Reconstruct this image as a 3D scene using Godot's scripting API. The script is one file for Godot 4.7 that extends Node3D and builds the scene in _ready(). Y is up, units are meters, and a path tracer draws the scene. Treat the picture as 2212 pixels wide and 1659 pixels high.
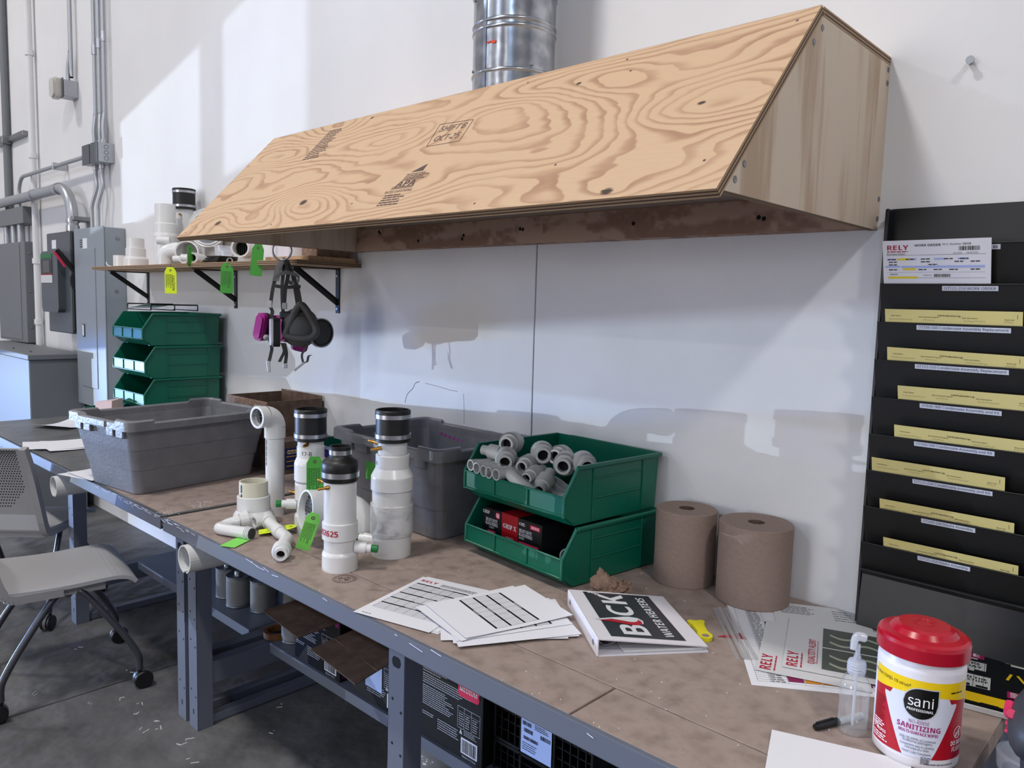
extends Node3D
# A workbench below a plywood fume hood in a bright workshop. Units are metres; the back wall is the plane z = 0, x runs along it, the floor is y = 0.

const BENCH_Y := 0.775      # top of the benches
const BENCH_Z := 0.885      # front edge of the benches
var M := {}
var used := {}
var rng := RandomNumberGenerator.new()
var fonts := {}


class B:
	# collects triangles of one mesh
	var v := PackedVector3Array()
	var n := PackedVector3Array()
	var u := PackedVector2Array()
	var c := PackedColorArray()
	var x := Transform3D()
	var col := Color.WHITE
	func at(t: Transform3D) -> B:
		x = t
		return self
	func pos(p: Vector3) -> B:
		x = Transform3D(Basis(), p)
		return self
	func put(p: Vector3, nn: Vector3, uv: Vector2) -> void:
		v.append(x * p)
		n.append((x.basis * nn).normalized())
		u.append(uv)
		c.append(col)
	func tri(a: Vector3, b: Vector3, d: Vector3, na: Vector3, nb: Vector3, nd: Vector3, ua := Vector2(), ub := Vector2(), ud := Vector2()) -> void:
		# corners counter-clockwise as seen from outside; stored clockwise
		put(a, na, ua)
		put(d, nd, ud)
		put(b, nb, ub)
	func quad(a: Vector3, b: Vector3, d: Vector3, e: Vector3, uvs: Array = []) -> void:
		var nn := (b - a).cross(d - a)
		if nn.length() < 1e-14:
			nn = (d - a).cross(e - a)
		nn = nn.normalized()
		var q := uvs
		if q.is_empty():
			var w := (b - a).length()
			var h := (e - a).length()
			q = [Vector2(0, h), Vector2(w, h), Vector2(w, 0), Vector2(0, 0)]
		tri(a, b, d, nn, nn, nn, q[0], q[1], q[2])
		tri(a, d, e, nn, nn, nn, q[0], q[2], q[3])
	func box(o: Vector3, s: Vector3, bev := 0.0) -> B:
		var h := s / 2.0
		var b: float = min(bev, min(h.x, min(h.y, h.z)) * 0.98)
		var ax := [Vector3(1, 0, 0), Vector3(0, 1, 0), Vector3(0, 0, 1)]
		for i in 3:
			var j := (i + 1) % 3
			var k := (i + 2) % 3
			for sg in [-1.0, 1.0]:
				var cn: Vector3 = o + ax[i] * h[i] * sg
				var du: Vector3 = ax[j] * (h[j] - b)
				var dv: Vector3 = ax[k] * (h[k] - b)
				if sg > 0:
					quad(cn - du - dv, cn + du - dv, cn + du + dv, cn - du + dv)
				else:
					quad(cn - du + dv, cn + du + dv, cn + du - dv, cn - du - dv)
				if b > 0.0:
					for t in [-1.0, 1.0]:
						# chamfer between face i (sg) and face j (t)
						var p: Vector3 = o + ax[i] * h[i] * sg + ax[j] * (h[j] - b) * t
						var q: Vector3 = o + ax[i] * (h[i] - b) * sg + ax[j] * h[j] * t
						if sg * t > 0:
							quad(p - dv, q - dv, q + dv, p + dv)
						else:
							quad(p + dv, q + dv, q - dv, p - dv)
		if b > 0.0:
			for sx in [-1.0, 1.0]:
				for sy in [-1.0, 1.0]:
					for sz in [-1.0, 1.0]:
						var a1 := o + Vector3(h.x * sx, (h.y - b) * sy, (h.z - b) * sz)
						var a2 := o + Vector3((h.x - b) * sx, h.y * sy, (h.z - b) * sz)
						var a3 := o + Vector3((h.x - b) * sx, (h.y - b) * sy, h.z * sz)
						var nn := Vector3(sx, sy, sz).normalized()
						if sx * sy * sz > 0:
							tri(a1, a2, a3, nn, nn, nn)
						else:
							tri(a1, a3, a2, nn, nn, nn)
		return self
	func hexa(p: Array) -> B:
		# eight corners: bottom four counter-clockwise seen from above, then the top four above them
		quad(p[3], p[2], p[1], p[0])
		quad(p[4], p[5], p[6], p[7])
		for i in 4:
			var j := (i + 1) % 4
			quad(p[i], p[j], p[4 + j], p[4 + i])
		return self
	func lathe(prof: Array, seg := 32, smooth := false) -> B:
		# profile of Vector2(radius, height), listed upwards along the outside
		var m := prof.size()
		var ns := []
		for i in m - 1:
			var d: Vector2 = prof[i + 1] - prof[i]
			ns.append(Vector2(d.y, -d.x).normalized())
		for i in m - 1:
			var p: Vector2 = prof[i]
			var q: Vector2 = prof[i + 1]
			if p.distance_to(q) < 1e-7:
				continue
			var n0: Vector2 = ns[i]
			var n1: Vector2 = ns[i]
			if smooth:
				if i > 0 and ns[i - 1].dot(ns[i]) > 0.6:
					n0 = (ns[i - 1] + ns[i]).normalized()
				if i < m - 2 and ns[i + 1].dot(ns[i]) > 0.6:
					n1 = (ns[i + 1] + ns[i]).normalized()
			for k in seg:
				var a := TAU * k / seg
				var b := TAU * (k + 1) / seg
				var ca := Vector3(sin(a), 0, cos(a))
				var cb := Vector3(sin(b), 0, cos(b))
				var up := Vector3(0, 1, 0)
				var f0 := float(k) / seg
				var f1 := float(k + 1) / seg
				var A := ca * p.x + up * p.y
				var Bq := cb * p.x + up * p.y
				var C := cb * q.x + up * q.y
				var D := ca * q.x + up * q.y
				if p.x > 1e-6:
					tri(A, Bq, C, ca * n0.x + up * n0.y, cb * n0.x + up * n0.y, cb * n1.x + up * n1.y, Vector2(f0, p.y), Vector2(f1, p.y), Vector2(f1, q.y))
				if q.x > 1e-6:
					tri(A, C, D, ca * n0.x + up * n0.y, cb * n1.x + up * n1.y, ca * n1.x + up * n1.y, Vector2(f0, p.y), Vector2(f1, q.y), Vector2(f0, q.y))
		return self
	func tube(pts: Array, r, seg := 12, caps := true) -> B:
		var m := pts.size()
		var tang := []
		for i in m:
			var t: Vector3 = pts[min(i + 1, m - 1)] - pts[max(i - 1, 0)]
			tang.append(t.normalized())
		var side: Vector3 = tang[0].cross(Vector3.UP)
		if side.length() < 0.1:
			side = tang[0].cross(Vector3.RIGHT)
		side = side.normalized()
		var rings := []
		for i in m:
			side = (side - tang[i] * side.dot(tang[i])).normalized()
			var s2: Vector3 = tang[i].cross(side)
			var rr: float = r[i] if r is Array else r
			var ring := []
			for k in seg:
				var a := TAU * k / seg
				var d: Vector3 = side * cos(a) + s2 * sin(a)
				ring.append([pts[i] + d * rr, d])
			rings.append(ring)
		var run := 0.0
		for i in m - 1:
			var len: float = (pts[i + 1] - pts[i]).length()
			for k in seg:
				var kk := (k + 1) % seg
				var a = rings[i][k]
				var b = rings[i][kk]
				var d = rings[i + 1][kk]
				var e = rings[i + 1][k]
				var f0 := float(k) / seg
				var f1 := float(k + 1) / seg
				tri(a[0], b[0], d[0], a[1], b[1], d[1], Vector2(f0, run), Vector2(f1, run), Vector2(f1, run + len))
				tri(a[0], d[0], e[0], a[1], d[1], e[1], Vector2(f0, run), Vector2(f1, run + len), Vector2(f0, run + len))
			run += len
		if caps:
			for e in [0, m - 1]:
				var nn: Vector3 = -tang[0] if e == 0 else tang[m - 1]
				for k in seg:
					var kk := (k + 1) % seg
					if e == 0:
						tri(pts[e], rings[e][kk][0], rings[e][k][0], nn, nn, nn)
					else:
						tri(pts[e], rings[e][k][0], rings[e][kk][0], nn, nn, nn)
		return self
	func pipe(pts: Array, ro: float, ri: float, seg := 24) -> B:
		# hollow tube with open ends
		tube(pts, ro, seg, false)
		var rev := pts.duplicate()
		rev.reverse()
		var keep := v.size()
		tube(rev, ri, seg, false)
		for i in range(keep, v.size()):
			n[i] = -n[i]
		var i := keep
		while i < v.size():
			var t1 := v[i + 1]
			v[i + 1] = v[i + 2]
			v[i + 2] = t1
			var t2 := n[i + 1]
			n[i + 1] = n[i + 2]
			n[i + 2] = t2
			i += 3
		for e in [0, pts.size() - 1]:
			var t: Vector3 = (pts[1] - pts[0]) if e == 0 else (pts[e] - pts[e - 1])
			t = t.normalized()
			var side: Vector3 = t.cross(Vector3.UP)
			if side.length() < 0.1:
				side = t.cross(Vector3.RIGHT)
			side = side.normalized()
			var s2 := t.cross(side)
			for k in seg:
				var a := TAU * k / seg
				var b := TAU * (k + 1) / seg
				var da: Vector3 = side * cos(a) + s2 * sin(a)
				var db: Vector3 = side * cos(b) + s2 * sin(b)
				var p: Vector3 = pts[e]
				if e == 0:
					quad(p + da * ri, p + db * ri, p + db * ro, p + da * ro)
				else:
					quad(p + da * ro, p + db * ro, p + db * ri, p + da * ri)
		return self
	func ribbon(pts: Array, w, t := 0.0015) -> B:
		# flat strap: w is the width vector (or one for each point)
		var m := pts.size()
		for i in m - 1:
			var wa: Vector3 = (w[i] if w is Array else w) / 2.0
			var wb: Vector3 = (w[i + 1] if w is Array else w) / 2.0
			var d: Vector3 = pts[i + 1] - pts[i]
			var nn := d.cross(wa).normalized() * t / 2.0
			hexa([pts[i] - wa - nn, pts[i] + wa - nn, pts[i + 1] + wb - nn, pts[i + 1] - wb - nn, pts[i] - wa + nn, pts[i] + wa + nn, pts[i + 1] + wb + nn, pts[i + 1] - wb + nn])
		return self
	func prism(poly: PackedVector2Array, z0: float, z1: float) -> B:
		# polygon in the local xy plane (counter-clockwise), from z0 to z1
		var q := poly
		if Geometry2D.is_polygon_clockwise(q):
			q = q.duplicate()
			q.reverse()
		# is_polygon_clockwise judges with y down; make sure by area
		var ar := 0.0
		for i in q.size():
			var a := q[i]
			var b := q[(i + 1) % q.size()]
			ar += a.x * b.y - b.x * a.y
		if ar < 0.0:
			q = q.duplicate()
			q.reverse()
		var ix := Geometry2D.triangulate_polygon(q)
		var up := Vector3(0, 0, 1)
		for k in range(0, ix.size(), 3):
			var a := q[ix[k]]
			var b := q[ix[k + 1]]
			var d := q[ix[k + 2]]
			if (b - a).cross(d - a) < 0.0:
				var t := b
				b = d
				d = t
			tri(Vector3(a.x, a.y, z1), Vector3(b.x, b.y, z1), Vector3(d.x, d.y, z1), up, up, up, a, b, d)
			tri(Vector3(a.x, a.y, z0), Vector3(d.x, d.y, z0), Vector3(b.x, b.y, z0), -up, -up, -up, a, d, b)
		for i in q.size():
			var a := q[i]
			var b := q[(i + 1) % q.size()]
			quad(Vector3(a.x, a.y, z0), Vector3(b.x, b.y, z0), Vector3(b.x, b.y, z1), Vector3(a.x, a.y, z1))
		return self
	func prism_flat(poly: PackedVector2Array, t: float) -> B:
		# polygon lying on the ground plane (x, -z), t thick
		var keep := x
		x = keep * Transform3D(Basis(Vector3(1, 0, 0), -PI / 2), Vector3.ZERO)
		prism(poly, 0.0, t)
		x = keep
		return self
	func rect(cx: float, cy: float, w: float, h: float, z := 0.0) -> B:
		# flat print in the local xy plane, facing +z
		return_quad(cx - w / 2, cy - h / 2, cx + w / 2, cy + h / 2, z)
		return self
	func return_quad(x0: float, y0: float, x1: float, y1: float, z: float) -> void:
		quad(Vector3(x0, y0, z), Vector3(x1, y0, z), Vector3(x1, y1, z), Vector3(x0, y1, z), [Vector2(0, 1), Vector2(1, 1), Vector2(1, 0), Vector2(0, 0)])
	func fine_rect(cx: float, cy: float, w: float, h: float, z := 0.0, k := 8) -> B:
		for i in k:
			return_quad(cx - w / 2 + w * i / k, cy - h / 2, cx - w / 2 + w * (i + 1) / k, cy + h / 2, z)
		return self
	func fine_disc(cx: float, cy: float, r: float, z := 0.0, k := 20) -> B:
		for i in k:
			var a := cx - r + 2 * r * i / k
			var b := cx - r + 2 * r * (i + 1) / k
			var ha := sqrt(maxf(0.0, r * r - (a - cx) * (a - cx)))
			var hb := sqrt(maxf(0.0, r * r - (b - cx) * (b - cx)))
			quad(Vector3(a, cy - ha, z), Vector3(b, cy - hb, z), Vector3(b, cy + hb, z), Vector3(a, cy + ha, z))
		return self
	func disc(cx: float, cy: float, r: float, z := 0.0, seg := 16) -> B:
		var up := Vector3(0, 0, 1)
		for k in seg:
			var a := TAU * k / seg
			var b := TAU * (k + 1) / seg
			tri(Vector3(cx, cy, z), Vector3(cx + cos(a) * r, cy + sin(a) * r, z), Vector3(cx + cos(b) * r, cy + sin(b) * r, z), up, up, up)
		return self
	func ring2(r0: float, r1: float, z := 0.0, seg := 16) -> B:
		for k in seg:
			var a := TAU * k / seg
			var b := TAU * (k + 1) / seg
			quad(Vector3(cos(a) * r0, sin(a) * r0, z), Vector3(cos(a) * r1, sin(a) * r1, z), Vector3(cos(b) * r1, sin(b) * r1, z), Vector3(cos(b) * r0, sin(b) * r0, z))
		return self
	func lathe_x(r: float, d: float) -> B:
		# short cylinder with its axis along local z
		var pl := PackedVector2Array()
		for k in 20:
			pl.append(Vector2(cos(TAU * k / 20), sin(TAU * k / 20)) * r)
		return prism(pl, 0.0, d)
	func lathe_disc(r: float) -> B:
		return disc(0, 0, r, 0.0, 12)
	func bend(r: float) -> B:
		# wraps a flat print (x along the girth, y up, z out) round a vertical cylinder of radius r
		for i in v.size():
			var p := v[i]
			var a := p.x / r
			var rr := r + p.z
			v[i] = Vector3(sin(a) * rr, p.y, cos(a) * rr)
			n[i] = Vector3(sin(a), 0, cos(a))
		return self
	func mesh() -> ArrayMesh:
		var a := []
		a.resize(Mesh.ARRAY_MAX)
		a[Mesh.ARRAY_VERTEX] = v
		a[Mesh.ARRAY_NORMAL] = n
		a[Mesh.ARRAY_TEX_UV] = u
		a[Mesh.ARRAY_COLOR] = c
		var m := ArrayMesh.new()
		m.add_surface_from_arrays(Mesh.PRIMITIVE_TRIANGLES, a)
		return m


func text(b: B, s: String, h: float, t: Transform3D, align := 0, face := "sans", wide := 1.0, fit := 0.0) -> B:
	# lettering with capitals h tall, in the xy plane of t; align -1 starts at t, 0 is centred on it, 1 ends at it
	if not fonts.has(face):
		var f := SystemFont.new()
		f.font_names = PackedStringArray(["Droid Serif" if face.begins_with("serif") else "Droid Sans"])
		f.font_weight = 700 if face.ends_with("bold") else 400
		fonts[face] = f
	var tm := TextMesh.new()
	tm.font = fonts[face]
	tm.font_size = 32
	tm.pixel_size = h / (32.0 * 0.72)
	tm.curve_step = 3.0
	tm.depth = 0.0
	tm.text = s
	var arr := tm.get_mesh_arrays()
	if arr.is_empty() or arr[Mesh.ARRAY_VERTEX] == null:
		return b
	var vs: PackedVector3Array = arr[Mesh.ARRAY_VERTEX]
	var ix = arr[Mesh.ARRAY_INDEX]
	if vs.is_empty():
		return b
	var lo := 1e9
	var hi := -1e9
	var bot := 1e9
	var top := -1e9
	for p in vs:
		lo = min(lo, p.x)
		hi = max(hi, p.x)
		bot = min(bot, p.y)
		top = max(top, p.y)
	if fit > 0.0:
		wide = fit / (hi - lo)
	var ox := -(lo + hi) / 2.0
	if align < 0:
		ox = -lo
	elif align > 0:
		ox = -hi
	var oy := -(bot + top) / 2.0
	var keep := b.x
	b.x = keep * t
	var up := Vector3(0, 0, 1)
	var cnt: int = ix.size() if ix != null and ix.size() > 0 else vs.size()
	for k in range(0, cnt, 3):
		var pp := []
		for j in 3:
			var p: Vector3 = vs[ix[k + j]] if ix != null and ix.size() > 0 else vs[k + j]
			pp.append(Vector3((p.x + ox) * wide, p.y + oy, 0))
		if (pp[1] - pp[0]).cross(pp[2] - pp[0]).z < 0.0:
			b.tri(pp[0], pp[2], pp[1], up, up, up)
		else:
			b.tri(pp[0], pp[1], pp[2], up, up, up)
	b.x = keep
	return b


func at2(x: float, y: float, z := 0.0, turn := 0.0) -> Transform3D:
	return Transform3D(Basis(Vector3(0, 0, 1), turn), Vector3(x, y, z))


func fine_print(b: B, x0: float, y0: float, w: float, rows: int, pitch: float, h: float, z := 0.0, ragged := 0.3, seed_ := 1) -> B:
	# rows of print too small to read: words as short dashes, y0 is the first line
	var r := RandomNumberGenerator.new()
	r.seed = seed_
	for i in rows:
		var xx := x0
		var end := x0 + w * (1.0 - ragged * r.randf())
		while xx < end:
			var l: float = min(h * r.randf_range(2.0, 5.5), end - xx)
			if l < h * 0.6:
				break
			b.return_quad(xx, y0 - i * pitch - h / 2, xx + l, y0 - i * pitch + h / 2, z)
			xx += l + h * 0.7
	return b


func barcode(b: B, x0: float, y0: float, w: float, h: float, z := 0.0, seed_ := 3) -> B:
	var r := RandomNumberGenerator.new()
	r.seed = seed_
	var xx := 0.0
	while xx < w:
		var t: float = w / 60.0 * r.randi_range(1, 3)
		b.return_quad(x0 + xx, y0, x0 + min(xx + t, w), y0 + h, z)
		xx += t + w / 60.0 * r.randi_range(1, 2)
	return b


func numbered(s: String) -> String:
	used[s] = used.get(s, -1) + 1
	return s if used[s] == 0 else "%s_%03d" % [s, used[s]]


func meta(o: Node, label: String, category: String, group := "") -> void:
	o.set_meta("label", label)
	o.set_meta("category", category)
	if group != "":
		o.set_meta("group", group)


func thing(called: String, label: String, category: String, where := Vector3.ZERO, turn := 0.0, group := "") -> Node3D:
	var o := Node3D.new()
	o.name = numbered(called)
	add_child(o)
	o.position = where
	o.rotation.y = turn
	meta(o, label, category, group)
	return o


func part(parent: Node, called: String, b: B, m: Material, label := "") -> MeshInstance3D:
	var o := MeshInstance3D.new()
	o.name = called
	o.mesh = b.mesh()
	o.material_override = m
	o.cast_shadow = GeometryInstance3D.SHADOW_CASTING_SETTING_ON
	parent.add_child(o, true)
	if label != "":
		o.set_meta("label", label)
	return o


func share(parent: Node, called: String, m: Mesh, mat: Material, t: Transform3D) -> MeshInstance3D:
	var o := MeshInstance3D.new()
	o.name = called
	o.mesh = m
	o.material_override = mat
	o.transform = t
	parent.add_child(o, true)
	return o


func solo(called: String, b: B, m: Material, label: String, category: String, where := Vector3.ZERO, turn := 0.0, group := "") -> MeshInstance3D:
	var o := MeshInstance3D.new()
	o.name = numbered(called)
	o.mesh = b.mesh()
	o.material_override = m
	add_child(o)
	o.position = where
	o.rotation.y = turn
	meta(o, label, category, group)
	return o


func structure(called: String, b: B, m: Material) -> MeshInstance3D:
	var o := MeshInstance3D.new()
	o.name = called
	o.mesh = b.mesh()
	o.material_override = m
	add_child(o)
	o.set_meta("kind", "structure")
	return o


func copy(o: Node3D, where: Vector3, turn: float, label: String, group := "") -> Node3D:
	var base: String = o.name
	var i := base.rfind("_")
	if i > 0 and base.substr(i + 1).is_valid_int():
		base = base.substr(0, i)
	var d: Node3D = o.duplicate()
	d.name = numbered(base)
	add_child(d)
	d.position = where
	d.rotation.y = turn
	d.set_meta("label", label)
	if group != "":
		d.set_meta("group", group)
	return d


func arc(o: Vector3, a: Vector3, b: Vector3, t0: float, t1: float, k: int) -> Array:
	# points o + a cos + b sin
	var r := []
	for i in k + 1:
		var t := lerpf(t0, t1, float(i) / k)
		r.append(o + a * cos(t) + b * sin(t))
	return r


func rounded(w: float, h: float, r: float, k := 4) -> PackedVector2Array:
	var q := PackedVector2Array()
	for c in 4:
		var cx: float = (w / 2 - r) * (1 if c == 0 or c == 3 else -1)
		var cy: float = (h / 2 - r) * (1 if c < 2 else -1)
		for i in k + 1:
			var a := PI / 2 * (c + float(i) / k)
			q.append(Vector2(cx + cos(a) * r, cy + sin(a) * r))
	return q


func curve(pts: Array, k := 6) -> Array:
	# smooth line through points
	var r := []
	for i in pts.size() - 1:
		var p0: Vector3 = pts[max(i - 1, 0)]
		var p1: Vector3 = pts[i]
		var p2: Vector3 = pts[i + 1]
		var p3: Vector3 = pts[min(i + 2, pts.size() - 1)]
		for j in k:
			r.append(p1.cubic_interpolate(p2, p0, p3, float(j) / k))
	r.append(pts[pts.size() - 1])
	return r


# ---------------------------------------------------------------- materials
func mat(called: String, col: Color, rough := 0.6, metal := 0.0) -> StandardMaterial3D:
	var m := StandardMaterial3D.new()
	m.albedo_color = col
	m.roughness = rough
	m.metallic = metal
	M[called] = m
	return m


func noise_tex(freq: float, cols: Array, offs: Array, size := 512, kind := FastNoiseLite.TYPE_SIMPLEX_SMOOTH, oct := 5, seed_ := 1, stretch := 1.0) -> Texture2D:
	var f := FastNoiseLite.new()
	f.noise_type = kind
	f.frequency = freq
	f.fractal_octaves = oct
	f.seed = seed_
	var g := Gradient.new()
	g.offsets = PackedFloat32Array(offs)
	g.colors = PackedColorArray(cols)
	var t := NoiseTexture2D.new()
	t.noise = f
	t.width = size
	t.height = size
	t.seamless = true
	t.color_ramp = g
	t.normalize = true
	return t


func bump_tex(freq: float, strength: float, size := 256, seed_ := 5) -> Texture2D:
	var f := FastNoiseLite.new()
	f.frequency = freq
	f.fractal_octaves = 4
	f.seed = seed_
	var t := NoiseTexture2D.new()
	t.noise = f
	t.width = size
	t.height = size
	t.seamless = true
	t.as_normal_map = true
	t.bump_strength = strength
	return t


func triplanar(m: StandardMaterial3D, tex: Texture2D, scale: float, nrm: Texture2D = null, nscale := 0.4) -> StandardMaterial3D:
	m.albedo_texture = tex
	m.uv1_triplanar = true
	m.uv1_world_triplanar = true
	m.uv1_scale = Vector3.ONE * scale
	if nrm:
		m.normal_enabled = true
		m.normal_texture = nrm
		m.normal_scale = nscale
	return m


func plywood_face(w: float, h: float, px: int, knots: Array, seed_: int, pale: Color, dark: Color, along := 1.0, lines := 9.0) -> ImageTexture:
	# rotary-cut softwood veneer: contour bands of a slow height field, eyes round the knots, fibres along the grain
	var py := int(px * h / w)
	var f1 := FastNoiseLite.new()
	f1.seed = seed_
	f1.frequency = 1.0
	f1.fractal_octaves = 2
	var f2 := FastNoiseLite.new()
	f2.seed = seed_ + 7
	f2.frequency = 1.0
	f2.fractal_octaves = 3
	var data := PackedByteArray()
	data.resize(px * py * 3)
	var o := 0
	for j in py:
		var y := h * j / py
		for i in px:
			var x := w * i / px
			var hgt := f1.get_noise_2d(x * 0.9 * along, y * 2.6) * 1.15 + f2.get_noise_2d(x * 3.2 * along, y * 9.0) * 0.13 + y * 1.1
			var core := 0.0
			for k in knots:
				var dx: float = (x - k[0]) / (k[2] * 3.2)
				var dy: float = (y - k[1] - (x - k[0]) * 0.12) / k[2]
				var d := dx * dx + dy * dy
				if d < 9.0:
					hgt += k[3] * exp(-d * 0.9)
				var ex: float = (x - k[0]) / (k[4] * 1.5)
				var ey: float = (y - k[1]) / k[4]
				core = max(core, 1.0 - sqrt(ex * ex + ey * ey))
			var band := fposmod(hgt * lines, 1.0)
			# early wood widens slowly, late wood ends sharply
			var late := smoothstep(0.45, 0.92, band) * (1.0 - smoothstep(0.93, 1.0, band))
			var fibre := f2.get_noise_2d(x * 14.0, y * 240.0) * 0.5
			var patch := f1.get_noise_2d(x * 2.0 + 40.0, y * 7.0)
			var t := clampf(late * (0.62 + 0.5 * patch) + fibre * 0.22 + 0.06, 0.0, 1.0)
			var c := pale.lerp(dark, t)
			if core > 0.0:
				c = c.lerp(Color(0.16, 0.09, 0.05), clampf(core * 2.0 + fibre, 0.0, 0.9))
			data[o] = int(clampf(c.r, 0, 1) * 255.0)
			data[o + 1] = int(clampf(c.g, 0, 1) * 255.0)
			data[o + 2] = int(clampf(c.b, 0, 1) * 255.0)
			o += 3
	return ImageTexture.create_from_image(Image.create_from_data(px, py, false, Image.FORMAT_RGB8, data))


func streaks(px: int, py: int, cols: Array, fx: float, fy: float, seed_: int, fine := 0.25) -> ImageTexture:
	# fibres run along the second direction (v)
	var f := FastNoiseLite.new()
	f.seed = seed_
	f.frequency = 1.0
	f.fractal_octaves = 4
	var data := PackedByteArray()
	data.resize(px * py * 3)
	var o := 0
	for j in py:
		for i in px:
			var a := f.get_noise_2d(i * fx, j * fy) * 0.9 + 0.5
			var b := f.get_noise_2d(i * fx * 9.0 + 50.0, j * fy * 3.0) * fine
			var t := clampf(a + b, 0.0, 1.0)
			var c: Color = cols[0].lerp(cols[1], smoothstep(0.35, 0.75, t))
			data[o] = int(c.r * 255.0)
			data[o + 1] = int(c.g * 255.0)
			data[o + 2] = int(c.b * 255.0)
			o += 3
	return ImageTexture.create_from_image(Image.create_from_data(px, py, false, Image.FORMAT_RGB8, data))


func textured(called: String, tex: Texture2D, rough := 0.6, scale := Vector3.ONE) -> StandardMaterial3D:
	var m := mat(called, Color.WHITE, rough)
	m.albedo_texture = tex
	m.uv1_scale = scale
	return m


func make_materials() -> void:
	var grain := bump_tex(0.02, 3.0)
	triplanar(mat("wall", Color.WHITE, 0.85), noise_tex(0.006, [Color(0.853, 0.85, 0.853), Color(0.87, 0.868, 0.87)], [0.2, 0.8]), 0.35, grain, 0.03)
	triplanar(mat("board", Color.WHITE, 0.6), noise_tex(0.008, [Color(0.85, 0.85, 0.852), Color(0.87, 0.87, 0.872)], [0.25, 0.75], 512, FastNoiseLite.TYPE_SIMPLEX_SMOOTH, 4, 8), 0.5, grain, 0.05)
	triplanar(mat("ceiling", Color.WHITE, 0.9), noise_tex(0.01, [Color(0.78, 0.78, 0.79), Color(0.82, 0.82, 0.83)], [0.2, 0.8]), 0.2)
	triplanar(mat("concrete", Color.WHITE, 0.62), noise_tex(0.004, [Color(0.29, 0.285, 0.285), Color(0.365, 0.36, 0.36), Color(0.42, 0.415, 0.412)], [0.15, 0.5, 0.9], 1024, FastNoiseLite.TYPE_SIMPLEX_SMOOTH, 7, 4), 0.55, bump_tex(0.05, 4.0), 0.25)
	triplanar(mat("hardboard", Color.WHITE, 0.62), noise_tex(0.009, [Color(0.52, 0.455, 0.42), Color(0.59, 0.525, 0.49), Color(0.615, 0.55, 0.515), Color(0.57, 0.505, 0.465)], [0.05, 0.42, 0.7, 0.95], 1024, FastNoiseLite.TYPE_SIMPLEX_SMOOTH, 7, 11), 1.7, bump_tex(0.03, 4.0), 0.2)
	triplanar(mat("laminate", Color.WHITE, 0.32), noise_tex(0.008, [Color(0.36, 0.36, 0.36), Color(0.43, 0.43, 0.43)], [0.2, 0.8], 512, FastNoiseLite.TYPE_SIMPLEX_SMOOTH, 6, 3), 1.2, grain, 0.1)
	triplanar(mat("kraft", Color.WHITE, 0.9), noise_tex(0.03, [Color(0.47, 0.375, 0.315), Color(0.55, 0.45, 0.385)], [0.2, 0.8], 256), 3.0, bump_tex(0.08, 5.0), 0.35)
	triplanar(mat("towel", Color.WHITE, 0.95), noise_tex(0.05, [Color(0.54, 0.465, 0.425), Color(0.57, 0.495, 0.45)], [0.2, 0.8], 256), 5.0, bump_tex(0.15, 5.0), 0.2)
	triplanar(mat("cardboard", Color.WHITE, 0.9), noise_tex(0.02, [Color(0.34, 0.265, 0.215), Color(0.42, 0.335, 0.28)], [0.2, 0.8], 256), 3.0)
	textured("ply_front", plywood_face(2.025, 0.534, 1400, [[0.226, 0.48, 0.05, 0.5, 0.013], [0.673, 0.425, 0.06, 0.7, 0.013], [0.55, 0.06, 0.07, -0.5, 0.0], [0.62, 0.02, 0.03, 0.3, 0.006], [1.487, 0.093, 0.06, 0.55, 0.006], [1.884, 0.27, 0.08, 0.75, 0.007], [1.794, 0.513, 0.03, 0.3, 0.011], [0.25, 0.14, 0.075, 0.45, 0.0], [1.0, 0.26, 0.06, -0.4, 0.0]], 21, Color(0.78, 0.66, 0.53), Color(0.625, 0.48, 0.365), 1.0, 5.2), 0.62)
	textured("ply_side", streaks(512, 256, [Color(0.79, 0.725, 0.645), Color(0.68, 0.59, 0.495)], 0.0085, 0.0012, 5, 0.12), 0.65)
	textured("lumber", streaks(1024, 128, [Color(0.7, 0.59, 0.52), Color(0.55, 0.43, 0.36)], 0.002, 0.07, 12, 0.4), 0.7)
	textured("shelf_top", streaks(512, 256, [Color(0.72, 0.59, 0.45), Color(0.58, 0.44, 0.32)], 0.004, 0.03, 15, 0.4), 0.7)
	mat("ply_edge", Color.WHITE, 0.8).vertex_color_use_as_albedo = true
	mat("print", Color.WHITE, 0.6).vertex_color_use_as_albedo = true
	mat("gloss_print", Color.WHITE, 0.3).vertex_color_use_as_albedo = true
	mat("ink", Color(0.07, 0.07, 0.075), 0.6)
	mat("stamp_ink", Color(0.32, 0.25, 0.24), 0.7)
	mat("red_ink", Color(0.66, 0.1, 0.2), 0.6)
	mat("paper", Color(0.88, 0.88, 0.9), 0.75)
	mat("dull_paper", Color(0.8, 0.8, 0.8), 0.75)
	mat("yellow_paper", Color(0.83, 0.77, 0.5), 0.8)
	mat("green_tag", Color(0.26, 0.6, 0.2), 0.7)
	mat("bright_green_tag", Color(0.5, 0.85, 0.36), 0.7)
	mat("yellow_tag", Color(0.84, 0.92, 0.1), 0.7)
	mat("pvc", Color(0.86, 0.86, 0.855), 0.28)
	mat("pvc_grey", Color(0.72, 0.72, 0.7), 0.4)
	mat("pvc_dirty", Color.WHITE, 0.35)
	triplanar(M.pvc_dirty, noise_tex(0.012, [Color(0.52, 0.53, 0.55), Color(0.78, 0.78, 0.785), Color(0.85, 0.85, 0.85)], [0.1, 0.35, 0.6], 256, FastNoiseLite.TYPE_SIMPLEX_SMOOTH, 5, 33), 5.0)
	mat("rubber", Color(0.045, 0.045, 0.05), 0.45)
	mat("black_metal", Color(0.04, 0.04, 0.045), 0.4)
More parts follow.
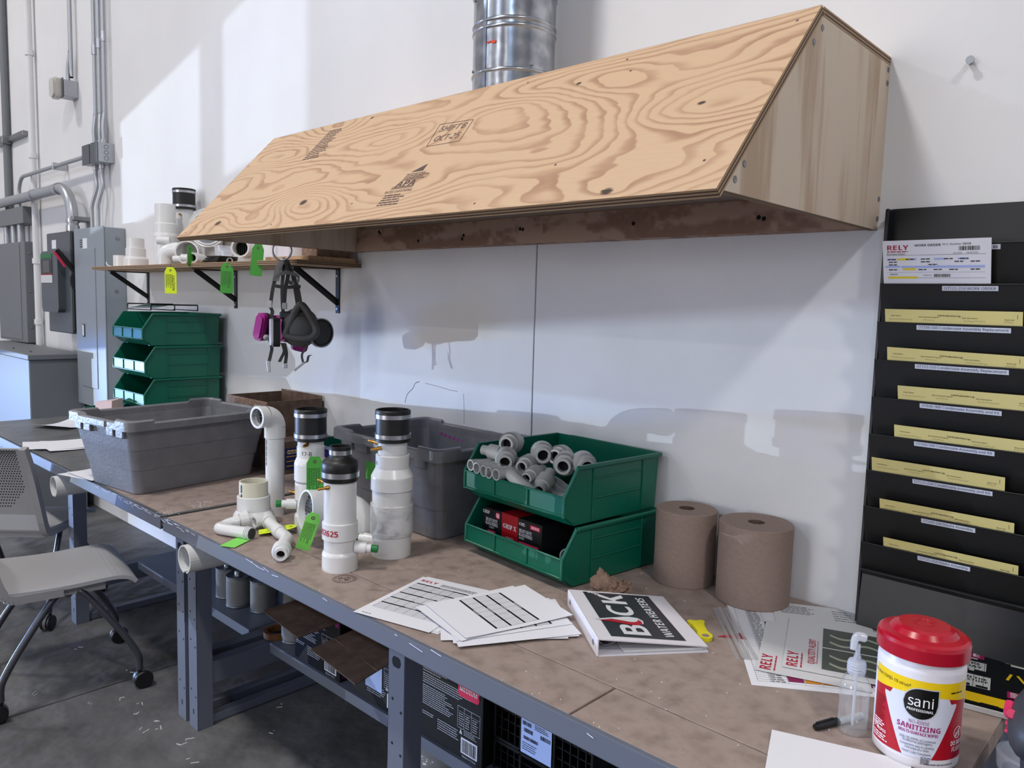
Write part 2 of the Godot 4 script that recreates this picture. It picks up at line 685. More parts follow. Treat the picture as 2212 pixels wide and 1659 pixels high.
	mat("steel", Color(0.74, 0.74, 0.76), 0.28, 1.0)
	mat("dull_steel", Color(0.55, 0.56, 0.57), 0.45, 1.0)
	mat("conduit", Color(0.68, 0.69, 0.71), 0.42, 0.7)
	mat("galvanised", Color.WHITE, 0.24, 0.95)
	triplanar(M.galvanised, noise_tex(0.03, [Color(0.58, 0.595, 0.62), Color(0.74, 0.75, 0.77)], [0.3, 0.7], 256, FastNoiseLite.TYPE_CELLULAR, 2, 6), 2.5, bump_tex(0.008, 5.0), 0.22)
	mat("brass", Color(0.72, 0.55, 0.28), 0.3, 1.0)
	mat("bench_paint", Color(0.39, 0.41, 0.46), 0.42)
	triplanar(mat("tote", Color.WHITE, 0.4), noise_tex(0.02, [Color(0.44, 0.44, 0.455), Color(0.48, 0.48, 0.495)], [0.2, 0.8], 256), 2.0, bump_tex(0.1, 3.0), 0.12)
	mat("green_bin", Color(0.0, 0.38, 0.29), 0.34)
	mat("panel_grey", Color(0.54, 0.57, 0.6), 0.42)
	mat("box_grey", Color(0.43, 0.445, 0.46), 0.5)
	mat("switch_grey", Color(0.29, 0.31, 0.335), 0.4)
	mat("switch_dark", Color(0.16, 0.17, 0.19), 0.45)
	mat("chair_shell", Color(0.58, 0.575, 0.58), 0.5)
	mat("chair_seat", Color(0.66, 0.66, 0.67), 0.55)
	mat("chair_tube", Color(0.33, 0.335, 0.36), 0.3, 0.6)
	mat("wheel", Color(0.05, 0.05, 0.055), 0.4)
	mat("wheel_rim", Color(0.35, 0.35, 0.36), 0.4)
	mat("magenta", Color(0.62, 0.1, 0.5), 0.5)
	mat("rack_black", Color(0.03, 0.032, 0.036), 0.5)
	mat("rack_side", Color(0.055, 0.065, 0.085), 0.42)
	mat("strap", Color(0.2, 0.2, 0.2), 0.75)
	mat("strap_grey", Color(0.42, 0.42, 0.42), 0.8)
	mat("mask_grey", Color(0.3, 0.3, 0.3), 0.65)
	mat("mask_dark", Color(0.1, 0.1, 0.1), 0.5)
	mat("buckle", Color(0.72, 0.73, 0.73), 0.4)
	mat("red_plastic", Color(0.66, 0.03, 0.14), 0.24)
	mat("white_plastic", Color(0.88, 0.87, 0.89), 0.35)
	mat("yellow_plastic", Color(0.86, 0.82, 0.12), 0.4)
	mat("black_plastic", Color(0.035, 0.035, 0.045), 0.4)
	mat("crate_black", Color(0.04, 0.045, 0.06), 0.4)
	mat("blue_plastic", Color(0.03, 0.07, 0.42), 0.35)
	mat("drill_grey", Color(0.2, 0.205, 0.22), 0.5)
	mat("drill_pink", Color(0.78, 0.14, 0.33), 0.45)
	mat("box_black", Color(0.045, 0.045, 0.055), 0.45)
	mat("box_purple", Color(0.36, 0.06, 0.34), 0.5)
	mat("box_red", Color(0.6, 0.04, 0.09), 0.4)
	mat("label_pink", Color(0.82, 0.16, 0.32), 0.5)
	mat("label_blue", Color(0.66, 0.74, 0.92), 0.5)
	mat("tin_label", Color(0.5, 0.5, 0.5), 0.5)
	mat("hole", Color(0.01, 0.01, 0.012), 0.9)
	mat("strobe_lens", Color(0.75, 0.74, 0.71), 0.25)
	mat("screen_glass", Color(0.13, 0.14, 0.16), 0.15)
	mat("magenta_dot", Color(0.75, 0.1, 0.6), 0.5)
	mat("green_dot", Color(0.25, 0.8, 0.2), 0.5)
	mat("green_band", Color(0.05, 0.42, 0.2), 0.5)
	mat("pink_paper", Color(0.8, 0.7, 0.68), 0.8)
	mat("cap_green", Color(0.05, 0.45, 0.2), 0.4)
	mat("pvc_cream", Color(0.84, 0.82, 0.74), 0.35)
	mat("label_white", Color(0.8, 0.81, 0.85), 0.6)
	mat("label_ink", Color(0.16, 0.18, 0.3), 0.6)
	mat("size_ink", Color(0.7, 0.5, 0.7), 0.6)
	mat("tape", Color(0.42, 0.25, 0.1), 0.5)
	mat("red_mark", Color(0.85, 0.25, 0.12), 0.5)
	mat("film", Color(0.85, 0.88, 0.95), 0.25)
	var g := mat("clear", Color(0.95, 0.97, 0.99, 0.07), 0.04)
	g.transparency = BaseMaterial3D.TRANSPARENCY_ALPHA
	var g2 := mat("clear_strip", Color(0.8, 0.8, 0.8, 0.3), 0.12)
	g2.transparency = BaseMaterial3D.TRANSPARENCY_ALPHA
	var gl := mat("gel", Color(0.93, 0.95, 0.95, 0.04), 0.03)
	gl.transparency = BaseMaterial3D.TRANSPARENCY_ALPHA
	var fr := mat("frosted", Color(0.86, 0.88, 0.92, 0.45), 0.2)
	fr.transparency = BaseMaterial3D.TRANSPARENCY_ALPHA


func lin(r: float, g: float, b: float) -> Color:
	return Color(r, g, b).srgb_to_linear()


func high_bay(x: float, z: float, e: float, tint: Color) -> void:
	var t := thing("high_bay_lamp", "white linear lamp hanging high above the workshop floor", "lamp", Vector3(x, 6.0, z), 0.0, "lamps under the workshop ceiling")
	part(t, "housing", B.new().box(Vector3(0, 0.05, 0), Vector3(0.7, 0.08, 0.42), 0.01), M.white_plastic)
	part(t, "cable", B.new().tube([Vector3(-0.25, 0.09, 0), Vector3(-0.25, 1.2, 0)], 0.004, 6), M.black_plastic)
	part(t, "cable", B.new().tube([Vector3(0.25, 0.09, 0), Vector3(0.25, 1.2, 0)], 0.004, 6), M.black_plastic)
	part(t, "diffuser", B.new().box(Vector3(0, 0.004, 0), Vector3(0.62, 0.008, 0.36)), M.lamp_glow)
	var a := AreaLight3D.new()
	a.name = "lamp_light"
	a.area_size = Vector2(0.6, 0.34)
	a.light_energy = e
	a.light_color = tint
	a.area_range = 40.0
	a.shadow_enabled = true
	t.add_child(a)
	a.position = Vector3(0, -0.01, 0)
	a.rotation.x = -PI / 2


func _ready() -> void:
	rng.seed = 7
	var cam := Camera3D.new()
	cam.name = "camera"
	add_child(cam)
	cam.position = Vector3(2.66475, 1.50186, 1.91785)
	cam.basis = Basis.from_euler(Vector3(-0.1014794, 0.75329995, 0.02811558))
	cam.fov = rad_to_deg(2.0 * atan(829.5 / 1669.78))
	cam.near = 0.02
	cam.far = 100.0
	cam.current = true
	var we := WorldEnvironment.new()
	we.name = "world"
	var env := Environment.new()
	env.background_mode = Environment.BG_SKY
	var sky := Sky.new()
	var sm := ProceduralSkyMaterial.new()
	sm.sky_top_color = Color(0.36, 0.52, 0.82)
	sm.sky_horizon_color = Color(0.72, 0.8, 0.92)
	sm.ground_bottom_color = Color(0.3, 0.3, 0.3)
	sm.ground_horizon_color = Color(0.6, 0.62, 0.66)
	sky.sky_material = sm
	env.sky = sky
	env.tonemap_mode = Environment.TONE_MAPPER_LINEAR
	env.tonemap_exposure = 0.93
	env.sdfgi_enabled = true
	env.ssao_enabled = true
	env.ssil_enabled = true
	we.environment = env
	add_child(we)
	make_materials()
	var glow := mat("lamp_glow", Color(0.9, 0.9, 0.88), 0.5)
	glow.emission_enabled = true
	glow.emission = Color(1.0, 0.99, 0.97)
	glow.emission_energy_multiplier = 3.0
	for row in [[2.7, 15.0, Color(1.0, 0.975, 0.95)], [7.6, 14.5, Color(0.76, 0.86, 1.0)], [12.5, 12.0, Color(1.0, 0.97, 0.95)]]:
		for x in [-4.8, 0.5, 5.8]:
			high_bay(x, row[0], row[1] * (0.75 if x < -1.0 else 1.0), row[2])
	daylight()
	room()
	hood()
	benches()
	electrical()
	wall_shelf()
	respirators()
	bin_stacks()
	totes_and_cartons()
	pvc_on_bench()
	papers_on_bench()
	small_things()
	file_rack()
	under_bench()
	chairs()
	scraps()


func daylight() -> void:
	# added glowing door in the unseen far wall, fills light under the hood
	var t := thing("added_fill_door", "added glowing door panels in the unseen far wall giving fill light", "door", Vector3(-1.5, 0, 16.97))
	var glow := mat("fill_glow", Color(0.85, 0.86, 0.88), 0.5)
	glow.emission_enabled = true
	glow.emission = Color(0.97, 0.97, 1.0)
	glow.emission_energy_multiplier = 1.5
	for i in 5:
		part(t, "panel", B.new().box(Vector3(0, 0.36 + i * 0.7, 0), Vector3(5.0, 0.66, 0.04), 0.005), glow)
	for s in [-1.0, 1.0]:
		part(t, "track", B.new().box(Vector3(s * 2.56, 1.8, -0.02), Vector3(0.08, 3.6, 0.06), 0.004), M.dull_steel)
	var a := AreaLight3D.new()
	a.name = "fill_light"
	a.area_size = Vector2(5.0, 3.4)
	a.light_energy = 43.0
	a.light_color = Color(1.0, 0.985, 0.99)
	a.area_range = 40.0
	a.shadow_enabled = true
	t.add_child(a)
	a.position = Vector3(0, 1.75, -0.06)
	# light panel added in the unseen yard for cool light on the bench
	var yp := thing("added_lightbox", "added unseen light panel, low and cool, outside the end wall", "lamp", Vector3(-12.3, 0, 6.5))
	var aim := Vector3(-12.3, 0.45, 6.5).direction_to(Vector3(-0.3, 0.9, 0.7))
	yp.rotation.y = atan2(aim.x, aim.z)
	var cool := mat("added_cool_glow", Color(0.7, 0.8, 0.95), 0.5)
	cool.emission_enabled = true
	cool.emission = Color(0.55, 0.74, 1.0)
	cool.emission_energy_multiplier = 3.0
	part(yp, "screen", B.new().box(Vector3(0, 0.4, -0.03), Vector3(1.8, 0.3, 0.03), 0.005), cool)
	part(yp, "foot", B.new().box(Vector3(0, 0.12, -0.04), Vector3(1.6, 0.24, 0.06), 0.005), M.black_metal)
	var ya := AreaLight3D.new()
	ya.name = "added_cool_light"
	ya.area_size = Vector2(1.8, 0.3)
	ya.light_energy = 90.0
	ya.light_color = Color(0.36, 0.6, 1.0)
	ya.area_range = 40.0
	ya.shadow_enabled = true
	yp.add_child(ya)
	ya.position = Vector3(0, 0.4, 0.01)
	ya.rotation.y = PI
	# flood lamp added outside, standing in for reflected sun on the wall
	var f := thing("added_flood_lamp", "added unseen flood lamp outside the end wall, standing in for reflected sun", "lamp", Vector3(-12.5, 0, 8.0))
	part(f, "stand", B.new().box(Vector3(-0.05, 0.13, 0), Vector3(0.06, 0.26, 0.2), 0.01), M.black_metal)
	part(f, "head", B.new().box(Vector3(-0.07, 0.36, 0), Vector3(0.06, 0.2, 0.26), 0.01), M.black_metal)
	part(f, "lens", B.new().box(Vector3(-0.035, 0.36, 0), Vector3(0.01, 0.16, 0.22)), M.lamp_glow)
	var sp := SpotLight3D.new()
	sp.name = "added_flood_light"
	sp.light_energy = 112.0
	sp.light_color = Color(0.86, 0.93, 1.0)
	sp.light_size = 0.014
	sp.spot_range = 40.0
	sp.spot_angle = 16.0
	sp.spot_angle_attenuation = 0.1
	sp.shadow_enabled = true
	f.add_child(sp)
	sp.position = Vector3(0, 0.36, 0)
	sp.look_at_from_position(Vector3(-12.5, 0.36, 8.0), Vector3(-1.4, 2.4, 0))


func room() -> void:
	var X0 := -8.0
	var X1 := 11.0
	var Z1 := 17.0
	var H := 7.2
	var fl := structure("floor", B.new().box(Vector3((X0 + X1) / 2 - 2.5, -0.12, Z1 / 2), Vector3(X1 - X0 + 5.4, 0.2, Z1 + 0.4)), M.concrete)
	part(fl, "slab", B.new().box(Vector3((X0 - 5 - 0.396) / 2, -0.01, Z1 / 2), Vector3(-0.396 - X0 + 5, 0.02, Z1), 0.002), M.concrete)
	part(fl, "slab", B.new().box(Vector3((X1 - 0.386) / 2, -0.01, Z1 / 2), Vector3(X1 + 0.386, 0.02, Z1), 0.002), M.concrete)
	structure("ceiling", B.new().box(Vector3((X0 + X1) / 2, H + 0.1, Z1 / 2), Vector3(X1 - X0 + 0.4, 0.2, Z1 + 0.4)), M.ceiling)
	var wb := structure("wall_back", B.new().box(Vector3((X0 + X1) / 2, H / 2, -0.1), Vector3(X1 - X0 + 0.4, H, 0.2)), M.wall)
	structure("wall_front", B.new().box(Vector3((X0 + X1) / 2, H / 2, Z1 + 0.1), Vector3(X1 - X0 + 0.4, H, 0.2)), M.wall)
	structure("wall_right", B.new().box(Vector3(X1 + 0.1, H / 2, Z1 / 2), Vector3(0.2, H, Z1)), M.wall)
	# end wall, with openings added to shape the outside light: panes z 4.38-4.78 and 4.82-5.06, y 1.05-1.36; a low gap below them, z 3.1-6.6, y 0-0.72
	var wl := B.new()
	var hole := [[4.38, 4.78], [4.82, 5.06]]
	wl.box(Vector3(X0 - 0.03, 0.525, 1.55), Vector3(0.06, 1.05, 3.1))
	wl.box(Vector3(X0 - 0.03, 0.525, (6.6 + Z1) / 2), Vector3(0.06, 1.05, Z1 - 6.6))
	wl.box(Vector3(X0 - 0.03, 0.885, 4.85), Vector3(0.06, 0.33, 3.5))
	wl.box(Vector3(X0 - 0.03, (1.36 + H) / 2, Z1 / 2), Vector3(0.06, H - 1.36, Z1))
	wl.box(Vector3(X0 - 0.03, 1.205, 4.38 / 2), Vector3(0.06, 0.31, 4.38))
	wl.box(Vector3(X0 - 0.03, 1.205, (5.06 + Z1) / 2), Vector3(0.06, 0.31, Z1 - 5.06))
	structure("wall_left", wl, M.wall)
	structure("window_1", B.new().box(Vector3(X0 - 0.03, 1.205, 4.8), Vector3(0.05, 0.31, 0.04)), M.white_plastic)  # bar added between the openings to split the light patch on the wall
	# white wall boards between hood and bench, with an open joint
	part(wb, "panel", B.new().box(Vector3(0.482, 0.96, 0.003), Vector3(0.963, 1.52, 0.006), 0.0015), M.board)
	part(wb, "panel", B.new().box(Vector3(1.6, 0.96, 0.003), Vector3(1.262, 1.52, 0.006), 0.0015), M.board)
	part(wb, "seam", B.new().box(Vector3(0.9663, 0.96, 0.002), Vector3(0.005, 1.52, 0.003)), M.dull_steel)
	var ck := B.new()
	ck.tube(curve([Vector3(0.299, 1.109, 0.006), Vector3(0.305, 1.13, 0.006), Vector3(0.318, 1.15, 0.006), Vector3(0.345, 1.17, 0.006), Vector3(0.36, 1.192, 0.006), Vector3(0.385, 1.2, 0.006)], 3), 0.0012, 4, false)
	ck.tube([Vector3(0.42, 1.197, 0.006), Vector3(0.5, 1.191, 0.006), Vector3(0.56, 1.184, 0.006), Vector3(0.6, 1.183, 0.006)], 0.0007, 4, false)
	ck.tube([Vector3(0.632, 1.178, 0.006), Vector3(0.637, 1.13, 0.006), Vector3(0.639, 1.07, 0.006)], 0.0007, 4, false)
	part(wb, "crack", ck, M.ink)
	var anc := B.new().pos(Vector3(2.189, 2.05, 0))
	anc.tube([Vector3(0, 0, 0), Vector3(0.004, -0.002, 0.02)], 0.006, 8)
	anc.tube([Vector3(0.004, -0.002, 0.0195), Vector3(0.004, -0.002, 0.022)], 0.009, 8)
	solo("wall_screw", anc, M.dull_steel, "screw left standing in a wall plug beside the hood", "screw")


# ---------------------------------------------------------------- hood and duct
func ply_edges(b: B, a: Vector3, d: Vector3, across: Vector3, out: Vector3, thick: float) -> void:
	# five glued veneers shown along an edge from a to d
	var cols := [lin(0.66, 0.55, 0.42), lin(0.36, 0.28, 0.22), lin(0.62, 0.52, 0.41), lin(0.33, 0.25, 0.2), lin(0.64, 0.54, 0.42)]
	for i in 5:
		b.col = cols[i]
		var p := a + across * (thick * i / 5.0)
		var q := across * (thick / 5.0)
		var lift: Vector3 = out * (0.0006 if i % 2 == 0 else 0.0002)
		b.quad(p + lift, d + across * (thick * i / 5.0) + lift, d + across * (thick * i / 5.0) + q + lift, p + q + lift)
	b.col = Color.WHITE


func hood() -> void:
	var L := 2.025
	var yb := 1.6995
	var yt := 2.0895
	var zf := 0.765
	var zt := 0.3995
	var th := 0.018
	var t := thing("fume_hood", "long plywood fume hood with a sloping front fixed high on the wall", "hood", Vector3(0, 0, 0))
	var s := Vector3(0, yt - yb, zt - zf)
	var sl := s.length()
	s = s.normalized()
	var nrm := Vector3(0, -s.z, s.y)
	# sloping front
	var b := B.new()
	var p0 := Vector3(0, yb, zf)
	var p1 := Vector3(L, yb, zf)
	b.quad(p0, p1, p1 + s * sl, p0 + s * sl, [Vector2(0, 1), Vector2(1, 1), Vector2(1, 0), Vector2(0, 0)])
	var i0 := p0 - nrm * th
	var i1 := p1 - nrm * th
	b.quad(i1, i0, i0 + s * sl, i1 + s * sl, [Vector2(1, 1), Vector2(0, 1), Vector2(0, 0), Vector2(1, 0)])
	var fp := part(t, "front_panel", b, M.ply_front)
	var e := B.new()
	ply_edges(e, p0 + s * 0, p1, -nrm, -s, th)
	ply_edges(e, p1, p1 + s * sl, -nrm, Vector3.RIGHT, th)
	ply_edges(e, p0 + s * sl, p0, -nrm, Vector3.LEFT, th)
	ply_edges(e, p1 + s * sl, p0 + s * sl, -nrm, s, th)
	part(fp, "veneer_edge", e, M.ply_edge, "layered veneer edge")
	# stamps printed on the front
	var fb := Basis(Vector3.RIGHT, s, nrm)
	var st := B.new()
	st.x = Transform3D(fb, p0 + nrm * 0.0006)
	var q := [Vector2(1.07, 0.286), Vector2(1.197, 0.284), Vector2(1.182, 0.375), Vector2(1.045, 0.385)]
	for i in 4:
		var a: Vector2 = q[i]
		var d: Vector2 = q[(i + 1) % 4]
		var w := (d - a).orthogonal().normalized() * 0.0009
		st.quad(Vector3(a.x + w.x, a.y + w.y, 0), Vector3(a.x - w.x, a.y - w.y, 0), Vector3(d.x - w.x, d.y - w.y, 0), Vector3(d.x + w.x, d.y + w.y, 0))
	text(st, "SHIFT B", 0.022, at2(1.12, 0.357, 0, -0.03))
	text(st, "OCT-25", 0.022, at2(1.128, 0.315, 0, -0.03))
	fine_print(st, 0.41, 0.49, 0.1, 15, 0.0105, 0.0045, 0, 0.35, 4)
	fine_print(st, 1.07, 0.09, 0.085, 5, 0.009, 0.004, 0, 0.3, 9)
	text(st, "APA", 0.022, at2(1.118, 0.133, 0), 0, "sans_bold", 1.3)
	text(st, "RATED SHEATHING", 0.009, at2(1.112, 0.104, 0))
	for k in 3:
		st.rect(1.115, 0.115 + k * 0.0035, 0.085, 0.0014)
	st.tri(Vector3(1.1, 0.178, 0), Vector3(1.145, 0.178, 0), Vector3(1.142, 0.205, 0), Vector3(0, 0, 1), Vector3(0, 0, 1), Vector3(0, 0, 1))
	fine_print(st, 1.09, 0.17, 0.09, 4, 0.007, 0.003, 0, 0.2, 12)
	part(fp, "stamp", st, M.stamp_ink, "grade stamps printed on plywood")
	# top and sides
	var tb := B.new()
	tb.box(Vector3(L / 2, yt - th / 2, (zt - 0.012) / 2), Vector3(L, th, zt - 0.012))
	var tp := part(t, "top_panel", tb, M.ply_side)
	var te := B.new()
	ply_edges(te, Vector3(L, yt, zt - 0.006), Vector3(L, yt, 0), Vector3.DOWN, Vector3.RIGHT, th)
	part(tp, "veneer_edge", te, M.ply_edge)
	var prof := PackedVector2Array([Vector2(0, yb), Vector2(0.7405, yb), Vector2(0.393, yt - th), Vector2(0, yt - th)])
	for sx in [0.0, L - th]:
		var sb := B.new()
		var zs := [0.0, 0.7405, 0.393, 0.0]
		var ys := [yb, yb, yt - th, yt - th]
		var o := []
		var uv := []
		for i in 4:
			o.append(Vector3(0, ys[i], zs[i]))
			uv.append(Vector2(zs[i] / 0.76, (yt - ys[i]) / 0.4))
		var X := Vector3(sx + th, 0, 0)
		var Y := Vector3(sx, 0, 0)
		sb.quad(o[1] + X, o[0] + X, o[3] + X, o[2] + X, [uv[1], uv[0], uv[3], uv[2]])
		sb.quad(o[0] + Y, o[1] + Y, o[2] + Y, o[3] + Y, uv)
		sb.quad(o[1] + X, o[1] + Y, o[0] + Y, o[0] + X)
		sb.quad(o[0] + X, o[0] + Y, o[3] + Y, o[3] + X)
		sb.quad(o[3] + X, o[3] + Y, o[2] + Y, o[2] + X)
		sb.quad(o[2] + X, o[2] + Y, o[1] + Y, o[1] + X)
		var sp := part(t, "side_panel", sb, M.ply_side)
		var se := B.new()
		ply_edges(se, Vector3(sx, yb, 0.74), Vector3(sx, yb, 0.0), Vector3.RIGHT, Vector3.DOWN, th)
		part(sp, "veneer_edge", se, M.ply_edge)
	part(t, "ledger", B.new().box(Vector3(L / 2, yb + 0.045, 0.025), Vector3(L - 2 * th - 0.002, 0.088, 0.037), 0.002), M.lumber)
	part(t, "cleat", B.new().box(Vector3(L / 2, yb + 0.022, 0.7), Vector3(L - 2 * th - 0.002, 0.038, 0.03), 0.002), M.lumber)
	for k in [[0.169, 1.775], [0.176, 1.768], [0.409, 1.73], [0.648, 1.728], [0.655, 1.74], [0.924, 1.75], [0.936, 1.748], [1.748, 1.741], [1.762, 1.737], [1.367, 1.745]]:
		part(t, "knot", B.new().at(Transform3D(Basis(), Vector3(k[0], k[1], 0.0437))).lathe_disc(0.006), M.hole)
	# screws
	var sc := B.new().lathe([Vector2(0.0062, -0.001), Vector2(0.0062, 0.0012), Vector2(0.0052, 0.0016), Vector2(0.002, 0.0007), Vector2(0, 0.0007)], 10).mesh()
	for k in [[0.39, 2.05], [0.425, 2.015], [0.675, 1.752], [0.705, 1.722], [0.012, 2.06], [0.012, 2.03], [0.012, 1.77], [0.012, 1.725]]:
		share(t, "screw", sc, M.dull_steel, Transform3D(Basis(Vector3(0, 0, 1), -PI / 2), Vector3(L, k[1], k[0])))
	var nl := B.new().lathe([Vector2(0.003, -0.001), Vector2(0.003, 0.0004), Vector2(0, 0.0004)], 8).mesh()
	for k in [[1.99, 0.496], [1.593, 0.501], [1.631, 0.445], [1.969, 0.08], [1.608, 0.126], [1.287, 0.503], [0.338, 0.515], [1.444, 0.023], [0.944, 0.075], [0.04, 0.02], [0.6, 0.02]]:
		share(fp, "nail", nl, M.stamp_ink, Transform3D(Basis(Vector3.RIGHT, nrm, -s), p0 + Vector3.RIGHT * k[0] + s * k[1]))
	# galvanised duct
	var du := thing("exhaust_duct", "galvanised round sheet metal duct rising from the plywood hood", "duct", Vector3(1.024, yt, 0.2))
	var R := 0.121
	for sec in [[0.0, 0.075], [0.078, 0.195], [0.198, 0.3], [0.303, 2.2], [2.203, 5.0]]:
		var pf := [Vector2(R, sec[0]), Vector2(R, sec[1])]
		part(du, "section", B.new().lathe(pf, 48, true), M.galvanised)
	for y in [0.076, 0.196, 0.215, 0.301, 2.2]:
		part(du, "bead", B.new().lathe([Vector2(R, y - 0.006), Vector2(R + 0.003, y - 0.003), Vector2(R + 0.004, y), Vector2(R + 0.003, y + 0.003), Vector2(R, y + 0.006)], 48, true), M.galvanised)
	part(du, "lock_seam", B.new().box(Vector3(0.0, 1.1, R + 0.001), Vector3(0.012, 2.2, 0.003), 0.001), M.galvanised)
	var ds := B.new().lathe([Vector2(0.004, -0.001), Vector2(0.004, 0.003), Vector2(0, 0.004)], 8).mesh()
	for k in [[-0.5, 0.285], [0.7, 0.285], [1.2, 0.09], [-0.6, 0.09]]:
		share(du, "screw", ds, M.dull_steel, Transform3D(Basis(Vector3.UP, k[0]) * Basis(Vector3.RIGHT, PI / 2), Basis(Vector3.UP, k[0]) * Vector3(0, k[1], R)))
	var mk := B.new()
	for k in 7:
		mk.rect(rng.randf_range(-0.02, 0.02), 0.15 + rng.randf_range(-0.006, 0.006), 0.012, 0.004, 0.0015)
	mk.bend(R + 0.0005)
	var mo := part(du, "paint_mark", mk, M.red_mark, "orange red paint mark")
	mo.rotation.y = 0.15
	part(du, "collar", B.new().lathe([Vector2(R + 0.012, 0), Vector2(R + 0.012, 0.003), Vector2(R, 0.004)], 40), M.galvanised)


# ---------------------------------------------------------------- benches
func bench(label: String, x0: float, x1: float, legs: Array, plain: bool) -> void:
	var t := thing("workbench", label, "workbench", Vector3.ZERO)
	var y := BENCH_Y
	var zf := BENCH_Z
	part(t, "top", B.new().box(Vector3((x0 + x1) / 2, y - 0.02, (0.008 + zf - 0.004) / 2), Vector3(x1 - x0, 0.03, zf - 0.012)), M.hardboard if not plain else M.laminate)
	if plain:
		part(t, "surface", B.new().box(Vector3((x0 + x1) / 2, y - 0.0025, (0.008 + zf) / 2 - 0.002), Vector3(x1 - x0, 0.005, zf - 0.014), 0.001), M.laminate)
	# folded steel channel along the front edge
	var ch := B.new()
	ch.box(Vector3((x0 + x1) / 2, y - 0.022, zf - 0.0015), Vector3(x1 - x0, 0.043, 0.003), 0.001)
	ch.box(Vector3((x0 + x1) / 2, y - 0.0425, zf - 0.016), Vector3(x1 - x0, 0.002, 0.032), 0.0005)
	ch.box(Vector3((x0 + x1) / 2, y - 0.001, zf - 0.006), Vector3(x1 - x0, 0.002, 0.012), 0.0005)
	part(t, "front_channel", ch, M.bench_paint)
	part(t, "back_channel", B.new().box(Vector3((x0 + x1) / 2, y - 0.03, 0.012), Vector3(x1 - x0, 0.043, 0.003)), M.bench_paint)
	for lx in legs:
		for fr in [true, false]:
			var z0 := 0.785 if fr else 0.06
			var sg := 1.0 if fr else -1.0
			# open channel: face towards the room, flange along the depth
			var lg := B.new()
			var hgt := y - 0.045
			lg.box(Vector3(lx - 0.032, hgt / 2, z0 - sg * 0.0015), Vector3(0.064, hgt, 0.003), 0.001)
			lg.box(Vector3(lx - 0.0015, hgt / 2, z0 - sg * 0.028), Vector3(0.003, hgt, 0.056), 0.001)
			lg.box(Vector3(lx - 0.0625, hgt / 2, z0 - sg * 0.028), Vector3(0.003, hgt, 0.056), 0.001)
			var lo := part(t, "leg", lg, M.bench_paint)
			if fr:
				var dot := B.new().lathe_disc(0.0042).mesh()
				for k in [[-0.012, 0.51], [-0.045, 0.535], [-0.012, 0.4], [-0.045, 0.42], [-0.012, 0.3], [-0.045, 0.32], [-0.012, 0.12], [-0.045, 0.14]]:
					share(lo, "bolt_hole", dot, M.hole, Transform3D(Basis(), Vector3(lx + k[0], k[1], 0.7853)))
				# knock-outs for sockets
				for yy in [0.675, 0.632]:
					var ho := B.new().at(Transform3D(Basis(), Vector3(lx - 0.032, yy, 0.7853)))
					var pl := PackedVector2Array()
					for k in 24:
						var a := TAU * k / 24
						pl.append(Vector2(cos(a) * 0.0165, clampf(sin(a) * 0.0165, -0.0135, 0.0135)).rotated(PI / 2 * 0))
					ho.prism(pl, 0.0, 0.0002)
					part(lo, "knockout", ho, M.hole)
				part(lo, "slot", B.new().at(Transform3D(Basis(), Vector3(lx - 0.03, 0.062, 0.7853))).prism(rounded(0.007, 0.02, 0.003), 0.0, 0.0002), M.hole)
		part(t, "stretcher", B.new().box(Vector3(lx - 0.032, 0.19, 0.42), Vector3(0.05, 0.08, 0.62), 0.002), M.bench_paint)
		part(t, "foot_rail", B.new().box(Vector3(lx - 0.032, 0.018, 0.42), Vector3(0.04, 0.03, 0.62), 0.002), M.bench_paint)
		part(t, "top_rail", B.new().box(Vector3(lx - 0.032, y - 0.07, 0.42), Vector3(0.05, 0.05, 0.72), 0.002), M.bench_paint)
	var sx0: float = legs[0]
	var sx1: float = legs[legs.size() - 1] - 0.066
	var sf := B.new()
	sf.box(Vector3((sx0 + sx1) / 2, 0.2335, 0.31), Vector3(sx1 - sx0, 0.003, 0.4), 0.0005)
	sf.box(Vector3((sx0 + sx1) / 2, 0.2165, 0.509), Vector3(sx1 - sx0, 0.036, 0.003), 0.0005)
	part(t, "lower_shelf", sf, M.bench_paint)
	part(t, "added_back_panel", B.new().box(Vector3((x0 + x1) / 2, 0.45, 0.022), Vector3(x1 - x0, 0.46, 0.003)), M.bench_paint)  # sheet added to keep the space below the bench dark
	if not plain:
		# worn hardboard sheets laid on the top
		for k in [[x0 + 0.004, 0.29, 0.01, zf - 0.013], [0.293, 1.846, 0.735, zf - 0.013], [1.852, x1 - 0.001, 0.735, zf - 0.013], [0.293, x1 - 0.001, 0.01, 0.7315]]:
			part(t, "hardboard_sheet", B.new().box(Vector3((k[0] + k[1]) / 2, y - 0.0024, (k[2] + k[3]) / 2), Vector3(k[1] - k[0], 0.0048, k[3] - k[2]), 0.0012), M.hardboard)


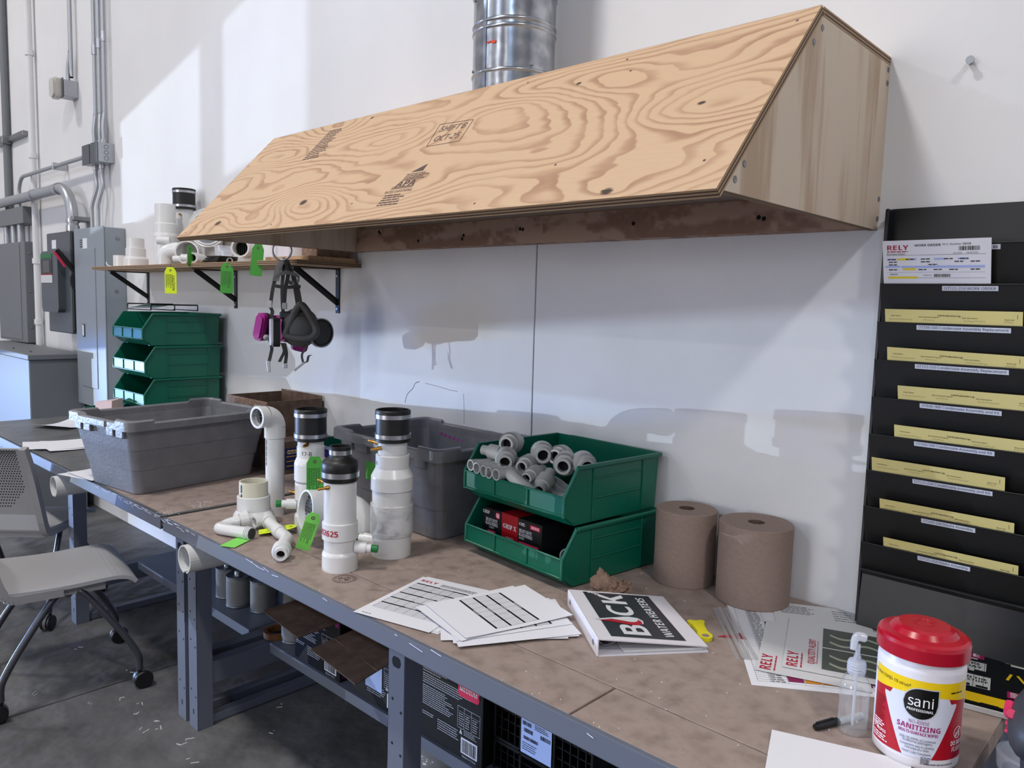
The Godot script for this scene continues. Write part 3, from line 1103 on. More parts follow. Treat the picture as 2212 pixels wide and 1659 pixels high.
func benches() -> void:
	bench("steel workbench with a bare grey top, office chairs drawn up to it", -2.35, 0.118, [-1.07, 0.064], true)
	bench("steel workbench topped with brown hardboard below the plywood hood", 0.138, 2.41, [0.155, 1.276, 2.38], false)
	# the hardboard runs on over the end of the bare bench
	part(get_node("workbench"), "hardboard_sheet", B.new().box(Vector3(-0.2, BENCH_Y + 0.0006, 0.44), Vector3(0.62, 0.001, 0.85), 0.0003), M.hardboard)
	# torn shrink film and dents along the edge
	var f := B.new()
	for k in 60:
		var xx := rng.randf_range(-0.5, 0.35) if k < 45 else rng.randf_range(0.3, 2.3)
		var p := Vector3(xx, BENCH_Y + 0.002 - rng.randf() * 0.012, BENCH_Z + 0.001)
		f.ribbon([p, p + Vector3(rng.randf_range(0.01, 0.05), rng.randf_range(-0.006, 0.004), 0.001)], Vector3(0, 0.0016, 0.0), 0.0006)
	var fo := solo("film_shreds", f, M.film, "torn clear plastic film clinging to the bench edge", "film")
	fo.set_meta("kind", "stuff")
	# half-pipe holders clamped below the front edge
	for k in [[0.33, "split white pipe holder hanging under the hardboard bench edge"], [-0.93, "split white pipe holder hanging under the bare bench edge"]]:
		var h := B.new()
		var seg := 26
		var a0 := -PI / 2 + 0.32
		var a1 := PI * 1.5 - 0.12
		for i in seg:
			var a := lerpf(a0, a1, float(i) / seg)
			var d := lerpf(a0, a1, float(i + 1) / seg)
			for rr in [0.0445, 0.0405]:
				var pa := Vector3(cos(a) * rr, sin(a) * rr, 0)
				var pd := Vector3(cos(d) * rr, sin(d) * rr, 0)
				if rr > 0.042:
					h.quad(pd, pa, pa + Vector3(0, 0, -0.32), pd + Vector3(0, 0, -0.32))
				else:
					h.quad(pa, pd, pd + Vector3(0, 0, -0.32), pa + Vector3(0, 0, -0.32))
			for zz in [0.0, -0.32]:
				var o1 := Vector3(cos(a) * 0.0445, sin(a) * 0.0445, zz)
				var o2 := Vector3(cos(d) * 0.0445, sin(d) * 0.0445, zz)
				if zz == 0.0:
					h.quad(o1, o2, o2 * Vector3(0.91, 0.91, 1), o1 * Vector3(0.91, 0.91, 1))
				else:
					h.quad(o2, o1, o1 * Vector3(0.91, 0.91, 1), o2 * Vector3(0.91, 0.91, 1))
		for a in [a0, a1]:
			var o1 := Vector3(cos(a) * 0.0445, sin(a) * 0.0445, 0)
			var o2 := Vector3(cos(a) * 0.0405, sin(a) * 0.0405, 0)
			h.quad(o1, o2, o2 + Vector3(0, 0, -0.32), o1 + Vector3(0, 0, -0.32))
		solo("pipe_holder", h, M.pvc, k[1], "pipe", Vector3(k[0], BENCH_Y - 0.09, 0.9))


# ---------------------------------------------------------------- electrical gear on the wall
func electrical() -> void:
	# breaker panel
	var p := thing("breaker_panel", "tall light grey breaker panel cabinet with a hinged door beside the wall shelf", "cabinet", Vector3(-2.768, 0.77, 0))
	part(p, "body", B.new().box(Vector3(0, 0.5725, 0.064), Vector3(0.52, 1.145, 0.126), 0.004), M.panel_grey)
	var cv := part(p, "cover", B.new().box(Vector3(0, 0.5725, 0.131), Vector3(0.53, 1.155, 0.008), 0.003), M.panel_grey)
	var dr := part(p, "door", B.new().box(Vector3(-0.03, 0.57, 0.137), Vector3(0.3, 0.9, 0.006), 0.002), M.panel_grey)
	part(dr, "latch", B.new().box(Vector3(-0.1, 0.49, 0.142), Vector3(0.035, 0.085, 0.006), 0.002), M.switch_dark)
	part(dr, "pull", B.new().box(Vector3(-0.1, 0.49, 0.146), Vector3(0.02, 0.07, 0.004), 0.001), M.white_plastic)
	part(cv, "name_strip", B.new().box(Vector3(-0.06, 1.05, 0.1355), Vector3(0.08, 0.07, 0.001)), M.paper)
	part(cv, "warning_strip", B.new().box(Vector3(-0.06, 0.91, 0.1355), Vector3(0.1, 0.17, 0.001)), M.paper)
	var wr := B.new()
	wr.pos(Vector3(-0.06, 0.91, 0.1363))
	wr.col = lin(0.75, 0.15, 0.12)
	wr.rect(0, 0.072, 0.098, 0.026)
	wr.col = lin(0.1, 0.1, 0.1)
	fine_print(wr, -0.04, 0.01, 0.08, 6, 0.013, 0.004)
	text(wr, "D", 0.03, at2(0, 0.036), 0, "sans_bold")
	fine_print(wr, -0.09, 0.165, 0.06, 4, 0.014, 0.005)
	part(cv, "print", wr, M.print)
	var sc := B.new().lathe([Vector2(0.011, 0), Vector2(0.011, 0.004), Vector2(0, 0.006)], 10).mesh()
	for k in [[1.08, 0.05], [0.75, 0.06], [0.35, 0.06]]:
		share(p, "screw", sc, M.dull_steel, Transform3D(Basis(Vector3(0, 0, 1), -PI / 2), Vector3(0.26, k[0], k[1])))
	# safety switch with lever
	var d := thing("safety_switch", "dark grey safety switch box with a red and black lever", "switch box", Vector3(-3.345, 1.225, 0))
	part(d, "enclosure", B.new().box(Vector3(0, 0.345, 0.07), Vector3(0.48, 0.69, 0.14), 0.006), M.switch_grey)
	part(d, "side", B.new().box(Vector3(0.244, 0.35, 0.08), Vector3(0.012, 0.66, 0.1), 0.003), M.switch_dark)
	var cov := part(d, "cover", B.new().at(Transform3D(Basis(), Vector3(-0.05, 0.35, 0.14))).prism(rounded(0.36, 0.42, 0.04), 0.0, 0.045), M.switch_grey)
	part(cov, "green_band", B.new().box(Vector3(-0.1, 0.527, 0.187), Vector3(0.24, 0.03, 0.004), 0.001), M.green_band)
	part(cov, "meter_panel", B.new().box(Vector3(-0.1, 0.455, 0.187), Vector3(0.24, 0.1, 0.004), 0.001), M.switch_dark)
	part(cov, "window", B.new().box(Vector3(-0.09, 0.455, 0.19), Vector3(0.14, 0.08, 0.004), 0.002), M.screen_glass)
	part(cov, "notice", B.new().box(Vector3(-0.1, 0.37, 0.187), Vector3(0.24, 0.055, 0.003)), M.dull_paper)
	part(cov, "notice_band", B.new().box(Vector3(-0.1, 0.4, 0.187), Vector3(0.24, 0.008, 0.003)), M.red_ink)
	part(d, "name_strip", B.new().box(Vector3(-0.08, 0.61, 0.1405), Vector3(0.09, 0.06, 0.001)), M.paper)
	var hb := part(d, "lever_base", B.new().at(Transform3D(Basis(Vector3(0, 1, 0), PI / 2), Vector3(0.25, 0.36, 0.08))).lathe_x(0.075, 0.03), M.switch_dark)
	hb.name = "lever_base"
	var lv := B.new()
	lv.tube([Vector3(0.27, 0.4, 0.11), Vector3(0.262, 0.49, 0.17), Vector3(0.25, 0.56, 0.22)], [0.016, 0.015, 0.013], 8)
	var lo := part(d, "lever", lv, M.black_plastic)
	part(lo, "red_grip", B.new().tube([Vector3(0.255, 0.45, 0.175), Vector3(0.245, 0.545, 0.235)], 0.009, 8), M.label_pink)
	# big conduit feeding the safety switch
	var bc := thing("feeder_conduit", "thick galvanised conduit bending down into the safety switch", "conduit", Vector3.ZERO)
	var bp := [Vector3(-6.5, 2.22, 0.1), Vector3(-3.4, 2.22, 0.1)]
	bp.append_array(arc(Vector3(-3.4, 2.0, 0.1), Vector3(0.24, 0, 0), Vector3(0, 0.22, 0), PI / 2 - 0.15, 0, 10))
	bp.append(Vector3(-3.16, 1.917, 0.1))
	part(bc, "tube", B.new().tube(bp, 0.036, 16), M.conduit)
	for q in [[Vector3(-3.16, 1.917, 0.1), Vector3(-3.16, 1.955, 0.1)], [Vector3(-3.16, 1.975, 0.1), Vector3(-3.16, 2.0, 0.1)], [Vector3(-3.46, 2.22, 0.1), Vector3(-3.4, 2.22, 0.1)], [Vector3(-4.0, 2.22, 0.1), Vector3(-3.97, 2.22, 0.1)]]:
		part(bc, "coupling", B.new().tube(q, 0.042, 16), M.steel)
	part(bc, "clamp", B.new().box(Vector3(-3.16, 2.0, 0.062), Vector3(0.13, 0.03, 0.112), 0.004), M.dull_steel)
	# pull boxes and thin conduits
	for k in [[-2.868, "grey pull box where a sideways conduit joins"], [-2.722, "grey pull box with round knockouts above the breaker panel"]]:
		var b := thing("pull_box", k[1], "junction box", Vector3(k[0], 2.33, 0))
		part(b, "body", B.new().box(Vector3(0, 0.06, 0.05), Vector3(0.125, 0.12, 0.1), 0.003), M.conduit)
		part(b, "cover", B.new().box(Vector3(0, 0.06, 0.102), Vector3(0.13, 0.125, 0.004), 0.001), M.switch_grey)
		for y in [0.025, 0.06, 0.095]:
			part(b, "knockout", B.new().at(Transform3D(Basis(Vector3(0, 1, 0), PI / 2), Vector3(0.063, y, 0.05))).ring2(0.011, 0.014), M.switch_grey)
	for k in [[-2.87, -2.86, 0], [-2.79, -2.76, 1], [-2.71, -2.7, 2]]:
		var c := thing("conduit", ["thin galvanised conduit, first of three rising from the pull boxes", "thin galvanised conduit, middle of three rising from the pull boxes", "thin galvanised conduit with the highest coupling above the pull boxes"][k[2]], "conduit", Vector3.ZERO)
		part(c, "tube", B.new().tube(curve([Vector3(k[0], 7.1, 0.035), Vector3(k[0], 2.75, 0.035), Vector3(k[0], 2.66, 0.037), Vector3(k[1] - 0.005, 2.56, 0.05), Vector3(k[1], 2.49, 0.05), Vector3(k[1], 2.45, 0.05)], 5), 0.0125, 10), M.conduit)
		part(c, "coupling", B.new().tube([Vector3(k[0], 3.03 + k[2] * 0.025, 0.035), Vector3(k[0], 3.09 + k[2] * 0.025, 0.035)], 0.0165, 10), M.steel)
		part(c, "connector", B.new().tube([Vector3(k[1], 2.45, 0.05), Vector3(k[1], 2.475, 0.05)], 0.018, 10), M.steel)
	for k in [[-2.85, -2.89, 0], [-2.745, -2.78, 1]]:
		var c := thing("conduit", ["thin conduit wriggling down from the plain pull box into the breaker panel", "thin conduit wriggling down from the knockout pull box into the breaker panel"][k[2]], "conduit", Vector3.ZERO)
		part(c, "tube", B.new().tube(curve([Vector3(k[0], 2.33, 0.05), Vector3(k[0], 2.25, 0.05), Vector3(k[0] + 0.01, 2.18, 0.052), Vector3(k[1] + 0.01, 2.08, 0.066), Vector3(k[1], 2.02, 0.066), Vector3(k[1], 1.915, 0.066)], 5), 0.0125, 10), M.conduit)
		part(c, "connector", B.new().tube([Vector3(k[0], 2.3, 0.05), Vector3(k[0], 2.33, 0.05)], 0.018, 10), M.steel)
	var hc := thing("conduit", "thin conduit running sideways from the pull box and bending down", "conduit", Vector3.ZERO)
	var hp := [Vector3(-2.932, 2.39, 0.08), Vector3(-4.3, 2.39, 0.08)]
	hp.append_array(arc(Vector3(-4.3, 2.25, 0.08), Vector3(-0.14, 0, 0), Vector3(0, 0.14, 0), PI / 2 - 0.2, 0, 6))
	hp.append(Vector3(-4.44, 2.163, 0.08))
	part(hc, "tube", B.new().tube(hp, 0.014, 10), M.conduit)
	part(hc, "strap", B.new().box(Vector3(-3.55, 2.39, 0.05), Vector3(0.02, 0.05, 0.098), 0.003), M.steel)
	# far cabinet, its wireway and nipples
	var fc := thing("wireway_box", "grey wireway box above the far metal cabinet", "electrical box", Vector3(-4.63, 2.03, 0))
	part(fc, "body", B.new().box(Vector3(0, 0.065, 0.053), Vector3(0.7, 0.13, 0.1), 0.003), M.box_grey)
	for x in [-0.25, -0.05, 0.13]:
		part(fc, "nipple", B.new().tube([Vector3(x, -0.14, 0.06), Vector3(x, 0.0, 0.06)], 0.028, 12), M.conduit)
	var cb := thing("metal_cabinet", "grey metal electrical cabinet with screwed covers past the white pipe", "cabinet", Vector3(-4.65, 1.1, 0))
	part(cb, "body", B.new().box(Vector3(0, 0.395, 0.053), Vector3(0.76, 0.79, 0.1), 0.004), M.box_grey)
	part(cb, "cover", B.new().box(Vector3(-0.05, 0.4, 0.105), Vector3(0.62, 0.76, 0.005), 0.002), M.box_grey)
	for y in [0.12, 0.4, 0.7]:
		share(cb, "screw", sc, M.dull_steel, Transform3D(Basis(Vector3(0, 0, 1), -PI / 2), Vector3(0.38, y, 0.07)))
	# transformer on the floor
	var tr := thing("transformer", "broad grey transformer housing standing on the floor below the cabinets", "transformer", Vector3(-3.94, 0, 0.075))
	part(tr, "housing", B.new().box(Vector3(0, 0.53, 0.17), Vector3(1.72, 1.06, 0.33), 0.006), M.box_grey)
	part(tr, "lid", B.new().box(Vector3(0, 1.075, 0.17), Vector3(1.76, 0.035, 0.35), 0.004), M.box_grey)
	for x in [0.2, 0.6]:
		part(tr, "bolt", B.new().lathe([Vector2(0.012, 1.09), Vector2(0.012, 1.1), Vector2(0, 1.103)], 8).at(Transform3D()), M.dull_steel).position = Vector3(x, 0, 0.26)
	# pipes at the far end
	var wp := thing("sprinkler_pipe", "white painted pipe running floor to ceiling beside the safety switch", "pipe", Vector3(-4.2, 0, 0.04))
	part(wp, "tube", B.new().tube([Vector3(0, 0, 0), Vector3(0, 7.1, 0)], 0.022, 12), M.wall)
	for y in [1.25, 1.72, 2.52, 3.28]:
		part(wp, "coupling", B.new().tube([Vector3(0, y, 0), Vector3(0, y + 0.04, 0)], 0.03, 12), M.wall)
	var gp := thing("riser_conduit", "grey vertical riser conduit clamped to a steel strut", "conduit", Vector3(-4.92, 0, 0.032))
	part(gp, "tube", B.new().tube([Vector3(0, 2.17, 0), Vector3(0, 7.1, 0)], 0.028, 12), M.box_grey)
	part(gp, "clamp", B.new().box(Vector3(0, 2.74, 0.01), Vector3(0.1, 0.06, 0.07), 0.004), M.dull_steel)
	solo("steel_strut", B.new().box(Vector3(0, 0, 0.02), Vector3(0.78, 0.04, 0.04), 0.003), M.dull_steel, "short steel strut rail holding the riser conduit", "strut", Vector3(-4.84, 2.745, 0))
	var sb := thing("alarm_strobe", "small wall box with a domed clear lens on hanging conduit", "alarm", Vector3(-3.36, 2.83, 0))
	part(sb, "box", B.new().box(Vector3(0.02, 0.055, 0.045), Vector3(0.11, 0.11, 0.09), 0.003), M.conduit)
	part(sb, "backplate", B.new().box(Vector3(0.015, 0.055, 0.095), Vector3(0.12, 0.13, 0.006), 0.002), M.switch_grey)
	part(sb, "lens", B.new().at(Transform3D(Basis(), Vector3(0.0, 0.055, 0.098))).prism(rounded(0.1, 0.14, 0.03, 5), 0.0, 0.035).prism(rounded(0.085, 0.12, 0.03, 5), 0.035, 0.05), M.strobe_lens)
	part(sb, "conduit", B.new().tube(curve([Vector3(0.02, 0.11, 0.045), Vector3(0.02, 0.2, 0.045), Vector3(0.045, 0.32, 0.035), Vector3(0.05, 0.45, 0.035), Vector3(0.05, 4.2, 0.035)], 5), 0.0135, 10), M.conduit)
	part(sb, "coupling", B.new().tube([Vector3(0.05, 0.66, 0.035), Vector3(0.05, 0.71, 0.035)], 0.018, 10), M.steel)


# ---------------------------------------------------------------- PVC fittings
func pvc_lathe(prof: Array, bore: float) -> B:
	# outside profile upwards, then a bore reaching down from the top
	var q := [Vector2(0, prof[0].y)]
	q.append_array(prof)
	var top: Vector2 = prof[prof.size() - 1]
	q.append(Vector2(bore, top.y))
	q.append(Vector2(bore, top.y - 0.08))
	q.append(Vector2(0, top.y - 0.08))
	return B.new().lathe(q, 40)


func coupling(parent: Node3D, y: float, r: float, h: float, r2 := 0.0) -> void:
	# black rubber coupling with two steel bands; r2 > 0 makes a stepped reducer
	var b := B.new()
	if r2 > 0.0:
		b.lathe([Vector2(r - 0.002, y), Vector2(r, y + 0.004), Vector2(r, y + 0.03), Vector2(r + 0.001, y + 0.034), Vector2(r, y + 0.049), Vector2(r - 0.003, y + 0.055), Vector2(r - 0.009, y + 0.059), Vector2(r2 + 0.003, y + 0.064), Vector2(r2, y + 0.067), Vector2(r2, y + h - 0.006), Vector2(r2 + 0.001, y + h), Vector2(r2 - 0.006, y + h), Vector2(r2 - 0.007, y + h - 0.03), Vector2(0, y + h - 0.03)], 40, true)
	else:
		b.lathe([Vector2(r - 0.004, y), Vector2(r, y + 0.002), Vector2(r, y + 0.01), Vector2(r - 0.002, y + 0.011), Vector2(r - 0.002, y + h - 0.011), Vector2(r, y + h - 0.01), Vector2(r, y + h - 0.002), Vector2(r - 0.002, y + h), Vector2(r - 0.007, y + h), Vector2(r - 0.008, y + h - 0.05), Vector2(0, y + h - 0.05)], 40)
	var o := part(parent, "rubber_coupling", b, M.rubber)
	var bands := [[r + 0.0008, y + 0.011, 0.013], [r + 0.0008, y + h - 0.024, 0.013]]
	if r2 > 0.0:
		bands = [[r + 0.001, y + 0.012, 0.015], [r2 + 0.001, y + h - 0.022, 0.013]]
	for k in bands:
		var bd := part(o, "steel_band", B.new().lathe([Vector2(k[0] - 0.002, k[1]), Vector2(k[0], k[1] + 0.0005), Vector2(k[0], k[1] + k[2] - 0.0005), Vector2(k[0] - 0.002, k[1] + k[2])], 40), M.steel)
		part(o, "band_screw", B.new().box(Vector3(-k[0] - 0.003, k[1] + k[2] / 2, -0.004), Vector3(0.008, k[2], 0.014), 0.001), M.steel)


func tag(parent: Node3D, called: String, m: Material, base: Transform3D, w: float, h: float, caution: bool, lines: bool) -> Node3D:
	# paper tag hanging from its eyelet at the origin of base, front towards +z
	var pl := PackedVector2Array([Vector2(-w / 2, -h), Vector2(w / 2, -h), Vector2(w / 2, -w * 0.18), Vector2(w * 0.28, 0.012), Vector2(-w * 0.28, 0.012), Vector2(-w / 2, -w * 0.18)])
	var o := part(parent, called, B.new().prism(pl, -0.0003, 0.0003), m)
	o.transform = base
	part(o, "eyelet", B.new().pos(Vector3(0, -0.004, 0.0006)).ring2(0.0025, 0.0055), M.stamp_ink)
	if lines or caution:
		var pr := B.new().pos(Vector3(0, 0, 0.0006))
		if caution:
			text(pr, "CAUTION", w * 0.2, at2(w * 0.24, -h * 0.56, 0, -PI / 2), 0, "sans_bold")
		for k in 8:
			fine_print(pr.at(Transform3D(Basis(Vector3(0, 0, 1), -PI / 2), Vector3(-w * 0.4 + k * w * (0.075 if caution else 0.1), -h * 0.2, 0.0006))), 0, 0, h * 0.72, 1, 1, w * 0.035, 0, 0.4, k + 2)
		part(o, "print", pr, M.ink)
	return o


# ---------------------------------------------------------------- wall shelf and what stands on it
func wall_shelf() -> void:
	var Y := 1.655
	var t := thing("wall_shelf", "long raw plywood wall shelf on three black triangular brackets", "shelf", Vector3.ZERO)
	var bd := part(t, "board", B.new().box(Vector3(-1.1, Y - 0.009, 0.153), Vector3(2.2, 0.018, 0.3), 0.001), M.shelf_top)
	var e := B.new()
	ply_edges(e, Vector3(-2.2, Y, 0.3035), Vector3(0, Y, 0.3035), Vector3.DOWN, Vector3.BACK, 0.018)
	ply_edges(e, Vector3(0.0005, Y, 0.303), Vector3(0.0005, Y, 0.003), Vector3.DOWN, Vector3.RIGHT, 0.018)
	part(bd, "veneer_edge", e, M.ply_edge)
	part(t, "top_strip", B.new().box(Vector3(-0.17, Y + 0.009, 0.14), Vector3(0.33, 0.018, 0.22), 0.001), M.shelf_top)
	for x in [-2.17, -1.075, -0.17]:
		var b := B.new()
		b.box(Vector3(x, Y - 0.113, 0.003), Vector3(0.028, 0.19, 0.005), 0.001)
		b.box(Vector3(x, Y - 0.021, 0.112), Vector3(0.028, 0.005, 0.22), 0.001)
		b.x = Transform3D(Basis(Vector3(1, 0, 0), -0.6), Vector3(x, Y - 0.096, 0.108))
		b.box(Vector3.ZERO, Vector3(0.004, 0.022, 0.255), 0.0005)
		b.box(Vector3(0, 0.011, 0), Vector3(0.022, 0.003, 0.25), 0.0005)
		var br := part(t, "bracket", b, M.black_metal)
		for y in [0.05, 0.19]:
			part(br, "screw", B.new().at(Transform3D(Basis(Vector3(1, 0, 0), PI / 2), Vector3(x, Y - y, 0.006))).lathe([Vector2(0.006, 0), Vector2(0.005, 0.003), Vector2(0, 0.003)], 8), M.steel)
	# stepped reducer and ring
	var r := solo("pvc_reducer", pvc_lathe([Vector2(0.064, 0), Vector2(0.0645, 0.04), Vector2(0.063, 0.046), Vector2(0.052, 0.055), Vector2(0.0515, 0.1), Vector2(0.045, 0.102), Vector2(0.0445, 0.155)], 0.039), M.pvc, "white stepped pipe reducer standing near the end of the wall shelf", "pipe fitting", Vector3(-1.83, Y, 0.2))
	solo("pvc_ring", pvc_lathe([Vector2(0.047, 0), Vector2(0.047, 0.065)], 0.042), M.pvc, "short white pipe ring on the shelf beside the stepped reducer", "pipe fitting", Vector3(-2.0, Y, 0.21))
	solo("pink_tag", B.new().prism(PackedVector2Array([Vector2(-0.06, 0), Vector2(0.05, -0.01), Vector2(0.05, 0.04), Vector2(0, 0.03)]), 0, 0.0006), M.label_pink, "pink paper tag behind the stepped reducer on the shelf", "tag", Vector3(-1.95, Y + 0.045, 0.13))
	solo("cable_tie", B.new().tube(curve([Vector3(-2.16, Y + 0.03, 0.24), Vector3(-2.14, Y + 0.012, 0.24), Vector3(-2.08, Y + 0.004, 0.24), Vector3(-2.05, Y + 0.004, 0.23)], 4), 0.003, 6), M.pvc, "curled white plastic strip on the end of the shelf", "strip")
	# tall assembly with coupling at the wall
	var a := thing("vent_assembly", "white pipe assembly on the wall shelf topped by a black rubber coupling", "pipe fitting", Vector3(-1.46, Y, 0.09))
	part(a, "pipe", pvc_lathe([Vector2(0.058, 0), Vector2(0.058, 0.1), Vector2(0.05, 0.12), Vector2(0.05, 0.2), Vector2(0.044, 0.2), Vector2(0.044, 0.31)], 0.039), M.pvc)
	coupling(a, 0.3, 0.058, 0.108)
	part(a, "barb", B.new().tube([Vector3(0.03, 0.27, 0.03), Vector3(0.045, 0.27, 0.045)], 0.005, 8), M.brass)
	# tall cup fitting in front
	var c := solo("pvc_stack", pvc_lathe([Vector2(0.058, 0), Vector2(0.058, 0.13), Vector2(0.0585, 0.15), Vector2(0.055, 0.165), Vector2(0.055, 0.21), Vector2(0.05, 0.215), Vector2(0.05, 0.31)], 0.045), M.pvc, "tall plain white pipe stack in front of the coupling on the shelf", "pipe fitting", Vector3(-1.4, Y, 0.215))
	# elbow with a wide mouth
	var el := thing("pvc_elbow", "wide white pipe elbow on the shelf with its open mouth showing", "pipe fitting", Vector3(-1.2, Y, 0.18), 0.95)
	var ep := [Vector3(0, 0.095, 0.07), Vector3(0, 0.095, 0.03)]
	ep.append_array(arc(Vector3(0, 0.055, -0.0), Vector3(0, 0.04, 0), Vector3(0, 0, -0.04), 0.3, PI / 2 + 0.2, 6))
	part(el, "mouth", B.new().pipe([Vector3(0, 0.062, -0.02), Vector3(0, 0.062, 0.075)], 0.056, 0.049, 32), M.pvc)
	part(el, "back", B.new().tube([Vector3(0, 0.062, -0.018), Vector3(0, 0.062, -0.02)], 0.05, 32), M.pvc_grey)
	part(el, "bend", B.new().tube(curve([Vector3(-0.03, 0.07, -0.02), Vector3(-0.08, 0.07, -0.03), Vector3(-0.12, 0.05, -0.035), Vector3(-0.125, 0.0, -0.035)], 5), 0.042, 24), M.pvc)
	part(el, "stub", B.new().tube([Vector3(-0.1, 0.12, -0.035), Vector3(-0.16, 0.12, -0.04)], 0.02, 16), M.pvc)
	# small pipes and taped ends
	var k0 := 0
	for k in [[-1.035, 0.275, 0.0225, "small white pipe tee lying at the shelf edge under the wide elbow"], [-0.955, 0.27, 0.026, "small white pipe union lying at the shelf edge by the green tag"]]:
		var sp := thing("pipe_stub", k[3], "pipe fitting", Vector3(k[0], Y + k[2], k[1]), 0.85)
		part(sp, "tube", B.new().pipe([Vector3(0, 0, 0.03), Vector3(0, 0, -0.12)], k[2], k[2] - 0.009, 20), M.pvc)
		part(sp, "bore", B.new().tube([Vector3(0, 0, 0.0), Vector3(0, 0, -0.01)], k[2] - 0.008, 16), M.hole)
		part(sp, "branch", B.new().tube([Vector3(0, 0, -0.04), Vector3(-0.07, 0, -0.04)], k[2] * 0.75, 14), M.pvc)
	solo("pipe_length", B.new().pipe([Vector3(-0.97, Y + 0.014, 0.2), Vector3(-0.74, Y + 0.014, 0.2)], 0.0135, 0.011, 14), M.pvc, "thin white pipe lying along the shelf behind the green tag", "pipe")
	# round screened termination
	var g := thing("vent_termination", "round white vent termination with a grey mesh screen, leaning on shelf fittings", "vent", Vector3(-1.17, 1.845, 0.1), 0.75)
	part(g, "flange", B.new().at(Transform3D(Basis(Vector3(1, 0, 0), PI / 2), Vector3.ZERO)).lathe([Vector2(0.05, -0.06), Vector2(0.06, -0.01), Vector2(0.096, -0.008), Vector2(0.098, 0.004), Vector2(0.094, 0.01), Vector2(0.086, 0.006), Vector2(0.084, 0.012), Vector2(0.076, 0.012), Vector2(0.074, -0.002), Vector2(0, -0.002)], 48), M.pvc)
	var sc := B.new()
	for i in range(-13, 14):
		var y := i * 0.0055
		var w := sqrt(max(0.0, 0.074 * 0.074 - y * y))
		sc.box(Vector3(0, y, 0.003), Vector3(w * 2, 0.0018, 0.001))
		sc.box(Vector3(y, 0, 0.004), Vector3(0.0018, w * 2, 0.001))
	part(g, "screen", sc, M.dull_steel)
	part(g, "stand_pipe", B.new().tube([Vector3(0, 0, -0.05), Vector3(0, -0.03, -0.075), Vector3(0, -0.19, -0.08)], 0.045, 24), M.pvc)
	# elbow with black grille
	var er := thing("pvc_elbow", "white pipe elbow on the shelf with a black slatted mouth", "pipe fitting", Vector3(-0.63, Y, 0.19), 0.75)
	part(er, "mouth", B.new().pipe([Vector3(0, 0.066, -0.02), Vector3(0, 0.066, 0.05)], 0.041, 0.034, 28), M.pvc)
	part(er, "bend", B.new().tube(curve([Vector3(0, 0.066, -0.02), Vector3(0.01, 0.062, -0.04), Vector3(0.02, 0.045, -0.05), Vector3(0.02, 0.0, -0.05)], 5), 0.038, 24), M.pvc)
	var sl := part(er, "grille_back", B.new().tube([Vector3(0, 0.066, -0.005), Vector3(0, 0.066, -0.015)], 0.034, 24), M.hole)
	for i in range(-3, 4):
		var w := sqrt(0.034 * 0.034 - pow(i * 0.009, 2.0))
		part(er, "slat", B.new().box(Vector3(i * 0.009, 0.066, 0.004), Vector3(0.0045, w * 2, 0.01), 0.001), M.black_plastic)
	part(er, "sticker", B.new().box(Vector3(0.035, 0.105, 0.02), Vector3(0.03, 0.001, 0.02)), M.dull_paper)
	# folded black pads
	for i in 4:
		solo("rubber_pad", B.new().at(Transform3D(Basis(Vector3(0, 1, 0), i * 0.06), Vector3(-0.83 + i * 0.012, Y + 0.005 + i * 0.0085, 0.21))).box(Vector3.ZERO, Vector3(0.15 - i * 0.018, 0.0075, 0.1), 0.002), M.rubber, "thin black rubber pad in the small pile on the wall shelf", "pad", Vector3.ZERO, 0.0, "rubber pads piled on the wall shelf")
	for k in [[-1.0, 0.1, 0.045, 0.09, "clear plastic tub on the shelf behind the pipe fittings"], [-0.9, 0.14, 0.03, 0.06, "small clear plastic cup on the shelf near the rubber pads"]]:
		solo("plastic_cup", B.new().lathe([Vector2(0, 0.001), Vector2(k[2] * 0.85, 0.001), Vector2(k[2], k[3]), Vector2(k[2] + 0.004, k[3]), Vector2(k[2] + 0.004, k[3] + 0.006), Vector2(k[2] - 0.002, k[3] + 0.006)], 24), M.frosted, k[4], "cup", Vector3(k[0], Y, k[1]))
	solo("white_drum", B.new().lathe([Vector2(0, 0), Vector2(0.1, 0), Vector2(0.1, 0.2), Vector2(0.103, 0.2), Vector2(0.103, 0.21), Vector2(0, 0.21)], 40), M.white_plastic, "white round plastic drum at the hood end of the shelf", "drum", Vector3(-0.27, Y, 0.125) + Vector3(0, 0.0, 0))
	solo("storage_carton", B.new().box(Vector3(0, 0.1, 0), Vector3(0.11, 0.2, 0.16), 0.002), M.kraft, "plain brown carton on the shelf behind the hood side", "carton", Vector3(-0.08, Y + 0.018, 0.12))
	# tags hanging over the shelf edge
	var cam_turn := 0.72
	var t1 := thing("paper_tag", "bright yellow CAUTION tag hanging below the shelf edge", "tag", Vector3(-1.12, Y - 0.028, 0.312), cam_turn)
	tag(t1, "card", M.yellow_tag, Transform3D(), 0.058, 0.115, true, true)
	part(t1, "string", B.new().tube([Vector3(0, -0.004, 0), Vector3(0.0, 0.035, -0.005), Vector3(0.0, 0.05, -0.04)], 0.0008, 5), M.ink)
	var t2 := thing("paper_tag", "green printed paper tag hanging below the shelf at the middle bracket", "tag", Vector3(-0.545, Y - 0.018, 0.312), cam_turn)
	tag(t2, "card", M.green_tag, Transform3D(Basis(Vector3(0, 0, 1), -0.04), Vector3.ZERO), 0.056, 0.118, false, true)
	part(t2, "string", B.new().tube([Vector3(0, -0.004, 0), Vector3(0.0, 0.03, -0.005), Vector3(0.01, 0.05, -0.05)], 0.0008, 5), M.ink)
	var t3 := thing("paper_tag", "blank green paper tag hanging from the shelf under the hood corner", "tag", Vector3(-0.3, Y + 0.055, 0.3), cam_turn)
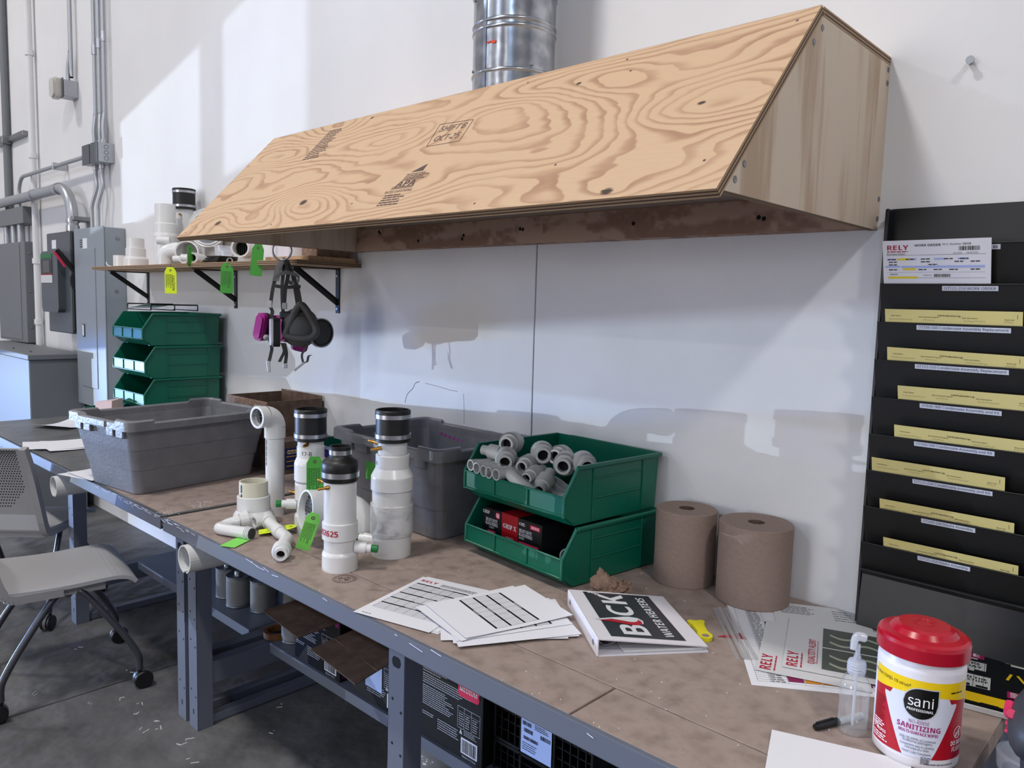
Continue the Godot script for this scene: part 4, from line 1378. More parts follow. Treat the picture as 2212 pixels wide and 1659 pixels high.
	tag(t3, "card", M.green_tag, Transform3D(Basis(Vector3(0, 0, 1), -0.1), Vector3.ZERO), 0.05, 0.118, false, false)
	part(t3, "string", B.new().tube([Vector3(0, -0.004, 0), Vector3(0.0, 0.05, -0.02), Vector3(0.0, 0.06, -0.1)], 0.0008, 5), M.ink)
	var t4 := thing("paper_tag", "narrow green paper tag hanging edge-on between shelf fittings", "tag", Vector3(-0.93, Y + 0.07, 0.3), 2.15)
	tag(t4, "card", M.green_tag, Transform3D(), 0.045, 0.085, false, false)


# ---------------------------------------------------------------- respirators on a ring
func respirators() -> void:
	var turn := 0.753
	var o := Vector3(-0.03, 1.45, 0.35)
	var rg := thing("snap_ring", "steel ring hanging from the hood side, respirators strung on it", "ring", o + Vector3(0, 0.235, 0), turn)
	part(rg, "hoop", B.new().tube(arc(Vector3(0, 0, 0), Vector3(0.036, 0, 0), Vector3(0, 0.036, 0), 0, TAU, 28), 0.0045, 10, false), M.steel)
	part(rg, "hook", B.new().tube([Vector3(0, 0.036, 0), Vector3(0.004, 0.05, -0.01), Vector3(0.02, 0.055, -0.015)], 0.003, 8), M.steel)
	# nearer mask: grey face piece, clear-rimmed filters
	var m1 := thing("respirator", "grey half-mask respirator with clear-rimmed round filters hanging from the ring", "respirator", o + Vector3(0, 0, 0), turn, "respirators hung on the steel ring")
	var face := B.new()
	blob(face, Vector3(0.075, -0.055, 0.02), Vector3(0.07, 0.075, 0.05), 0.25)
	part(m1, "facepiece", face, M.mask_grey)
	var cup := B.new().at(Transform3D(Basis(Vector3(0, 1, 0), 0.1), Vector3(0.09, -0.045, 0.05)))
	cup.prism(PackedVector2Array([Vector2(-0.055, -0.03), Vector2(-0.01, 0.045), Vector2(0.015, 0.048), Vector2(0.05, -0.02), Vector2(0.03, -0.04)]), 0.0, 0.012)
	part(m1, "face_opening", cup, M.mask_dark)
	part(m1, "face_seal", B.new().tube(curve([Vector3(0.028, -0.085, 0.055), Vector3(0.075, 0.015, 0.062), Vector3(0.1, 0.025, 0.062), Vector3(0.145, -0.055, 0.055), Vector3(0.13, -0.09, 0.06), Vector3(0.08, -0.095, 0.062), Vector3(0.028, -0.085, 0.055)], 5), 0.014, 10), M.mask_grey)
	var fd := B.new().at(Transform3D(Basis(Vector3(0, 1, 0), 0.9) * Basis(Vector3(0, 0, 1), 0.12) * Basis(Vector3(1, 0, 0), PI / 2), Vector3(0.15, -0.075, 0.0)))
	fd.lathe([Vector2(0, -0.02), Vector2(0.045, -0.02), Vector2(0.054, -0.008), Vector2(0.054, 0.008), Vector2(0.046, 0.012), Vector2(0.044, 0.008), Vector2(0, 0.008)], 32)
	part(m1, "filter", fd, M.mask_dark)
	part(m1, "filter_rim", B.new().at(Transform3D(Basis(Vector3(0, 1, 0), 0.9) * Basis(Vector3(0, 0, 1), 0.12) * Basis(Vector3(1, 0, 0), PI / 2), Vector3(0.15, -0.075, 0.0))).lathe([Vector2(0.054, -0.004), Vector2(0.058, -0.003), Vector2(0.058, 0.006), Vector2(0.054, 0.008)], 32), M.frosted)
	var fl := B.new().at(Transform3D(Basis(Vector3(0, 1, 0), -1.15), Vector3(-0.01, -0.075, 0.045)))
	fl.prism(rounded(0.07, 0.11, 0.02), -0.012, 0.012)
	part(m1, "filter", fl, M.mask_dark)
	var fw := B.new().at(Transform3D(Basis(Vector3(0, 1, 0), -1.15), Vector3(-0.022, -0.075, 0.05)))
	fw.prism(rounded(0.064, 0.1, 0.018), 0.0, 0.008)
	part(m1, "filter_pad", fw, M.white_plastic)
	part(m1, "valve", B.new().at(Transform3D(Basis(), Vector3(0.03, -0.01, 0.04))).box(Vector3.ZERO, Vector3(0.05, 0.03, 0.03), 0.006), M.mask_dark)
	var W := Vector3(0.014, 0, 0)
	for k in [[Vector3(0.012, 0.2, 0.0), Vector3(0.03, 0.15, 0.02), Vector3(0.022, 0.09, 0.03), Vector3(0.018, 0.03, 0.03)], [Vector3(0.012, 0.2, 0), Vector3(0.04, 0.16, 0.01), Vector3(0.055, 0.1, 0.02), Vector3(0.07, 0.02, 0.03)], [Vector3(0.02, 0.2, 0), Vector3(0.05, 0.14, 0.02), Vector3(0.07, 0.09, 0.03), Vector3(0.085, 0.02, 0.04)]]:
		part(m1, "strap", B.new().ribbon(curve(k, 5), W, 0.0018), M.strap)
	part(m1, "head_cradle", B.new().ribbon(curve([Vector3(-0.02, 0.128, 0.03), Vector3(0.02, 0.15, 0.04), Vector3(0.06, 0.145, 0.035), Vector3(0.075, 0.128, 0.03), Vector3(0.05, 0.112, 0.02), Vector3(0.02, 0.12, 0.01)], 5), Vector3(0, 0.014, 0.0), 0.002), M.strap_grey)
	part(m1, "head_cradle", B.new().ribbon(curve([Vector3(-0.03, 0.102, 0.02), Vector3(0.02, 0.096, 0.035), Vector3(0.08, 0.1, 0.03)], 5), Vector3(0, 0.013, 0.0), 0.002), M.strap)
	for k in [[Vector3(0.11, -0.1, 0.03), Vector3(0.1, -0.13, 0.03), Vector3(0.085, -0.16, 0.03), Vector3(0.09, -0.19, 0.03)], [Vector3(0.09, -0.19, 0.03), Vector3(0.105, -0.185, 0.03), Vector3(0.11, -0.165, 0.03), Vector3(0.12, -0.16, 0.03)]]:
		part(m1, "neck_strap", B.new().ribbon(curve(k, 5), Vector3(0.009, 0, 0.003), 0.0018), M.strap)
	part(m1, "buckle", B.new().at(Transform3D(Basis(Vector3(0, 0, 1), 0.7), Vector3(0.075, -0.205, 0.03))).box(Vector3.ZERO, Vector3(0.05, 0.009, 0.004), 0.001), M.buckle)
	for p in [Vector3(0.02, 0.025, 0.033), Vector3(0.088, 0.018, 0.045)]:
		part(m1, "buckle", B.new().box(p, Vector3(0.018, 0.024, 0.006), 0.002), M.buckle)
	# farther mask: magenta cartridges
	var m2 := thing("respirator", "respirator with three magenta filter cartridges hanging from the ring", "respirator", o + Vector3(-0.034, 0, -0.036), turn, "respirators hung on the steel ring")
	for k in [[Vector3(-0.1, -0.06, 0.0), -0.55, 0.28, 0.045, 0.11], [Vector3(-0.035, -0.065, -0.015), -0.25, 0.05, 0.075, 0.1], [Vector3(0.05, -0.125, -0.03), 0.5, 0.25, 0.06, 0.06]]:
		var q := B.new().at(Transform3D(Basis(Vector3(0, 1, 0), k[1]) * Basis(Vector3(0, 0, 1), -k[2]), k[0]))
		var pl := rounded(k[3], k[4], 0.016, 3)
		q.prism(pl, -0.012, 0.006)
		var sm := PackedVector2Array()
		for v in pl:
			sm.append(v * 0.82)
		q.prism(sm, 0.006, 0.014)
		var ct := part(m2, "cartridge", q, M.magenta)
		var back := B.new().at(q.x)
		back.prism(pl, -0.028, -0.012)
		part(ct, "cartridge_base", back, M.mask_dark)
	var bd := B.new()
	blob(bd, Vector3(0.0, -0.06, -0.035), Vector3(0.05, 0.06, 0.03), 0.3)
	part(m2, "facepiece", bd, M.mask_dark)
	part(m2, "valve", B.new().at(Transform3D(Basis(Vector3(1, 0, 0), PI / 2), Vector3(-0.07, -0.1, 0.012))).lathe([Vector2(0.012, 0), Vector2(0.012, 0.01), Vector2(0, 0.012)], 14), M.dull_steel)
	part(m2, "strap", B.new().ribbon(curve([Vector3(-0.005, 0.21, 0.004), Vector3(-0.03, 0.15, 0.01), Vector3(-0.045, 0.1, 0.01), Vector3(-0.055, 0.05, 0.005), Vector3(-0.06, 0.02, 0.0), Vector3(-0.052, 0.0, 0), Vector3(-0.062, -0.035, 0)], 5), Vector3(0.014, 0, 0), 0.002), M.strap)
	part(m2, "head_cradle", B.new().ribbon(curve([Vector3(0.005, 0.212, 0.005), Vector3(-0.02, 0.18, 0.012), Vector3(-0.035, 0.12, 0.015)], 5), Vector3(0.026, 0, 0), 0.002), M.strap_grey)
	part(m2, "strap", B.new().ribbon(curve([Vector3(0.0, 0.21, 0), Vector3(-0.01, 0.12, 0.008), Vector3(-0.012, 0.05, 0.005), Vector3(-0.01, 0.0, 0)], 5), Vector3(0.013, 0, 0), 0.002), M.strap)
	for k in [[Vector3(-0.065, -0.105, 0.0), Vector3(-0.055, -0.14, 0.0), Vector3(-0.06, -0.17, 0), Vector3(-0.066, -0.195, 0)], [Vector3(0.0, -0.12, 0.02), Vector3(0.008, -0.16, 0.02), Vector3(0.004, -0.2, 0.02)], [Vector3(-0.012, -0.12, 0.01), Vector3(-0.002, -0.15, 0.012), Vector3(-0.012, -0.175, 0.012), Vector3(-0.022, -0.195, 0.012)]]:
		part(m2, "neck_strap", B.new().ribbon(curve(k, 5), Vector3(0.013, 0, 0), 0.002), M.strap)
	part(m2, "buckle", B.new().at(Transform3D(Basis(Vector3(0, 0, 1), 0.08), Vector3(-0.068, -0.215, 0))).box(Vector3.ZERO, Vector3(0.014, 0.045, 0.005), 0.002), M.buckle)
	part(m2, "buckle", B.new().box(Vector3(0.004, -0.21, 0.02), Vector3(0.018, 0.016, 0.006), 0.002), M.buckle)
	part(m2, "buckle", B.new().box(Vector3(-0.06, 0.03, 0.003), Vector3(0.016, 0.03, 0.006), 0.002), M.buckle)


func blob(b: B, o: Vector3, r: Vector3, flat: float) -> void:
	# smooth closed form: an ellipsoid squared off a little
	var N := 14
	var K := 20
	var pt := func(i: int, k: int) -> Vector3:
		var th := PI * i / N
		var ph := TAU * k / K
		var e := 1.0 - flat * 0.5
		var s := pow(sin(th), e)
		var cx := signf(cos(ph)) * pow(absf(cos(ph)), e)
		var cz := signf(sin(ph)) * pow(absf(sin(ph)), e)
		var cy := signf(cos(th)) * pow(absf(cos(th)), e)
		return Vector3(cx * s, cy, cz * s)
	for i in N:
		for k in K:
			var q := [pt.call(i, k), pt.call(i, k + 1), pt.call(i + 1, k + 1), pt.call(i + 1, k)]
			var nn := []
			for v in q:
				nn.append((v / r).normalized())
			var w := []
			for v in q:
				w.append(o + v * r)
			b.tri(w[0], w[1], w[2], nn[0], nn[1], nn[2])
			b.tri(w[0], w[2], w[3], nn[0], nn[2], nn[3])


# ---------------------------------------------------------------- green stacking bins
func make_bin(label: String, where: Vector3, turn: float, W: float, D: float, H: float, group := "") -> Node3D:
	var t := thing("stacking_bin", label, "storage bin", where, turn, group)
	var w := W / 2
	var z0 := -D / 2
	var z1 := D / 2
	var th := 0.003
	# side outline (z, y): tall back, sloping mouth, low front lip
	var side := [Vector2(z0 + 0.012, 0.004), Vector2(z1 - 0.04, 0.004), Vector2(z1, H * 0.22), Vector2(z1, H * 0.52), Vector2(z1 - 0.05, H), Vector2(z0, H)]
	var b := B.new()
	for s in [-1.0, 1.0]:
		var pl := PackedVector2Array()
		for p in side:
			pl.append(p)
		# prism is built along +z; turn it so that polygon x runs along z
		b.x = Transform3D(Basis(Vector3(0, 0, 1), Vector3(0, 1, 0), Vector3(-1, 0, 0)), Vector3(s * w, 0, 0))
		b.prism(pl, 0.0 if s > 0 else -th, th if s > 0 else 0.0)
	b.x = Transform3D()
	b.box(Vector3(0, 0.0055, (z0 + 0.012 + z1 - 0.04) / 2), Vector3(W - th, 0.003, D - 0.052))
	b.hexa([Vector3(-w, 0.004, z0 + 0.012), Vector3(w, 0.004, z0 + 0.012), Vector3(w, 0.004, z0 + 0.009), Vector3(-w, 0.004, z0 + 0.009), Vector3(-w, H, z0 + th), Vector3(w, H, z0 + th), Vector3(w, H, z0), Vector3(-w, H, z0)])
	b.hexa([Vector3(-w, 0.004, z1 - 0.04), Vector3(w, 0.004, z1 - 0.04), Vector3(w, 0.007, z1 - 0.042), Vector3(-w, 0.007, z1 - 0.042), Vector3(-w, H * 0.22, z1), Vector3(w, H * 0.22, z1), Vector3(w, H * 0.22, z1 - th), Vector3(-w, H * 0.22, z1 - th)])
	b.box(Vector3(0, H * 0.37, z1 - th / 2), Vector3(W, H * 0.3, th), 0.0008)
	part(t, "body", b, M.green_bin)
	# rolled rim
	var rm := B.new()
	for s in [-1.0, 1.0]:
		rm.box(Vector3(s * (w + 0.004), H - 0.005, (z0 - 0.006 + z1 - 0.05) / 2), Vector3(0.01, 0.012, D - 0.044), 0.003)
		var a := Vector3(s * (w + 0.002), H - 0.004, z1 - 0.05)
		var c := Vector3(s * (w + 0.002), H * 0.52, z1)
		rm.tube([a, c, Vector3(s * (w + 0.002), H * 0.2, z1 + 0.0)], 0.005, 8)
	rm.box(Vector3(0, H - 0.005, z0 - 0.004), Vector3(W + 0.016, 0.012, 0.01), 0.003)
	rm.box(Vector3(0, H * 0.525, z1 + 0.001), Vector3(W, 0.006, 0.006), 0.002)
	rm.box(Vector3(0, H * 0.22, z1 + 0.001), Vector3(W, 0.006, 0.006), 0.002)
	part(t, "rim", rm, M.green_bin)
	for x in [-0.17, 0.17]:
		part(t, "label_rib", B.new().box(Vector3(x * W, H * 0.37, z1 + 0.002), Vector3(0.006, H * 0.28, 0.005), 0.0015), M.green_bin)
	for s in [-1.0, 1.0]:
		var rb := B.new()
		for z in [z1 - 0.11, z0 + 0.07]:
			rb.box(Vector3(s * (w + 0.0015), H * 0.5, z), Vector3(0.004, H * 0.9, 0.005), 0.001)
		for y in [0.42, 0.75]:
			rb.box(Vector3(s * (w + 0.0015), H * y, (z0 + z1 - 0.04) / 2), Vector3(0.003, 0.004, D - 0.19), 0.001)
		part(t, "side_rib", rb, M.green_bin)
	for x in [-0.38, 0.38]:
		part(t, "foot", B.new().box(Vector3(x * W, 0.003, 0), Vector3(0.02, 0.006, D * 0.75), 0.001), M.green_bin)
	return t


func bin_stacks() -> void:
	var H := 0.16
	var y := BENCH_Y
	var st := ["green stacking bin at the foot of the tall stack behind the grey tote", "third green bin from the top of the tall stack by the breaker panel", "second green bin from the top of the tall stack, a fitting inside", "topmost green bin of the tall stack by the breaker panel, wire tray behind"]
	for i in 4:
		make_bin(st[i], Vector3(-1.36 + [0.01, 0.0, 0.005, 0.0][i], y + i * H, 0.235), [0.02, 0.0, 0.015, -0.01][i], 0.38, 0.385, H, "green bins stacked by the breaker panel")
	# things in and on the tall stack
	var f := thing("pipe_union", "grey pipe union lying in the second bin of the tall stack", "pipe fitting", Vector3(-1.25, y + 2 * H + 0.04, 0.32), 0.6)
	part(f, "nut", B.new().pipe([Vector3(0, 0.02, 0.02), Vector3(0, 0.02, -0.03)], 0.036, 0.024, 20), M.pvc_grey)
	part(f, "tail", B.new().pipe([Vector3(0, 0.02, 0.035), Vector3(0, 0.02, 0.02)], 0.026, 0.02, 20), M.pvc_grey)
	var wt := thing("wire_tray", "black wire tray resting on the tall green bin stack", "tray", Vector3(-1.5, y + 4 * H, 0.2))
	for z in [-0.12, 0.0, 0.12]:
		part(wt, "wire", B.new().tube([Vector3(-0.14, 0.012, z), Vector3(0.16, 0.012, z), Vector3(0.16, 0.04, z)], 0.003, 6), M.black_metal)
	part(wt, "wire", B.new().tube([Vector3(0.16, 0.04, -0.12), Vector3(0.16, 0.04, 0.12)], 0.004, 6), M.black_metal)
	part(wt, "wire", B.new().tube([Vector3(-0.14, 0.04, -0.12), Vector3(-0.14, 0.04, 0.12)], 0.004, 6), M.black_metal)
	part(wt, "wire", B.new().tube([Vector3(-0.14, 0.012, 0.12), Vector3(-0.14, 0.04, 0.12)], 0.003, 6), M.black_metal)
	solo("folded_note", B.new().at(Transform3D(Basis(Vector3(0, 0, 1), 0.12), Vector3.ZERO)).box(Vector3(0, 0, 0), Vector3(0.2, 0.001, 0.15)), M.paper, "white note lying on the wire tray above the green bins", "paper", Vector3(-1.54, y + 4 * H + 0.03, 0.24), 0.1)
	make_bin("small green bin tucked behind the papers on the bare bench", Vector3(-1.75, y, 0.38), 0.3, 0.2, 0.26, 0.12)
	solo("paper_bag", B.new().hexa([Vector3(-0.05, 0, 0.04), Vector3(0.05, 0, 0.04), Vector3(0.05, 0, -0.04), Vector3(-0.05, 0, -0.04), Vector3(-0.055, 0.19, 0.045), Vector3(0.05, 0.2, 0.03), Vector3(0.05, 0.21, -0.03), Vector3(-0.055, 0.19, -0.04)]), M.pink_paper, "pale pink paper bag standing against the tall bin stack", "bag", Vector3(-1.43, y, 0.49), 0.3)
	# pair below the hood
	make_bin("lower green bin below the hood holding the glove box", Vector3(1.277, y, 0.215), -0.11, 0.4, 0.38, H, "pair of green bins below the hood")
	make_bin("upper green bin below the hood heaped with pipe unions", Vector3(1.268, y + H, 0.212), -0.085, 0.4, 0.385, H, "pair of green bins below the hood")
	bin_contents()


func union_fitting(label: String, where: Vector3, dir: Vector3, big: float) -> void:
	var t := thing("pipe_union", label, "pipe fitting", where, 0.0, "pipe unions heaped in the upper green bin")
	var d := dir.normalized()
	part(t, "nut", B.new().tube([d * -0.022, d * -0.02, d * 0.012, d * 0.016], [big * 0.86, big, big, big * 0.86], 20), M.pvc_grey)
	part(t, "tail", B.new().pipe([d * -0.055, d * 0.038], big * 0.66, big * 0.47, 20), M.pvc_grey)
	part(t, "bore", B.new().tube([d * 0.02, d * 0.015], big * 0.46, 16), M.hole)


func bin_contents() -> void:
	var y := BENCH_Y + 0.16
	# bent hose-like pipes hanging out over the lip
	var lab := ["grey pipe end sticking farthest out of the upper bin's corner", "grey pipe end second along the upper bin's front lip", "grey pipe end in the middle of the row on the upper bin's lip", "grey pipe end fourth along the upper bin's front lip", "long bent grey pipe with printed lettering lying along the upper bin's lip"]
	for i in 5:
		var p := thing("bent_pipe", lab[i], "pipe", Vector3.ZERO, 0.0, "grey pipes in the upper green bin")
		var xs: float = [1.078, 1.108, 1.142, 1.164, 1.197][i]
		var yy: float = y + [0.104, 0.101, 0.099, 0.098, 0.0985][i]
		var zz: float = [0.392, 0.397, 0.402, 0.404, 0.408][i]
		var bz: float = 0.235 + i * 0.0335
		var pts := [Vector3(xs, yy, zz), Vector3(xs + 0.004, yy, zz - 0.02), Vector3(xs + 0.018, yy, zz - 0.042), Vector3(xs + 0.05, yy, bz + 0.022), Vector3(1.26 + i * 0.01, yy - 0.035, bz + 0.006), Vector3(1.32, yy - 0.058, bz), Vector3(1.38, yy - 0.05, bz - 0.004), Vector3(1.425, yy - 0.035, bz - 0.008)]
		part(p, "tube", B.new().pipe(curve(pts, 5), 0.0165, 0.0135, 16), M.pvc_grey)
	var k := [[1.135, 0.165, 0.285, 0.033, Vector3(0.35, 0.05, 0.9)], [1.165, 0.13, 0.335, 0.031, Vector3(0.6, -0.1, 0.75)], [1.225, 0.12, 0.31, 0.027, Vector3(0.3, -0.05, 1)], [1.245, 0.15, 0.27, 0.033, Vector3(0.7, 0.0, 0.7)], [1.285, 0.145, 0.24, 0.031, Vector3(0.3, 0.1, 1)], [1.335, 0.135, 0.275, 0.033, Vector3(0.5, -0.05, 0.9)], [1.385, 0.14, 0.255, 0.033, Vector3(0.75, -0.05, 0.6)], [1.27, 0.1, 0.335, 0.025, Vector3(0.2, -0.1, 1)], [1.31, 0.085, 0.335, 0.025, Vector3(0.35, -0.35, 0.9)], [1.11, 0.14, 0.33, 0.022, Vector3(-0.9, 0.05, 0.2)]]
	var says := ["uppermost pipe union of the heap, standing clear of the others", "pipe union on the heap with a short pipe tail towards the bin corner", "small pipe union half buried between two larger ones", "pipe union in the middle of the heap, turned towards the bin side", "pipe union lying behind the middle one in the upper bin", "wide pipe union with a round open face by the bin side", "pipe union leaning on the side wall of the upper bin", "plain pipe end poking out low in the heap", "small pipe adapter tipped down at the front of the heap", "short grey stub lying towards the corner of the upper bin"]
	for i in k.size():
		union_fitting(says[i], Vector3(k[i][0], y + k[i][1], k[i][2]), k[i][4], k[i][3])
	# glove box in the lower bin
	var g := thing("glove_box", "black and red glove carton lying in the lower green bin", "box", Vector3(1.222, BENCH_Y + 0.058, 0.3), -0.1)
	part(g, "carton", B.new().box(Vector3(0, 0.04, 0), Vector3(0.25, 0.08, 0.12), 0.0015), M.box_black)
	part(g, "red_panel", B.new().box(Vector3(-0.005, 0.04, 0.0605), Vector3(0.07, 0.08, 0.0006)), M.box_red)
	part(g, "red_panel", B.new().box(Vector3(-0.005, 0.0805, 0.01), Vector3(0.07, 0.0006, 0.1)), M.box_red)
	var pr := B.new().pos(Vector3(0, 0, 0.0613))
	pr.col = lin(0.85, 0.85, 0.87)
	for q in [["HEAVY DUTY", 0.047, 0.009], ["BLACK NITRILE", 0.036, 0.008], ["GLOVES", 0.026, 0.006]]:
		text(pr, q[0], q[2], at2(-0.085, q[1]), 0, "serif_bold", 0.62)
		text(pr, q[0], q[2], at2(0.035, q[1]), -1, "serif_bold", 0.62)
	text(pr, "6 MIL", 0.008, at2(0.035, 0.066), -1, "serif_bold", 0.8)
	text(pr, "GRIP", 0.009, at2(-0.11, 0.068), 0, "serif_bold", 1.0)
	text(pr, "GRIP X", 0.012, at2(-0.006, 0.045), 0, "serif_bold", 1.0)
	text(pr, "100 PCS", 0.007, at2(-0.006, 0.012), 0, "sans", 1.0)
	pr.col = lin(0.8, 0.14, 0.3)
	pr.disc(-0.058, 0.066, 0.01, 0.0001)
	pr.rect(-0.085, 0.009, 0.036, 0.016, 0.0001)
	pr.rect(0.075, 0.009, 0.08, 0.014, 0.0001)
	pr.rect(0.1, 0.066, 0.04, 0.012, 0.0001)
	pr.col = lin(0.92, 0.9, 0.92)
	text(pr, "M", 0.011, at2(-0.058, 0.066, 0.0003), 0, "serif_bold")
	text(pr, "6 MIL", 0.009, at2(-0.085, 0.009, 0.0003), 0, "serif_bold", 0.8)
	text(pr, "MEDIUM", 0.006, at2(0.1, 0.066, 0.0003), 0, "serif_bold", 0.8)
	part(g, "print", pr, M.print)
	for q in [[1.42, 0.1, 0.285, "short grey pipe stub standing up in the lower green bin"], [1.395, 0.06, 0.31, "short grey pipe stub lying at the front of the lower green bin"], [1.42, 0.055, 0.315, "second grey pipe stub at the front of the lower green bin"]]:
		solo("pipe_stub", B.new().pipe([Vector3(0, 0, 0.025), Vector3(-0.01, -0.02, -0.05)], 0.02, 0.0165, 18), M.pvc_grey, q[3], "pipe fitting", Vector3(q[0], BENCH_Y + q[1], q[2]), 0.1)


# ---------------------------------------------------------------- grey totes and cartons
func loop_pts(w: float, l: float, r: float) -> Array:
	# rounded rectangle, counter-clockwise seen from above (x, z), with split points near the corners
	var q := []
	var cs := [[1, 1, 0.0], [1, -1, 0.0], [-1, -1, 0.0], [-1, 1, 0.0]]
	for i in 4:
		var cx: float = cs[i][0] * (w / 2 - r)
		var cz: float = cs[i][1] * (l / 2 - r)
		var a0: float = [PI / 2, 0.0, -PI / 2, -PI][i]
		# straight run before this corner is added by the neighbour
		for k in 6:
			var a: float = a0 - PI / 2 * k / 5.0
			q.append(Vector2(cx + cos(a) * r, cz + sin(a) * r))
		var n: Array = cs[(i + 1) % 4]
		var e: Vector2 = q[q.size() - 1]
		var f := Vector2(n[0] * (w / 2 - r), n[1] * (l / 2 - r)) + Vector2(cos(a0 - PI / 2), sin(a0 - PI / 2)) * r
		var L := e.distance_to(f)
		var d := (f - e) / L
		for s in [0.06, 0.066, L - 0.066, L - 0.06]:
			q.append(e + d * s)
	return q


func make_tote(label: String, where: Vector3, turn: float, w: float, l: float, h: float, taper: float) -> Node3D:
	var t := thing("grey_tote", label, "tote", where, turn, "grey plastic totes")
	var b := B.new()
	var ring := func(k: float, off: float, y: float, lift: float) -> Array:
		var ww: float = w - 2 * taper * (1 - k) + 2 * off
		var ll: float = l - 2 * taper * (1 - k) + 2 * off
		var p := loop_pts(ww, ll, 0.03)
		var o := []
		for i in p.size():
			var m: int = i % 10
			var up: float = lift if (m < 7 or m > 8) else 0.0
			o.append(Vector3(p[i].x, y + up, p[i].y))
		return o
	var rings := [ring.call(0.0, -0.004, 0.0, 0.0), ring.call(0.0, 0.0, 0.006, 0.0), ring.call(0.3, 0.0, h * 0.34, 0.0), ring.call(0.3, 0.0025, h * 0.343, 0.0), ring.call(0.62, 0.0025, h * 0.62, 0.0), ring.call(0.62, 0.005, h * 0.623, 0.0), ring.call(0.9, 0.005, h * 0.9, 0.0), ring.call(0.9, 0.022, h * 0.9, 0.0), ring.call(1.0, 0.018, h * 0.985, 0.01), ring.call(1.0, 0.012, h, 0.01), ring.call(1.0, 0.0, h, 0.01), ring.call(1.0, -0.005, h * 0.98, 0.01), ring.call(0.9, -0.002, h * 0.9, 0.0), ring.call(0.0, -0.006, 0.01, 0.0)]
	for i in rings.size() - 1:
		var n: int = rings[i].size()
		for k in n:
			var kk: int = (k + 1) % n
			b.quad(rings[i][k], rings[i][kk], rings[i + 1][kk], rings[i + 1][k])
	for e in [0, rings.size() - 1]:
		var c := Vector3(0, rings[e][0].y, 0)
		var n: int = rings[e].size()
		for k in n:
			var kk: int = (k + 1) % n
			if e == 0:
				b.tri(c, rings[e][kk], rings[e][k], Vector3.DOWN, Vector3.DOWN, Vector3.DOWN)
			else:
				b.tri(c, rings[e][k], rings[e][kk], Vector3.UP, Vector3.UP, Vector3.UP)
	part(t, "shell", b, M.tote)
	for s in [-1.0, 1.0]:
		for x in [-0.36, -0.2, 0.2, 0.36]:
			var rb := B.new()
			var xx: float = x * w
			rb.at(Transform3D(Basis(), Vector3(xx, h * 0.9 - 0.014, s * (l / 2 + 0.003))))
			rb.box(Vector3.ZERO, Vector3(0.05, 0.03, 0.018), 0.003)
			part(t, "handle_rib", rb, M.tote)
		part(t, "grip", B.new().box(Vector3(0, h * 0.955, s * (l / 2 + 0.018)), Vector3(w * 0.34, 0.026, 0.01), 0.003), M.tote)
	return t


func dots(parent: Node3D, pts: Array, m: Material) -> void:
	for p in pts:
		part(parent, "marker_dot", B.new().at(p).disc(0, 0, 0.0062, 0.0, 10), m)


